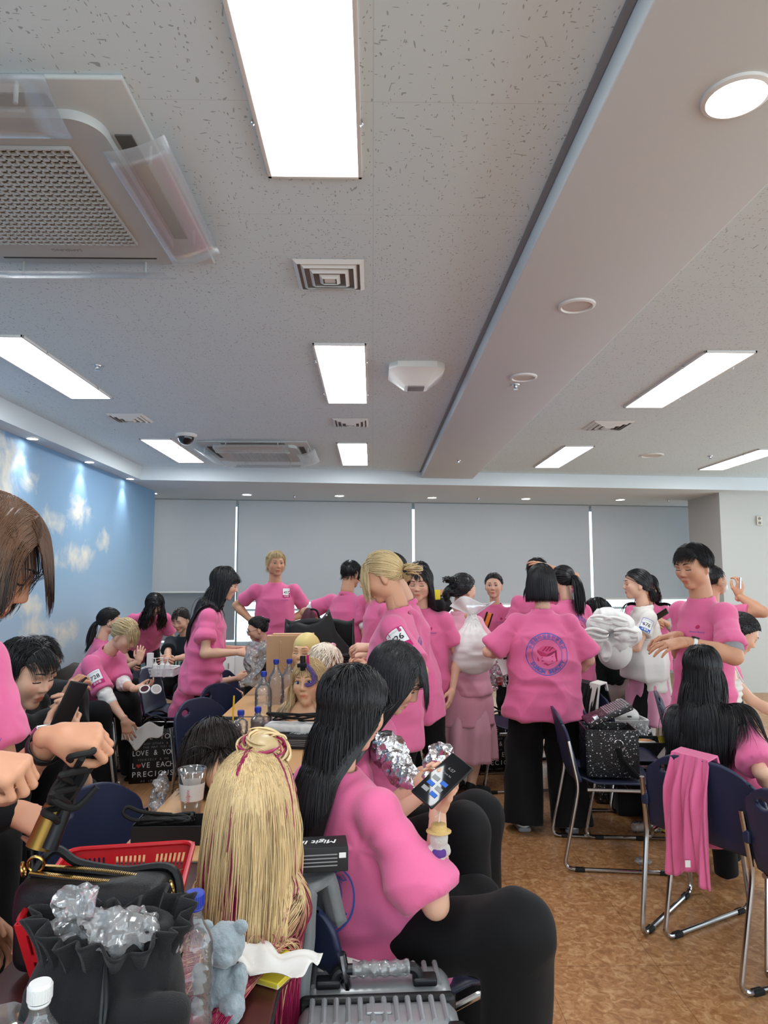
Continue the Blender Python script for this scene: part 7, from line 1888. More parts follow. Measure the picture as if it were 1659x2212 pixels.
# carton with cords in front of the cup
c = T(370, 1812); o = thing('cord_box', 'open black carton heaped with thick black cords, before the drink cup', 'box', c, .02)
w, d, h = .205, .11, .055
mb = MB(); [mb.box(p, s) for p, s in (((0, -d/2, h/2), (w, .003, h)), ((0, d/2, h/2), (w, .003, h)), ((-w/2, 0, h/2), (.003, d, h)), ((w/2, 0, h/2), (.003, d, h)), ((0, 0, .002), (w, d, .004)))]; mb.build('carton', M['boxblack'], o, smooth=False)
pr = Print(); [pr.rect(0, .014-.006*i, d*.7, .0022, 7, 1) for i in range(5)]; pr.on_plane('side_print', INKS, (-w/2-.0015, 0, h/2), (0, -1, 0), (0, 0, 1), o)
pts = [A(.085*math.sin(i*2.1+.3), .035*math.cos(i*1.7), .045+.022*abs(math.sin(i*.9))) for i in range(22)]; mb = MB(); mb.tube(bez(pts, 7), .0052, 8); mb.tube(bez([A(-.02, -.02, .06), A(-.10, -.03, .065), A(-.135, -.03, .085), A(-.125, -.02, .10), A(-.08, -.02, .085), A(0, .0, .07)], 7), .006, 8); mb.build('black_cord', M['rubber'], o)
# roll of cling film, small hanging bag
c = T(648, 1722); o = thing('film_roll', 'short roll of clear film lying on the pale wood table', 'film roll', c+A(0, 0, .026)); mb = MB()
for a, b, r, m, nm in ((-.03, .03, .026, 'petplain', 'film'), (-.033, .033, .015, 'paper', 'core')): mb = MB(); mb.cyl((a, .01*a, 0), (b, .01*b, 0), r, n=24); mb.build(nm, M[m], o)
c = P(376, 1712, 2.55); o = thing('plastic_bag', 'small pale plastic bag hanging off the table edge by the cup', 'plastic bag', A(-.755, 2.55, c[2])); crumple('film', A(-.765, 2.55, c[2]), (.02, .045, .05), 'polybag', o, A(*o.location), 9)
# kraft paper bag
c = P(628, 1440, 4.42); o = thing('paper_bag', 'brown kraft paper carrier bag standing behind the mannequins', 'paper bag', (c[0]-.015, 4.42, TZ), .08); h = P(628, 1372, 4.42)[2]-TZ; w = .27
mb = MB(); mb.box((0, 0, h/2), (w, .11, h)); bm_f = mb.f; mb.build('bag_body', M['kraft'], o, smooth=False)
mb = MB(); mb.box((.03, .03, h/2+.008), (w*.97, .10, h)); mb.build('bag_back_panel', M['kraft'], o, smooth=False)
mb = MB(); mb.tube(bez([(-.05, -.058, h-.03), (-.045, -.062, h-.13), (-.02, -.066, h-.20), (.03, -.062, h-.14), (.06, -.058, h-.03)], 8), .004, 6); mb.build('twisted_handle', M['kraft'], o)
# big black bag and burgundy bag on the back table
c = P(690, 1395, 4.95); off = c.copy(); o = thing('tote_bag', 'big open black leather bag on the back table before the turned-away youth', 'bag', (c[0], 4.95, TZ)); off = A(*o.location)
zt = P(690, 1335, 4.95)[2]-TZ
def tb(u, v):
    a = 2*PI*u; x = .235*math.copysign(abs(math.cos(a))**.5, math.cos(a)); y = .10*math.copysign(abs(math.sin(a))**.5, math.sin(a))
    top = zt*(.93+.12*math.cos(a*1.0)*.0)+(.14*max(0, 1-abs(x-.06)/.07)-.25*max(0, x-.08)/.16*zt*1.4 if y < .02 else .02)+.01*math.sin(a*5)
    z = top*v; fl = 1+.06*math.sin(v*3)+.02*math.sin(a*6+v*4); return A(x*fl+.02*v*math.sin(a*2), y*fl*(1-.35*v), z)
mb = MB(); mb.grid(tb, 64, 16); mb.build('bag_body', M['blackleather'], o, solid=.006)
for x, z in ((-.12, .8), (.055, 1.16)): mb = MB(); mb.ball((x, -.085, zt*z*.9), .008, 8); mb.build('stud', M['silver'], o)
c = P(665, 1328, 5.15); off = A(c[0], 5.2, TZ); o = thing('backpack', 'dark burgundy backpack behind the big black bag', 'bag', off); z1 = P(665, 1312, 5.2)[2]-TZ
soft('bag_body', [Ell(off+A(0, 0, z1*.55), (.075, .06, z1*.45), None, .02), Box(off+A(0, 0, z1*.3), (.08, .06, z1*.3), rd=.03)], .008, mat('burgundy nylon', '4a1d2c', .6), o, off, .004, 12, 3)
mb = MB(); mb.tube(bez([(.02, -.05, z1*.98), (.07, -.06, z1*.95), (.10, -.05, z1*.75)], 8), .008, 6); mb.build('strap', M['black'], o)
# white carrier, red baskets with cord
c = P(745, 1420, 4.6); o = thing('plastic_bag', 'crumpled white carrier bag on the back table beside the red basket', 'plastic bag', (c[0], 4.62, TZ)); off = A(*o.location); M['whitepoly'] = mat('white plastic film', 'e2e0de', .35, bump=.4, bscale=25)
soft('bag_body', [Box(off+A(0, 0, .10), (.13, .08, .10), rd=.05), Ell(off+A(-.05, 0, .19), (.06, .05, .03), None, .03)], .008, 'whitepoly', o, off, .014, 11, 6)
for (px, py, Y, lb) in ((742, 1470, 4.15, 'red basket behind the black-haired heads, cords heaped on it'), (770, 1450, 4.45, 'red basket half hidden beside the working hands'), (716, 1545, 3.92, 'red basket showing low beside the doll-eyed mannequin')):
    q = P(px, py, Y); o = thing('plastic_basket', lb, 'basket', (q[0], Y, TZ)); basket(o, .2, .24, P(px, py-30, Y)[2]-TZ if py < 1500 else .10, 'red')
q = P(740, 1440, 4.15); pts = [q+A(.07*math.sin(i*2.2), .06*math.cos(i*1.6), .02+.05*abs(math.sin(i*1.1))) for i in range(14)]; cable('coiled_cable', 'looped black cord heaped on the red basket', pts, .006)
# ---------------------------------------------------------------- lettered LOVE bags
def love_bag(c, rz, w, d, h, label, cloth=True):
    o = thing('shopping_bag', label, 'bag', c, rz)
    V = []; nz = 8; n = 24
    def fn(u, v):
        a = u*4; k = int(a) % 4; t = a-int(a); cs = [(-1, -1), (1, -1), (1, 1), (-1, 1)]
        p, q = cs[k], cs[(k+1) % 4]; x = p[0]+(q[0]-p[0])*t; y = p[1]+(q[1]-p[1])*t; b = .012*math.sin(PI*t)*math.sin(PI*v)
        return A(x*w/2*(1-.03*v)+b*(x), y*d/2*(1-.05*v)+b*y, h*v+.012*v*math.sin(u*25))
    mb = MB(); mb.grid(fn, 48, 8); mb.build('bag_body', M['wovenblack'], o, solid=.003, angle=50)
    mb = MB(); mb.add([(-w/2, -d/2, .003), (w/2, -d/2, .003), (w/2, d/2, .003), (-w/2, d/2, .003)], [(0, 1, 2, 3)]); mb.build('bag_bottom', M['wovenblack'], o, smooth=False, solid=.003)
    for side, (L, org, u) in enumerate(((w, (0, -d/2-.008, h/2), (1, 0, 0)), (d, (w/2+.008, 0, h/2), (0, 1, 0)), (d, (-w/2-.008, 0, h/2), (0, -1, 0)))):
        pr = Print(); rows = ['AS LONG AS YOU LOVE', 'L#VE YOU', 'FOR EACH OTHER & ME', 'JUST THE WAY YOU ARE', 'LOVE & YOU', 'YOURSELF & ME', 'L#VE EACH', 'PRECIOUS', 'AS LONG AS', 'L#VE', 'JUST THE WAY']
        y = h*.46; i = side
        while y > -h*.44:
            t = rows[i % len(rows)]; big = ('#' in t) or t in ('LOVE & YOU', 'PRECIOUS'); sz = h*(.15 if big else .06); 
            tw = L*.92; n_ = len(t); per = min(sz*.72, tw/n_)
            for k, ch in enumerate(t):
                x = -tw/2+per*(k+.5)+(tw-per*n_)/2
                if ch == '#': pr.heart(x, y-sz*.42, per*1.0, 8)
                elif ch != ' ': pr.text(ch, x, y-sz*.42, sz*.9, 0 if big else 7, 0, 0, min(1, per/(sz*.62)))
            y -= sz*1.05; i += 1
        pr.on_plane('lettering', INKS, org, u, (0, 0, 1), o, .0012)
    for s in (-1, 1): mb = MB(); mb.tube(bez([(-w*.25, s*d*.48, h), (-w*.22, s*d*.5, h*1.12), (0, s*d*.42, h*1.2), (w*.22, s*d*.5, h*1.12), (w*.25, s*d*.48, h)], 7), .008, 6); mb.build('handle', M['wovenblack'], o)
    return o
M['wovenblack'] = mat('black woven plastic', '131314', .35, bump=.3, bscale=220)
g = PZ(305, 1692, 0); g = A(g[0]+.05, g[1]+.13, 0)
love_bag(g, .25, .33, .26, .40, 'black shopping bag printed with LOVE and hearts beside the one numbered 728')
o = thing('cloth_wrap', 'white cloth hanging out of the LOVE shopping bag', 'cloth', g+A(-.04, -.10, .38)); off = A(*o.location)
mb = MB(); mb.grid(lambda u, v: A((u-.5)*.30, -.062-.018*v+.012*math.sin(u*9), .03-.17*v*(1-abs(u-.35))+.02*math.sin(u*12)+.02), 20, 14); mb.build('cloth', M['whitecloth'], o, solid=.004)
g = PZ(1076, 1668, 0); love_bag(A(g[0], g[1]+.15, 0), .1, .32, .24, .38, 'second black LOVE shopping bag standing behind the chair left of the black bob')
# ---------------------------------------------------------------- things in hands
def phone(c, up, nrm_, label, screen=True, sz=(.075, .158, .0085), m='blackplastic', ui=True):
    u = nrm(up); w = nrm(A(*nrm_)-u*np.dot(A(*nrm_), u)); r = np.cross(u, w); R = Matrix(np.stack([r, u, w], 1).tolist()).to_4x4()
    o = thing('mobile_phone', label, 'phone', c); o.rotation_euler = R.to_euler()
    mb = MB(); mb.box((0, 0, 0), sz, .006); mb.build('phone_body', M[m], o)
    mb = MB(); mb.box((0, 0, sz[2]/2), (sz[0]*.93, sz[1]*.96, .0012), .0004); sc = mb.build('screen', M['screen'], o)
    if ui:
        pr = Print(); pr.text('6:57', 0, .035, .012, 7); pr.text('7 June Sat', 0, .018, .007, 7)
        for i in range(3):
            for k in range(2): pr.rect(-.014+.028*k, -.008-.02*i, .02, .012, 6 if (i+k) % 2 else 7, 1)
        pr.on_plane('screen_display', INKS, (0, 0, sz[2]/2+.0008), (1, 0, 0), (0, 1, 0), sc, .0003)
    return o
M['screen'] = mat('dark glossy screen', '0b0d12', .08, spec=.6)
a, b = P(917, 1722, 1.80), P(993, 1650, 1.86); phone((a+b)/2, b-a, A(-.55, -.8, .35), 'black phone with lit lock screen held by the foreground person')
c = P(150, 1522, 2.38); phone(c, A(.35, .1, .9), A(-.75, .5, .35), 'black phone held by the bowl-cut person', ui=False)
c = P(1424, 1330, 5.68); o = phone(c, A(.8, -.2, .55), A(.1, .6, .75), 'black wallet phone held by the person with very long parted hair', ui=False)
c = P(1598, 1258, 4.95); o = thing('vape_device', 'small white stick held up before the white pillar', 'device', c); mb = MB(); mb.cyl((0, 0, -.045), (.005, 0, .035), .007); mb.build('stick', M['silver'], o)
M['pan'] = mat('dark red powder', '4a2228', .8)
c = P(322, 1489, 4.95); off = c; o = thing('powder_compact', 'open white round powder compact held by the one numbered 728', 'compact', c)
for nm, dx, R, m in (('compact_base', -.03, Matrix.Rotation(.7, 3, 'X'), 'whitegloss'), ('compact_lid', .05, Matrix.Rotation(.9, 3, 'X') @ Matrix.Rotation(.4, 3, 'Y'), 'whitegloss')):
    mb = MB(); mb.at(Matrix.Translation((dx, 0, 0)) @ R.to_4x4()); mb.lathe([(.0001, -.006), (.036, -.006), (.038, 0), (.036, .006), (.0001, .006)], n=28, cap=False); k_ = mb.build(nm, M[m], o)
    mb = MB(); mb.at(Matrix.Translation((dx, 0, 0)) @ R.to_4x4()); mb.lathe([(.0001, .0065), (.028, .0065)], n=24, cap=False); mb.build('powder_pan' if dx < 0 else 'mirror', M['pan'] if dx < 0 else M['greycloth'], k_)
a, b = P(157, 1492, 2.6), P(187, 1463, 2.62); o = thing('eye_pencil', 'black cosmetic pencil pointing up above the bowl-cut person phone', 'pencil', a); mb = MB(); mb.cyl((0, 0, 0), b-a, .006, .004, n=10); mb.build('pencil_body', M['blackplastic'], o); mb = MB(); mb.cyl((b-a)*.45, (b-a)*.5, .0064, n=10); mb.build('silver_band', M['silver'], o)
# clear bag with brown fibres held by the tall girl
c = P(556, 1425, 4.72); off = c.copy(); o = thing('plastic_bag', 'clear crinkled plastic bag of brown fibres held by the tall long-haired one', 'plastic bag', c)
zt, zb = P(556, 1386, 4.72)[2]-c[2], P(556, 1482, 4.72)[2]-c[2]
def cb(u, v):
    a = 2*PI*u; z = zt+(zb-zt)*v; w = .068+.022*math.sin(v*7)+.012*math.sin(a*3+v*9)
    return A((w*math.cos(a))+.03*(.5-v)*1.6-.012+.012*math.sin(v*15+a), .03*math.sin(a)*(1+.3*math.sin(a*4+v*8)), z+.012*math.sin(a*2))
mb = MB(); mb.grid(cb, 40, 26); mb.build('film', M['polybag'], o, solid=.001, angle=25)
ff = fibres('fibre_contents', 'brown fibres', (-.025, 0, zb+.05), (.035, .015, .03), 'fibre', 90, sd=4); ff.parent = o; 
for k_ in ('label', 'category'): del ff[k_]
M['whitefilm'] = film('milky thin plastic', (.9, .9, .9), .5, .3, .3, 30, .25)
# white bag of towels held by the robed person
c = P(1022, 1385, 4.62); off = c.copy(); o = thing('plastic_bag', 'big tied white bag stuffed with towels, held up by the person in the pink robe', 'plastic bag', c)
tp = P(1020, 1330, 4.66); sp = lambda x, y, r: Ell(P(x, y, 4.62), A(*r)*1.0, None, .05)
V, F = sdf_mesh([sp(1022, 1405, (.145, .12, .115)), sp(1022, 1425, (.13, .11, .08)), Cone(P(1020, 1375, 4.62), tp, .09, .022, .06)], .007, smooth=2); N = vnormals(V, F); q_ = V-c
ang = np.arctan2(q_[:, 1], q_[:, 0]); up = np.clip((q_[:, 2]-.0)/.14, 0, 1); lo_ = 1-up
V = V+N*(up*.010*np.sin(ang*13+q_[:, 2]*8)+lo_*.014*(1-2*np.abs(vnoise(q_*A(6, 6, 17), 3)))+.004*vnoise(q_*A(20, 20, 40), 6))[:, None]
mesh_np('stuffed_bag', V-off, F, M['towelbag'] if 'towelbag' in M else M['whitecloth'], o)
def ears(u, v):
    a = (u-.5)*2.6; r = .03+.13*v; return tp-off+A(r*math.sin(a)*1.0, .02*math.sin(u*16)*v-.02, .01+.10*v*(1-.25*math.cos(u*9))*math.cos(a*.6))
mb = MB(); mb.grid(ears, 36, 12); mb.build('knotted_ears', M['whitefilm'], o, solid=.001)
# towels in the arms of 676
c = P(1318, 1370, 4.95); o = thing('towel_bundle', 'heap of crumpled white towels carried by the person numbered 676', 'towels', c); off = A(*c)
rng = np.random.default_rng(8); Q = lambda x, y, r, Y=4.93: Ell(P(x, y, Y), A(*r)*1.15, RZ(rng.random()), .02)
soft('towel_heap', [Q(1330, 1348, (.11, .08, .06)), Q(1295, 1348, (.08, .07, .05)), Q(1312, 1328, (.08, .06, .032)), Q(1352, 1372, (.10, .08, .055)), Q(1283, 1378, (.035, .05, .09)), Q(1305, 1398, (.03, .05, .08)), Q(1335, 1390, (.07, .06, .05))], .006, 'whitecloth', o, off, .02, 17, 5)
for sx in ((1300, 1334), (1330, 1338), (1352, 1362), (1288, 1362)):
    mb = MB()
    for lay in range(3):
        mb.tube([P(sx[0]-26+13*t, sx[1]-4*math.sin(t*1.1+lay)+9*lay, 4.82+.012*lay) for t in np.linspace(0, 4, 9)], [.004]+[.012]*7+[.004], 8)
    mb.v = [v-off for v in mb.v]; mb.build('folded_edge', M['whitecloth'], o)
j = p22.j; k = p22.k
soft('hanging_towel', [Loft(j['pel'], np.stack([j['R'], j['F'], A(0, 0, 1)], 1), [(-.07*k, .195*k, .19*k, .03), (.06*k, .20*k, .20*k, .03), (.16*k, .185*k, .20*k, .04), (.24*k, .15*k, .17*k, .05)], .03, rd=.03), Ell(P(1328, 1412, 5.0), (.11, .13, .12), None, .05)], .007, 'whitecloth', o, off, .02, 6, 9)
# foil kimbap
c = P(862, 1655, 2.28); o = thing('foil_wrap', 'long foil-wrapped roll held under the chin of the person eating', 'foil', c)
rng = np.random.default_rng(4); V, F = sdf_mesh([Cone(P(838, 1620, 2.35), P(885, 1690, 2.22), .055, .035, .02), Cone(P(885, 1690, 2.22), P(892, 1712, 2.22), .03, .04, .01)], .005, smooth=1); N = vnormals(V, F)
V = V+N*(.009*(1-2*np.abs(vnoise(V*38, 2)))+.004*vnoise(V*90, 5))[:, None]; mesh_np('foil', V-c, F, M['foil'], o, True, 22)
c = P(945, 1645, 2.12); o = thing('foil_wrap', 'torn foil with a black seaweed roll, held behind the lit phone', 'foil', c); V, F = sdf_mesh([Cone(P(935, 1668, 2.12), P(952, 1632, 2.12), .03, .035, .02)], .005, smooth=1); N = vnormals(V, F)
V = V+N*(.009*(1-2*np.abs(vnoise(V*42, 2)))+.004*vnoise(V*90, 5))[:, None]; mesh_np('foil', V-c, F, M['foil'], o, True, 22)
mb = MB(); mb.cyl(P(950, 1640, 2.14)-c, P(962, 1622, 2.14)-c, .024); mb.build('seaweed_roll', M['black'], o)
# plush charm below the phone
c = P(948, 1832, 1.80); off = c.copy(); o = thing('plush_charm', 'little grey plush charm in straw hat and purple vest hanging below the phone', 'plush toy', c)
soft('plush_body', [Ell(c+A(0, 0, .025), (.024, .02, .026), None, .008), Ell(c+A(0, 0, -.012), (.018, .016, .022), None, .008), Ell(c+A(-.022, 0, -.005), (.008, .008, .014), None, .005), Ell(c+A(.022, 0, -.005), (.008, .008, .014), None, .005), Ell(c+A(-.008, -.004, -.04), (.009, .01, .012), None, .005), Ell(c+A(.008, -.004, -.04), (.009, .01, .012), None, .005)], .003, mat('pale grey plush', 'c4bfb8', .95, sheen=.4, bump=.8, bscale=200), o, off, .0008, 80, 3, fine=.0006)
soft('vest', [Ell(c+A(0, 0, -.010), (.0205, .0185, .017), None, .004)], .003, mat('purple felt', '5b3a86', .9), o, off, .0005, 60, 4, fine=.0004)
mb = MB(); mb.lathe([(.032, .041), (.02, .043), (.018, .058), (.0001, .062)], n=24, cap=False); mb.build('straw_hat', mat('straw', 'd2b073', .8, bump=.8, bscale=300), o, solid=.002)
mb = MB(); mb.tube([A(0, 0, .06), A(.004, 0, .09), P(940, 1765, 1.80)-off], .0012, 5); mb.build('cord', M['inkwhite'], o)
# yellow comb, orange pouch, paper held by the bob
c = P(942, 1285, 5.78); o = thing('yellow_brush', 'yellow sectioning brush held up beside the wispy fringe', 'brush', c); mb = MB(); mb.box((0, 0, 0), (.07, .03, .085), .008); mb.build('brush_head', M['yellow'], o); mb = MB(); mb.cyl((-.03, 0, -.02), (-.09, 0, -.035), .008); mb.build('handle', M['yellow'], o)
c = P(1050, 1345, 5.0); o = thing('pouch', 'orange and black pouch beside the tied white bag', 'pouch', c, .2); o.rotation_euler[1] = .35; mb = MB(); mb.box((0, 0, 0), (.05, .03, .15), .01); mb.build('pouch_body', mat('orange nylon', 'd8722c', .6), o); mb = MB(); [mb.box((s*.02, -.012, 0), (.012, .014, .152), .004) for s in (-1, 1)]
for s in (-1, 1): mb = MB(); mb.box((s*.021, -.013, 0), (.011, .01, .152), .003); mb.build('black_edge', M['black'], o)
c = P(1092, 1425, 4.3); o = thing('printed_card', 'white printed card held down by the person with the black bob', 'card', c, -.3); o.rotation_euler[1] = -.35
mb = MB(); mb.box((0, 0, -.02), (.10, .003, .13)); k_ = mb.build('card', M['paper'], o, smooth=False); pr = Print(); rng = np.random.default_rng(6); [pr.rect(rng.uniform(-.03, .04), rng.uniform(-.01, .04), .012, .012, 4, 1) for i in range(7)]; pr.on_plane('printed_shapes', INKS, (0, -.0018, 0), (1, 0, 0), (0, 0, 1), k_)
c = P(1079, 1455, 4.9); o = thing('plastic_bag', 'clear plastic bag with something red, hanging behind the black bob', 'plastic bag', c); crumple('film', c, (.05, .04, .09), 'polybag', o, A(*c), 12); mb = MB(); mb.ball((0, -.01, -.05), (.03, .02, .03), 8); mb.build('red_contents', M['red'], o)
# curling iron in the hands at left
hc = p1.hnd[-1][3](.09, -.01, -.03); a = P(120, 1740, 1.44); b = P(82, 1832, 1.42); o = thing('curling_iron', 'black curling iron with brass barrel hanging from tangled cords at left', 'curling iron', a)
mb = MB(); mb.cyl((0, 0, 0), b-a, .021, .024, n=24); mb.build('brass_barrel', mat('worn brass barrel', '8a6a32', .35, metal=.8), o); mb = MB(); mb.cyl((b-a)*.0+A(.024, -.006, 0), (b-a)*.98+A(.024, -.006, 0), .013, .016, n=16); mb.build('clamp', M['blackplastic'], o)
mb = MB(); mb.cyl((a-b)*.05, (a-b)*1.15+A(.03, 0, 0), .017, .02, n=16); mb.build('grip', M['blackplastic'], o)
rng = np.random.default_rng(9); pts = [hc]+[P(185-6*i+26*math.sin(i*2.1), 1610+13*i, 1.40+.05*math.cos(i*1.9)) for i in range(14)]
mb = MB(); mb.tube([p-a for p in bez(pts, 8)], .0065, 8); mb.tube([p-a for p in bez([p1.hnd[-1][3](.06, .03, -.03), P(176, 1640, 1.38), P(150, 1680, 1.42), P(110, 1720, 1.36), P(160, 1745, 1.4), P(210, 1700, 1.42)], 8)], .0065, 8); mb.build('power_cord', M['rubber'], o)
c = P(200, 1650, 1.5); o = thing('rubber_apron', 'bunched black strap hanging from the watch-wearing fist', 'strap', c); mb = MB()
pa = bez([p1.hnd[-1][3](.075, .0, -.045), P(190, 1615, 1.43), P(172, 1660, 1.45), P(140, 1720, 1.46), P(120, 1760, 1.46)], 8)
for e in range(5): mb.tube([p+A(.012*math.sin(e*2+i*.2), .012*math.cos(e*1.7), .004*e)*min(1, i/6)-c for i, p in enumerate(pa)], [.009+.012*min(1, i/14)*(1-i/len(pa)*.3) for i in range(len(pa))], 8)
mb.build('strap_folds', M['black'], o)
# ---------------------------------------------------------------- right-hand side
def qz(C, yaw, r, f, z): return on_back(C, yaw, r, f, z)
c = qz(A(CHA.location[0], CHA.location[1], 0), 97, .0, -.01, .437); o = thing('sequin_bag', 'black sequinned box bag with open lid on the navy chair seat', 'bag', c, -math.radians(7))
def sequin():
    q = MN('black sequins'); tc = q.n('ShaderNodeTexCoord'); vo = q.n('ShaderNodeTexVoronoi', Scale=170.); q.l(tc.outputs['Object'], vo.inputs['Vector'])
    gt = q.n('ShaderNodeMath', _operation='GREATER_THAN'); sp = q.n('ShaderNodeSeparateColor'); q.l(vo.outputs['Color'], sp.inputs[0]); q.l(sp.outputs[0], gt.inputs[0]); gt.inputs[1].default_value = .93
    mx = q.n('ShaderNodeMix', _data_type='RGBA'); mx.inputs[6].default_value = (.008, .008, .009, 1); mx.inputs[7].default_value = (.55, .55, .58, 1); q.l(gt.outputs[0], mx.inputs[0]); q.l(mx.outputs[2], q.b.inputs['Base Color'])
    q.set(Roughness=.35); q.l(gt.outputs[0], q.b.inputs['Metallic']); bp = q.n('ShaderNodeBump', Strength=.5, Distance=.004); q.l(vo.outputs['Distance'], bp.inputs['Height']); q.l(bp.outputs['Normal'], q.b.inputs['Normal']); return q.m
M['sequin'] = sequin()
w, d, h = .27, .21, .25
mb = MB(); [mb.box(p, s, .003) for p, s in (((0, -d/2, h/2), (w, .01, h)), ((0, d/2, h/2), (w, .01, h)), ((-w/2, 0, h/2), (.01, d, h)), ((w/2, 0, h/2), (.01, d, h)), ((0, 0, .005), (w, d, .01)))]; mb.build('bag_body', M['sequin'], o)
mb = MB(); mb.at(Matrix.Translation((-w*.34, 0, h+.012)) @ Matrix.Rotation(-.42, 4, 'Y')); mb.box((w*.38, -.015, .02), (w*.95, d*1.02, .03), .008); ld = mb.build('lid', M['sequin'], o)
mb = MB(); mb.at(Matrix.Translation((-w*.34, 0, h+.012)) @ Matrix.Rotation(-.42, 4, 'Y'))
for i in range(11):
    for k in range(10): mb.box((w*.36+.012*i, -d*.42+.019*k, .0365), (.008, .012, .004), .001)
mb.build('rhinestones', M['silver'], ld, smooth=False)
mb = MB(); mb.at(Matrix.Translation((-w*.34, 0, h+.012)) @ Matrix.Rotation(-.42, 4, 'Y')); mb.box((w*.10, -.10, .03), (.03, .03, .05), .004); mb.build('clasp', M['silver'], ld)
ring((.03, -d/2-.009, h*.70), .024, (0, 1, 0), 'silver', 'strap_ring', o, .0025, arc=PI, a0=PI)
mb = MB(); mb.tube(bez([(.03, -d/2-.012, h*.62), (.045, -d/2-.025, h*.4), (.10, -d/2-.03, h*.15), (.125, -d/2-.02, .01)], 8), .014, 8); mb.build('strap', M['black'], o)
c = qz(A(g3[0], g3[1], 0), 72, 0, .02, .437); o = thing('plastic_basket', 'white plastic basket of hair tools on the navy chair behind the sequinned bag', 'basket', c, .05); basket(o, .25, .22, .10, 'white', True, .015)
o2 = thing('hair_steamer', 'white domed appliance marked W lying in the white basket', 'appliance', c+A(0, 0, .02)); off = A(*o2.location); soft('housing', [Ell(off+A(0, 0, .09), (.10, .08, .07), None, .02), Cone(off+A(-.02, .02, .14), off+A(-.03, .03, .18), .022, .022, .01)], .006, 'whitegloss', o2, off, .0, 5, 2, fine=0)
pr = Print(); pr.text('W', 0, 0, .05, 4, .001); pr.rect(0, -.04, .03, .014, 4, 1); pr.on_plane('lettering', INKS, (0, -.058, .125), (1, 0, 0), (0, .75, .66), o2, .004)
o = thing('plastic_bag', 'crumpled clear bag in front of the white basket', 'plastic bag', c+A(.03, -.12, .04)); crumple('film', c+A(.05, -.13, .04), (.05, .03, .035), 'polybag', o, A(*o.location), 15)
# open black case behind chairs
g = PZ(1405, 1745, 0); o = thing('open_suitcase', 'open black soft suitcase standing behind the navy chairs', 'suitcase', (1.80, 4.58, 0), -.05); w, d, h = .44, .2, P(1400, 1603, 4.5)[2]
mb = MB(); [mb.box(p, s, .008) for p, s in (((0, -d/2, h/2), (w, .02, h)), ((0, d/2, h/2), (w, .02, h)), ((-w/2, 0, h/2), (.02, d, h)), ((w/2, 0, h/2), (.02, d, h)), ((0, 0, .02), (w, d, .04)), ((0, 0, h-.05), (w-.03, d-.03, .03)))]; mb.build('case_body', M['canvas'], o)
off = A(*o.location); k_ = thing('package', 'white and orange snack package on top of the open black suitcase', 'package', off+A(-.07, -.04, h-.02)); mb = MB(); mb.ball((0, 0, .01), (.11, .05, .018), 10); mb.build('wrapper', M['paper'], k_); mb = MB(); mb.ball((.02, -.004, .02), (.07, .03, .012), 8); mb.build('orange_print', mat('orange print', 'd9a06a', .6), k_)
k_ = thing('yellow_card', 'small yellow card tucked in the open black suitcase', 'card', off+A(.09, -.03, h-.02)); mb = MB(); mb.box((0, 0, .02), (.07, .004, .05), R=Matrix.Rotation(-.6, 3, 'X') @ Matrix.Rotation(.4, 3, 'Z')); mb.build('card', M['yellow'], k_, smooth=False)
# pink tee over chair D
DT = drape('tee_shirt', 'pink tee shirt hung over the navy chair back at right', CD, 62, 'pink', .17, .12, .46, amp=.03, cat='tee shirt', ro=-.07, folds=4, seed=5, th=.008, sub='shirt_cloth')
k_ = DT; mb = MB(); p_ = qz(CD, 62, -.03, -.40, .40)-A(*k_.location); mb.box(p_, (.02, .003, .025)); mb.build('care_tag', M['inkwhite'], k_, smooth=False)
drape('jacket', 'black garment thrown over the chair back holding the white basket', C_BLK, 72, 'black', .34, .2, .42, amp=.025, seed=8)
drape('scarf', 'pale cloth hanging under the black garment', C_BLK, 72, 'whitetee', .10, .05, .50, top=.80, amp=.012, seed=9, ro=.13, cat='cloth')
c = qz(CD, 62, .02, .02, .437); o = thing('fur_bag', 'black fluffy bag lying on the navy chair at right', 'bag', c+A(.04, .02, 0)); off = A(*o.location); M['fur'] = mat('black fur', '101011', .9, sheen=.2, bump=1., bscale=90)
soft('fur_body', [Ell(off+A(0, 0, .06), (.15, .11, .06), None, .02)], .006, 'fur', o, off, .008, 40, 3, fine=.006)
c = qz(CD, 62, -.10, .14, .47); o = thing('foil_ball', 'ball of crumpled foil on the navy chair at right', 'foil', c); V, F = sdf_mesh([Ell(c+A(0, 0, .035), (.04, .035, .035))], .004, smooth=1); N = vnormals(V, F); V = V+N*(.012*(1-2*np.abs(vnoise(V*45, 2))))[:, None]; mesh_np('foil', V-c, F, M['foil'], o, True, 20)
c = qz(CD, 62, -.16, -.06, .47); o = thing('plastic_dish', 'clear plastic dish on the edge of the navy chair at right', 'lid', c); mb = MB(); mb.lathe([(.0001, .012), (.03, .012), (.038, 0)], n=24, cap=False); mb.build('lid', M['petplain'], o)
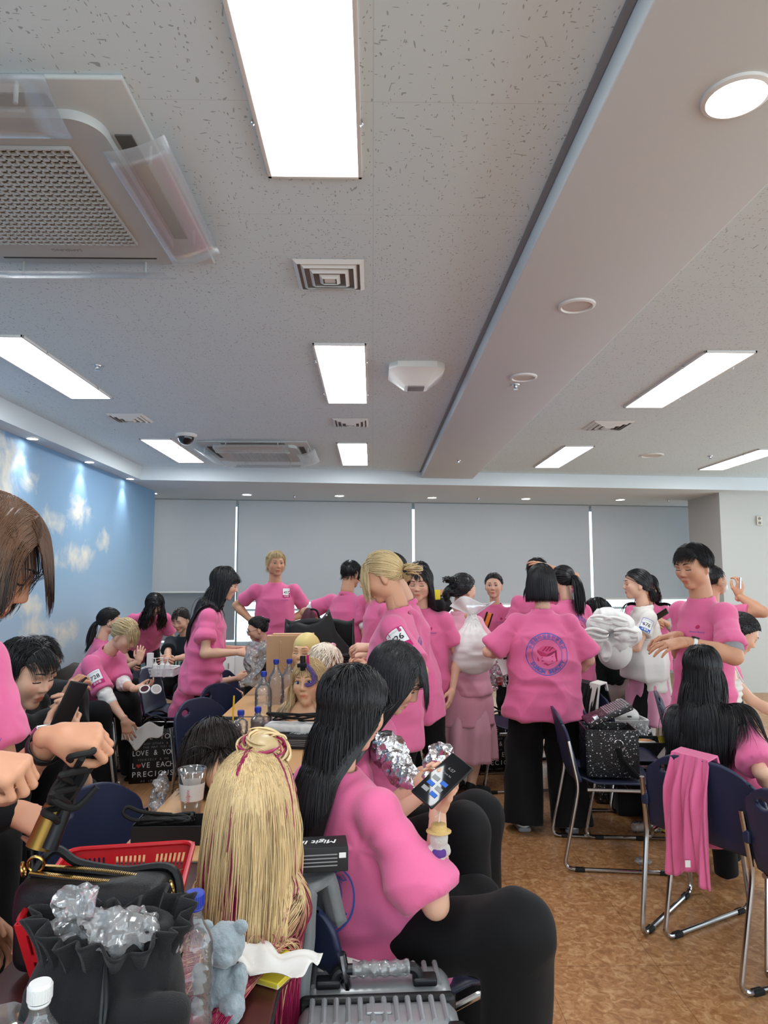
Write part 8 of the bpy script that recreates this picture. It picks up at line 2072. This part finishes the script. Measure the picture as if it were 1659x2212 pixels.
# under the chairs
g = PZ(1375, 1765, 0); o = thing('duffel_bag', 'black studded bag on the floor beneath the navy chairs', 'bag', (g[0], g[1]+.35, 0)); off = A(*o.location); soft('bag_body', [Ell(off+A(0, 0, .11), (.20, .13, .11), None, .03), Box(off+A(0, 0, .05), (.17, .11, .05), rd=.03)], .008, 'sequin', o, off, .006, 9, 2)
g = PZ(1450, 1795, 0); 
for i, (dx, dy, a) in enumerate(((0, .05, -.5), (.02, .16, -.3))):
    o = thing('slipper', 'yellow slipper on the floor %s' % ('behind the lying bottle' if i == 0 else 'further under the chairs'), 'slipper', (g[0]+dx, g[1]+dy, 0), a); mb = MB(); mb.ball((0, 0, .014), (.045, .12, .014), 10); mb.build('sole', M['yellow'], o); mb = MB(); mb.ball((0, .04, .03), (.045, .06, .028), 10); mb.build('upper', M['yellow'], o)
g = PZ(1397, 1866, 0); o = thing('paper_scrap', 'crumpled scrap of clear wrapper on the brown floor', 'litter', g); crumple('scrap', g+A(0, 0, .014), (.05, .03, .012), 'polybag', o, A(*g), 21, n=4)
# ---------------------------------------------------------------- further back
q = P(1252, 1455, 5.8); o = thing('green_box', 'green plastic crate behind the person in pale trousers', 'box', (q[0], 6.0, q[2]-.11)); mb = MB(); mb.box((0, 0, .10), (.22, .3, .20), .012); mb.build('crate_body', mat('green plastic', '1f8a4e', .5), o); mb = MB(); mb.box((0, 0, .20), (.24, .32, .02), .006); mb.build('rim', mat('green plastic rim', '25955a', .5), o)
chair(q[0]+.05, 6.0, 90, 'navy chair holding the green crate'); o.location[2] = .437
q = P(940, 1350, 6.6); o = thing('plastic_bag', 'crumpled blue plastic bag behind the wispy fringe', 'plastic bag', (q[0], 6.7, .437)); crumple('film', A(q[0], 6.7, .437+.16), (.07, .06, .14), 'blue', o, A(*o.location), 31, .008); chair(q[0], 6.7, 180, 'navy chair at the back holding a crumpled blue bag')
q = P(960, 1385, 6.2); chair(q[0]+.05, 6.15, 185, 'navy chair at the back with a black coat on it, left of the pink robe'); drape('coat', 'black coat on the chair back left of the pink robe', A(q[0]+.05, 6.15, 0), 185, 'black', .46, .5, .3, amp=.03, seed=12)
q = P(520, 1470, 5.3); chair(q[0]+.12, 5.45, 100, 'navy chair stacked with black bags behind the plastic bag of fibres')
c = A(q[0]+.14, 5.45, .437); o = thing('tote_bag', 'upright black tote bag on the chair behind the plastic bag of fibres', 'bag', c, .1); off = c; soft('bag_body', [Box(c+A(0, 0, .15), (.13, .09, .15), rd=.025)], .008, 'canvas', o, off, .006, 10, 4); mb = MB(); mb.tube(bez([(-.06, -.08, .28), (-.05, -.09, .37), (.05, -.09, .37), (.06, -.08, .28)], 7), .008, 6); mb.build('handle', M['black'], o)
# hair dryer on the chair beside the wig
q = P(458, 1588, 3.0); c = A(-.66, 3.02, TZ); o = thing('hair_dryer', 'black hair dryer on the table edge behind the dark brown wig', 'hair dryer', c, .5)
mb = MB(); mb.cyl((-.08, 0, .05), (.08, 0, .05), .038, .03, n=20); mb.build('barrel', M['blackplastic'], o); mb = MB(); mb.cyl((-.03, 0, .04), (-.05, -.10, .02), .016, n=14); mb.build('grip', M['blackplastic'], o); mb = MB(); mb.cyl((.08, 0, .05), (.10, 0, .05), .024, .03, n=20); mb.build('nozzle', M['rubber'], o)
# white tray of bottles before the lettered tee
q = P(345, 1445, 5.75); o = thing('tray_basket', 'white basket of pump bottles in front of the lettered dark tee', 'basket', (q[0], 5.78, q[2]-.03)); basket(o, .27, .18, .07, 'white', True, .01); off = A(*o.location)
chair(q[0], 5.78, 90, 'navy chair holding the white basket of pump bottles'); o.location[2] = max(.437, q[2]-.06); off = A(*o.location)
for i, (dx, nm) in enumerate(((-.09, 'tall white carton beside the pump bottles'), (-.04, 'white pump bottle left in the white basket'), (.01, 'white pump bottle in the middle of the white basket'), (.06, 'white pump bottle at right in the white basket'))):
    k_ = thing('pump_bottle' if i else 'carton', nm, 'bottle' if i else 'box', off+A(dx, -.02*(i % 2), .006)); mb = MB()
    if i == 0: mb.box((0, 0, .09), (.045, .045, .18), .003); mb.build('carton_body', M['white'], k_)
    else:
        mb.lathe([(.0001, 0), (.022, 0), (.022, .085), (.010, .10), (.010, .108), (.0001, .108)], n=18, cap=False); mb.build('bottle_body', M['whitegloss'], k_); mb = MB(); mb.cyl((0, 0, .108), (0, 0, .135), .004, n=8); mb.box((-.008, 0, .138), (.03, .012, .008), .002); mb.build('pump', M['white'], k_)
# jackets piled by the mural
for (px, py, Y, m, r, lb) in ((178, 1440, 5.6, 'brownpad', (.22, .16, .17), 'dark brown padded jacket slumped against the sky mural'), (140, 1455, 4.6, 'black', (.16, .14, .18), 'black jacket heaped behind the bowl-cut person')):
    if m not in M: M[m] = mat('brown padded nylon', '3b332c', .6, bump=.5, bscale=20)
    q = P(px, py, Y); x = max(q[0], XL+r[0]+.02); o = thing('jacket', lb, 'jacket', (x, Y, .46)); off = A(x, Y, .46); soft('padded_cloth', [Ell(off+A(0, 0, r[2]+.03), r, None, .03), Ell(off+A(.05, -.03, r[2]*.6), A(*r)*.8, None, .03), Box(off+A(0, 0, .03), (r[0]*.8, r[1]*.8, .03), rd=.02, k=.05)], .01, m, o, off, .016, 8, 3)
    chair(x, Y, 90, 'navy chair by the mural under the %s jacket' % ('brown' if m == 'brownpad' else 'black'))
# extinguisher and sneakers on the sill by the mural
q = P(440, 1330, 8.9); o = thing('fire_extinguisher', 'red fire extinguisher behind the person in the lettered dark tee', 'fire extinguisher', (q[0], 8.9, .55)); h = P(440, 1318, 8.9)[2]-.55
mb = MB(); mb.lathe([(.0001, 0), (.065, 0), (.07, .02), (.07, h-.14), (.05, h-.08), (.02, h-.05), (.0001, h-.05)], n=24, cap=False); mb.build('cylinder', M['red'], o); mb = MB(); mb.cyl((0, 0, h-.06), (0, 0, h), .018, n=12); mb.tube([(0, 0, h), (.06, 0, h+.05), (.12, 0, h+.06)], .008, 8); mb.tube([(0, 0, h-.02), (.1, 0, h)], .008, 8); mb.build('valve_handle', M['red'], o); mb = MB(); mb.tube(bez([(0, 0, h-.02), (-.08, 0, h-.03), (-.10, 0, h-.2), (-.08, 0, .2)], 8), .01, 8); mb.build('hose', M['rubber'], o)
o = thing('storage_cabinet', 'low white cabinet along the window wall at left', 'cabinet', (-1.72, 8.95, 0)); mb = MB(); mb.box((0, 0, .275), (2.2, .42, .55), .004); mb.build('carcass', M['white'], o)
for i in range(4): mb = MB(); mb.box((-.82+.545*i, -.214, .28), (.53, .012, .50), .003); dr = mb.build('door', M['white'], o); mb = MB(); mb.cyl((-.62+.545*i, -.225, .45), (-.62+.545*i, -.225, .38), .006, n=8); mb.build('handle', M['silver'], dr)
for i in range(3):
    q = P(450+13*i, 1330, 8.85); o = thing('sneaker', ['black and white sneaker left of three on the cabinet', 'black and white sneaker between two others on the cabinet', 'black and white sneaker right of three on the cabinet'][i], 'shoe', (q[0], 8.85, .55), .1, 'sneakers on the low cabinet'); off = A(*o.location); soft('upper', [Ell(off+A(0, 0, .05), (.04, .11, .05), None, .02), Cone(off+A(0, .05, .06), off+A(0, .06, .13), .035, .03, .02)], .008, 'black', o, off, .001, 20, 2); mb = MB(); mb.box((0, 0, .012), (.085, .23, .024), .01); mb.build('sole', M['white'], o); mb = MB(); [mb.box((0, -.06+.03*k, .088-.004*k), (.05, .01, .01), .002) for k in range(3)]; mb.build('toe_cap', M['white'], o)
q = P(1425, 1415, 7.0); 
for i, (dx, m, lb) in enumerate(((0, 'yellow', 'yellow box on the white table behind the pink apron'), (.10, 'red', 'red tray on the white table behind the pink apron'))):
    o = thing('carton' if i == 0 else 'tray', lb, 'box' if i == 0 else 'tray', (q[0]+dx, 7.1, .72)); mb = MB(); mb.box((0, 0, .06 if i == 0 else .02), (.14, .1, .12 if i == 0 else .04), .004); mb.build('body_panel', M[m], o)
    mb = MB(); mb.box((0, 0, .122 if i == 0 else .041), (.145, .105, .006), .002); mb.build('lid', M[m], o)
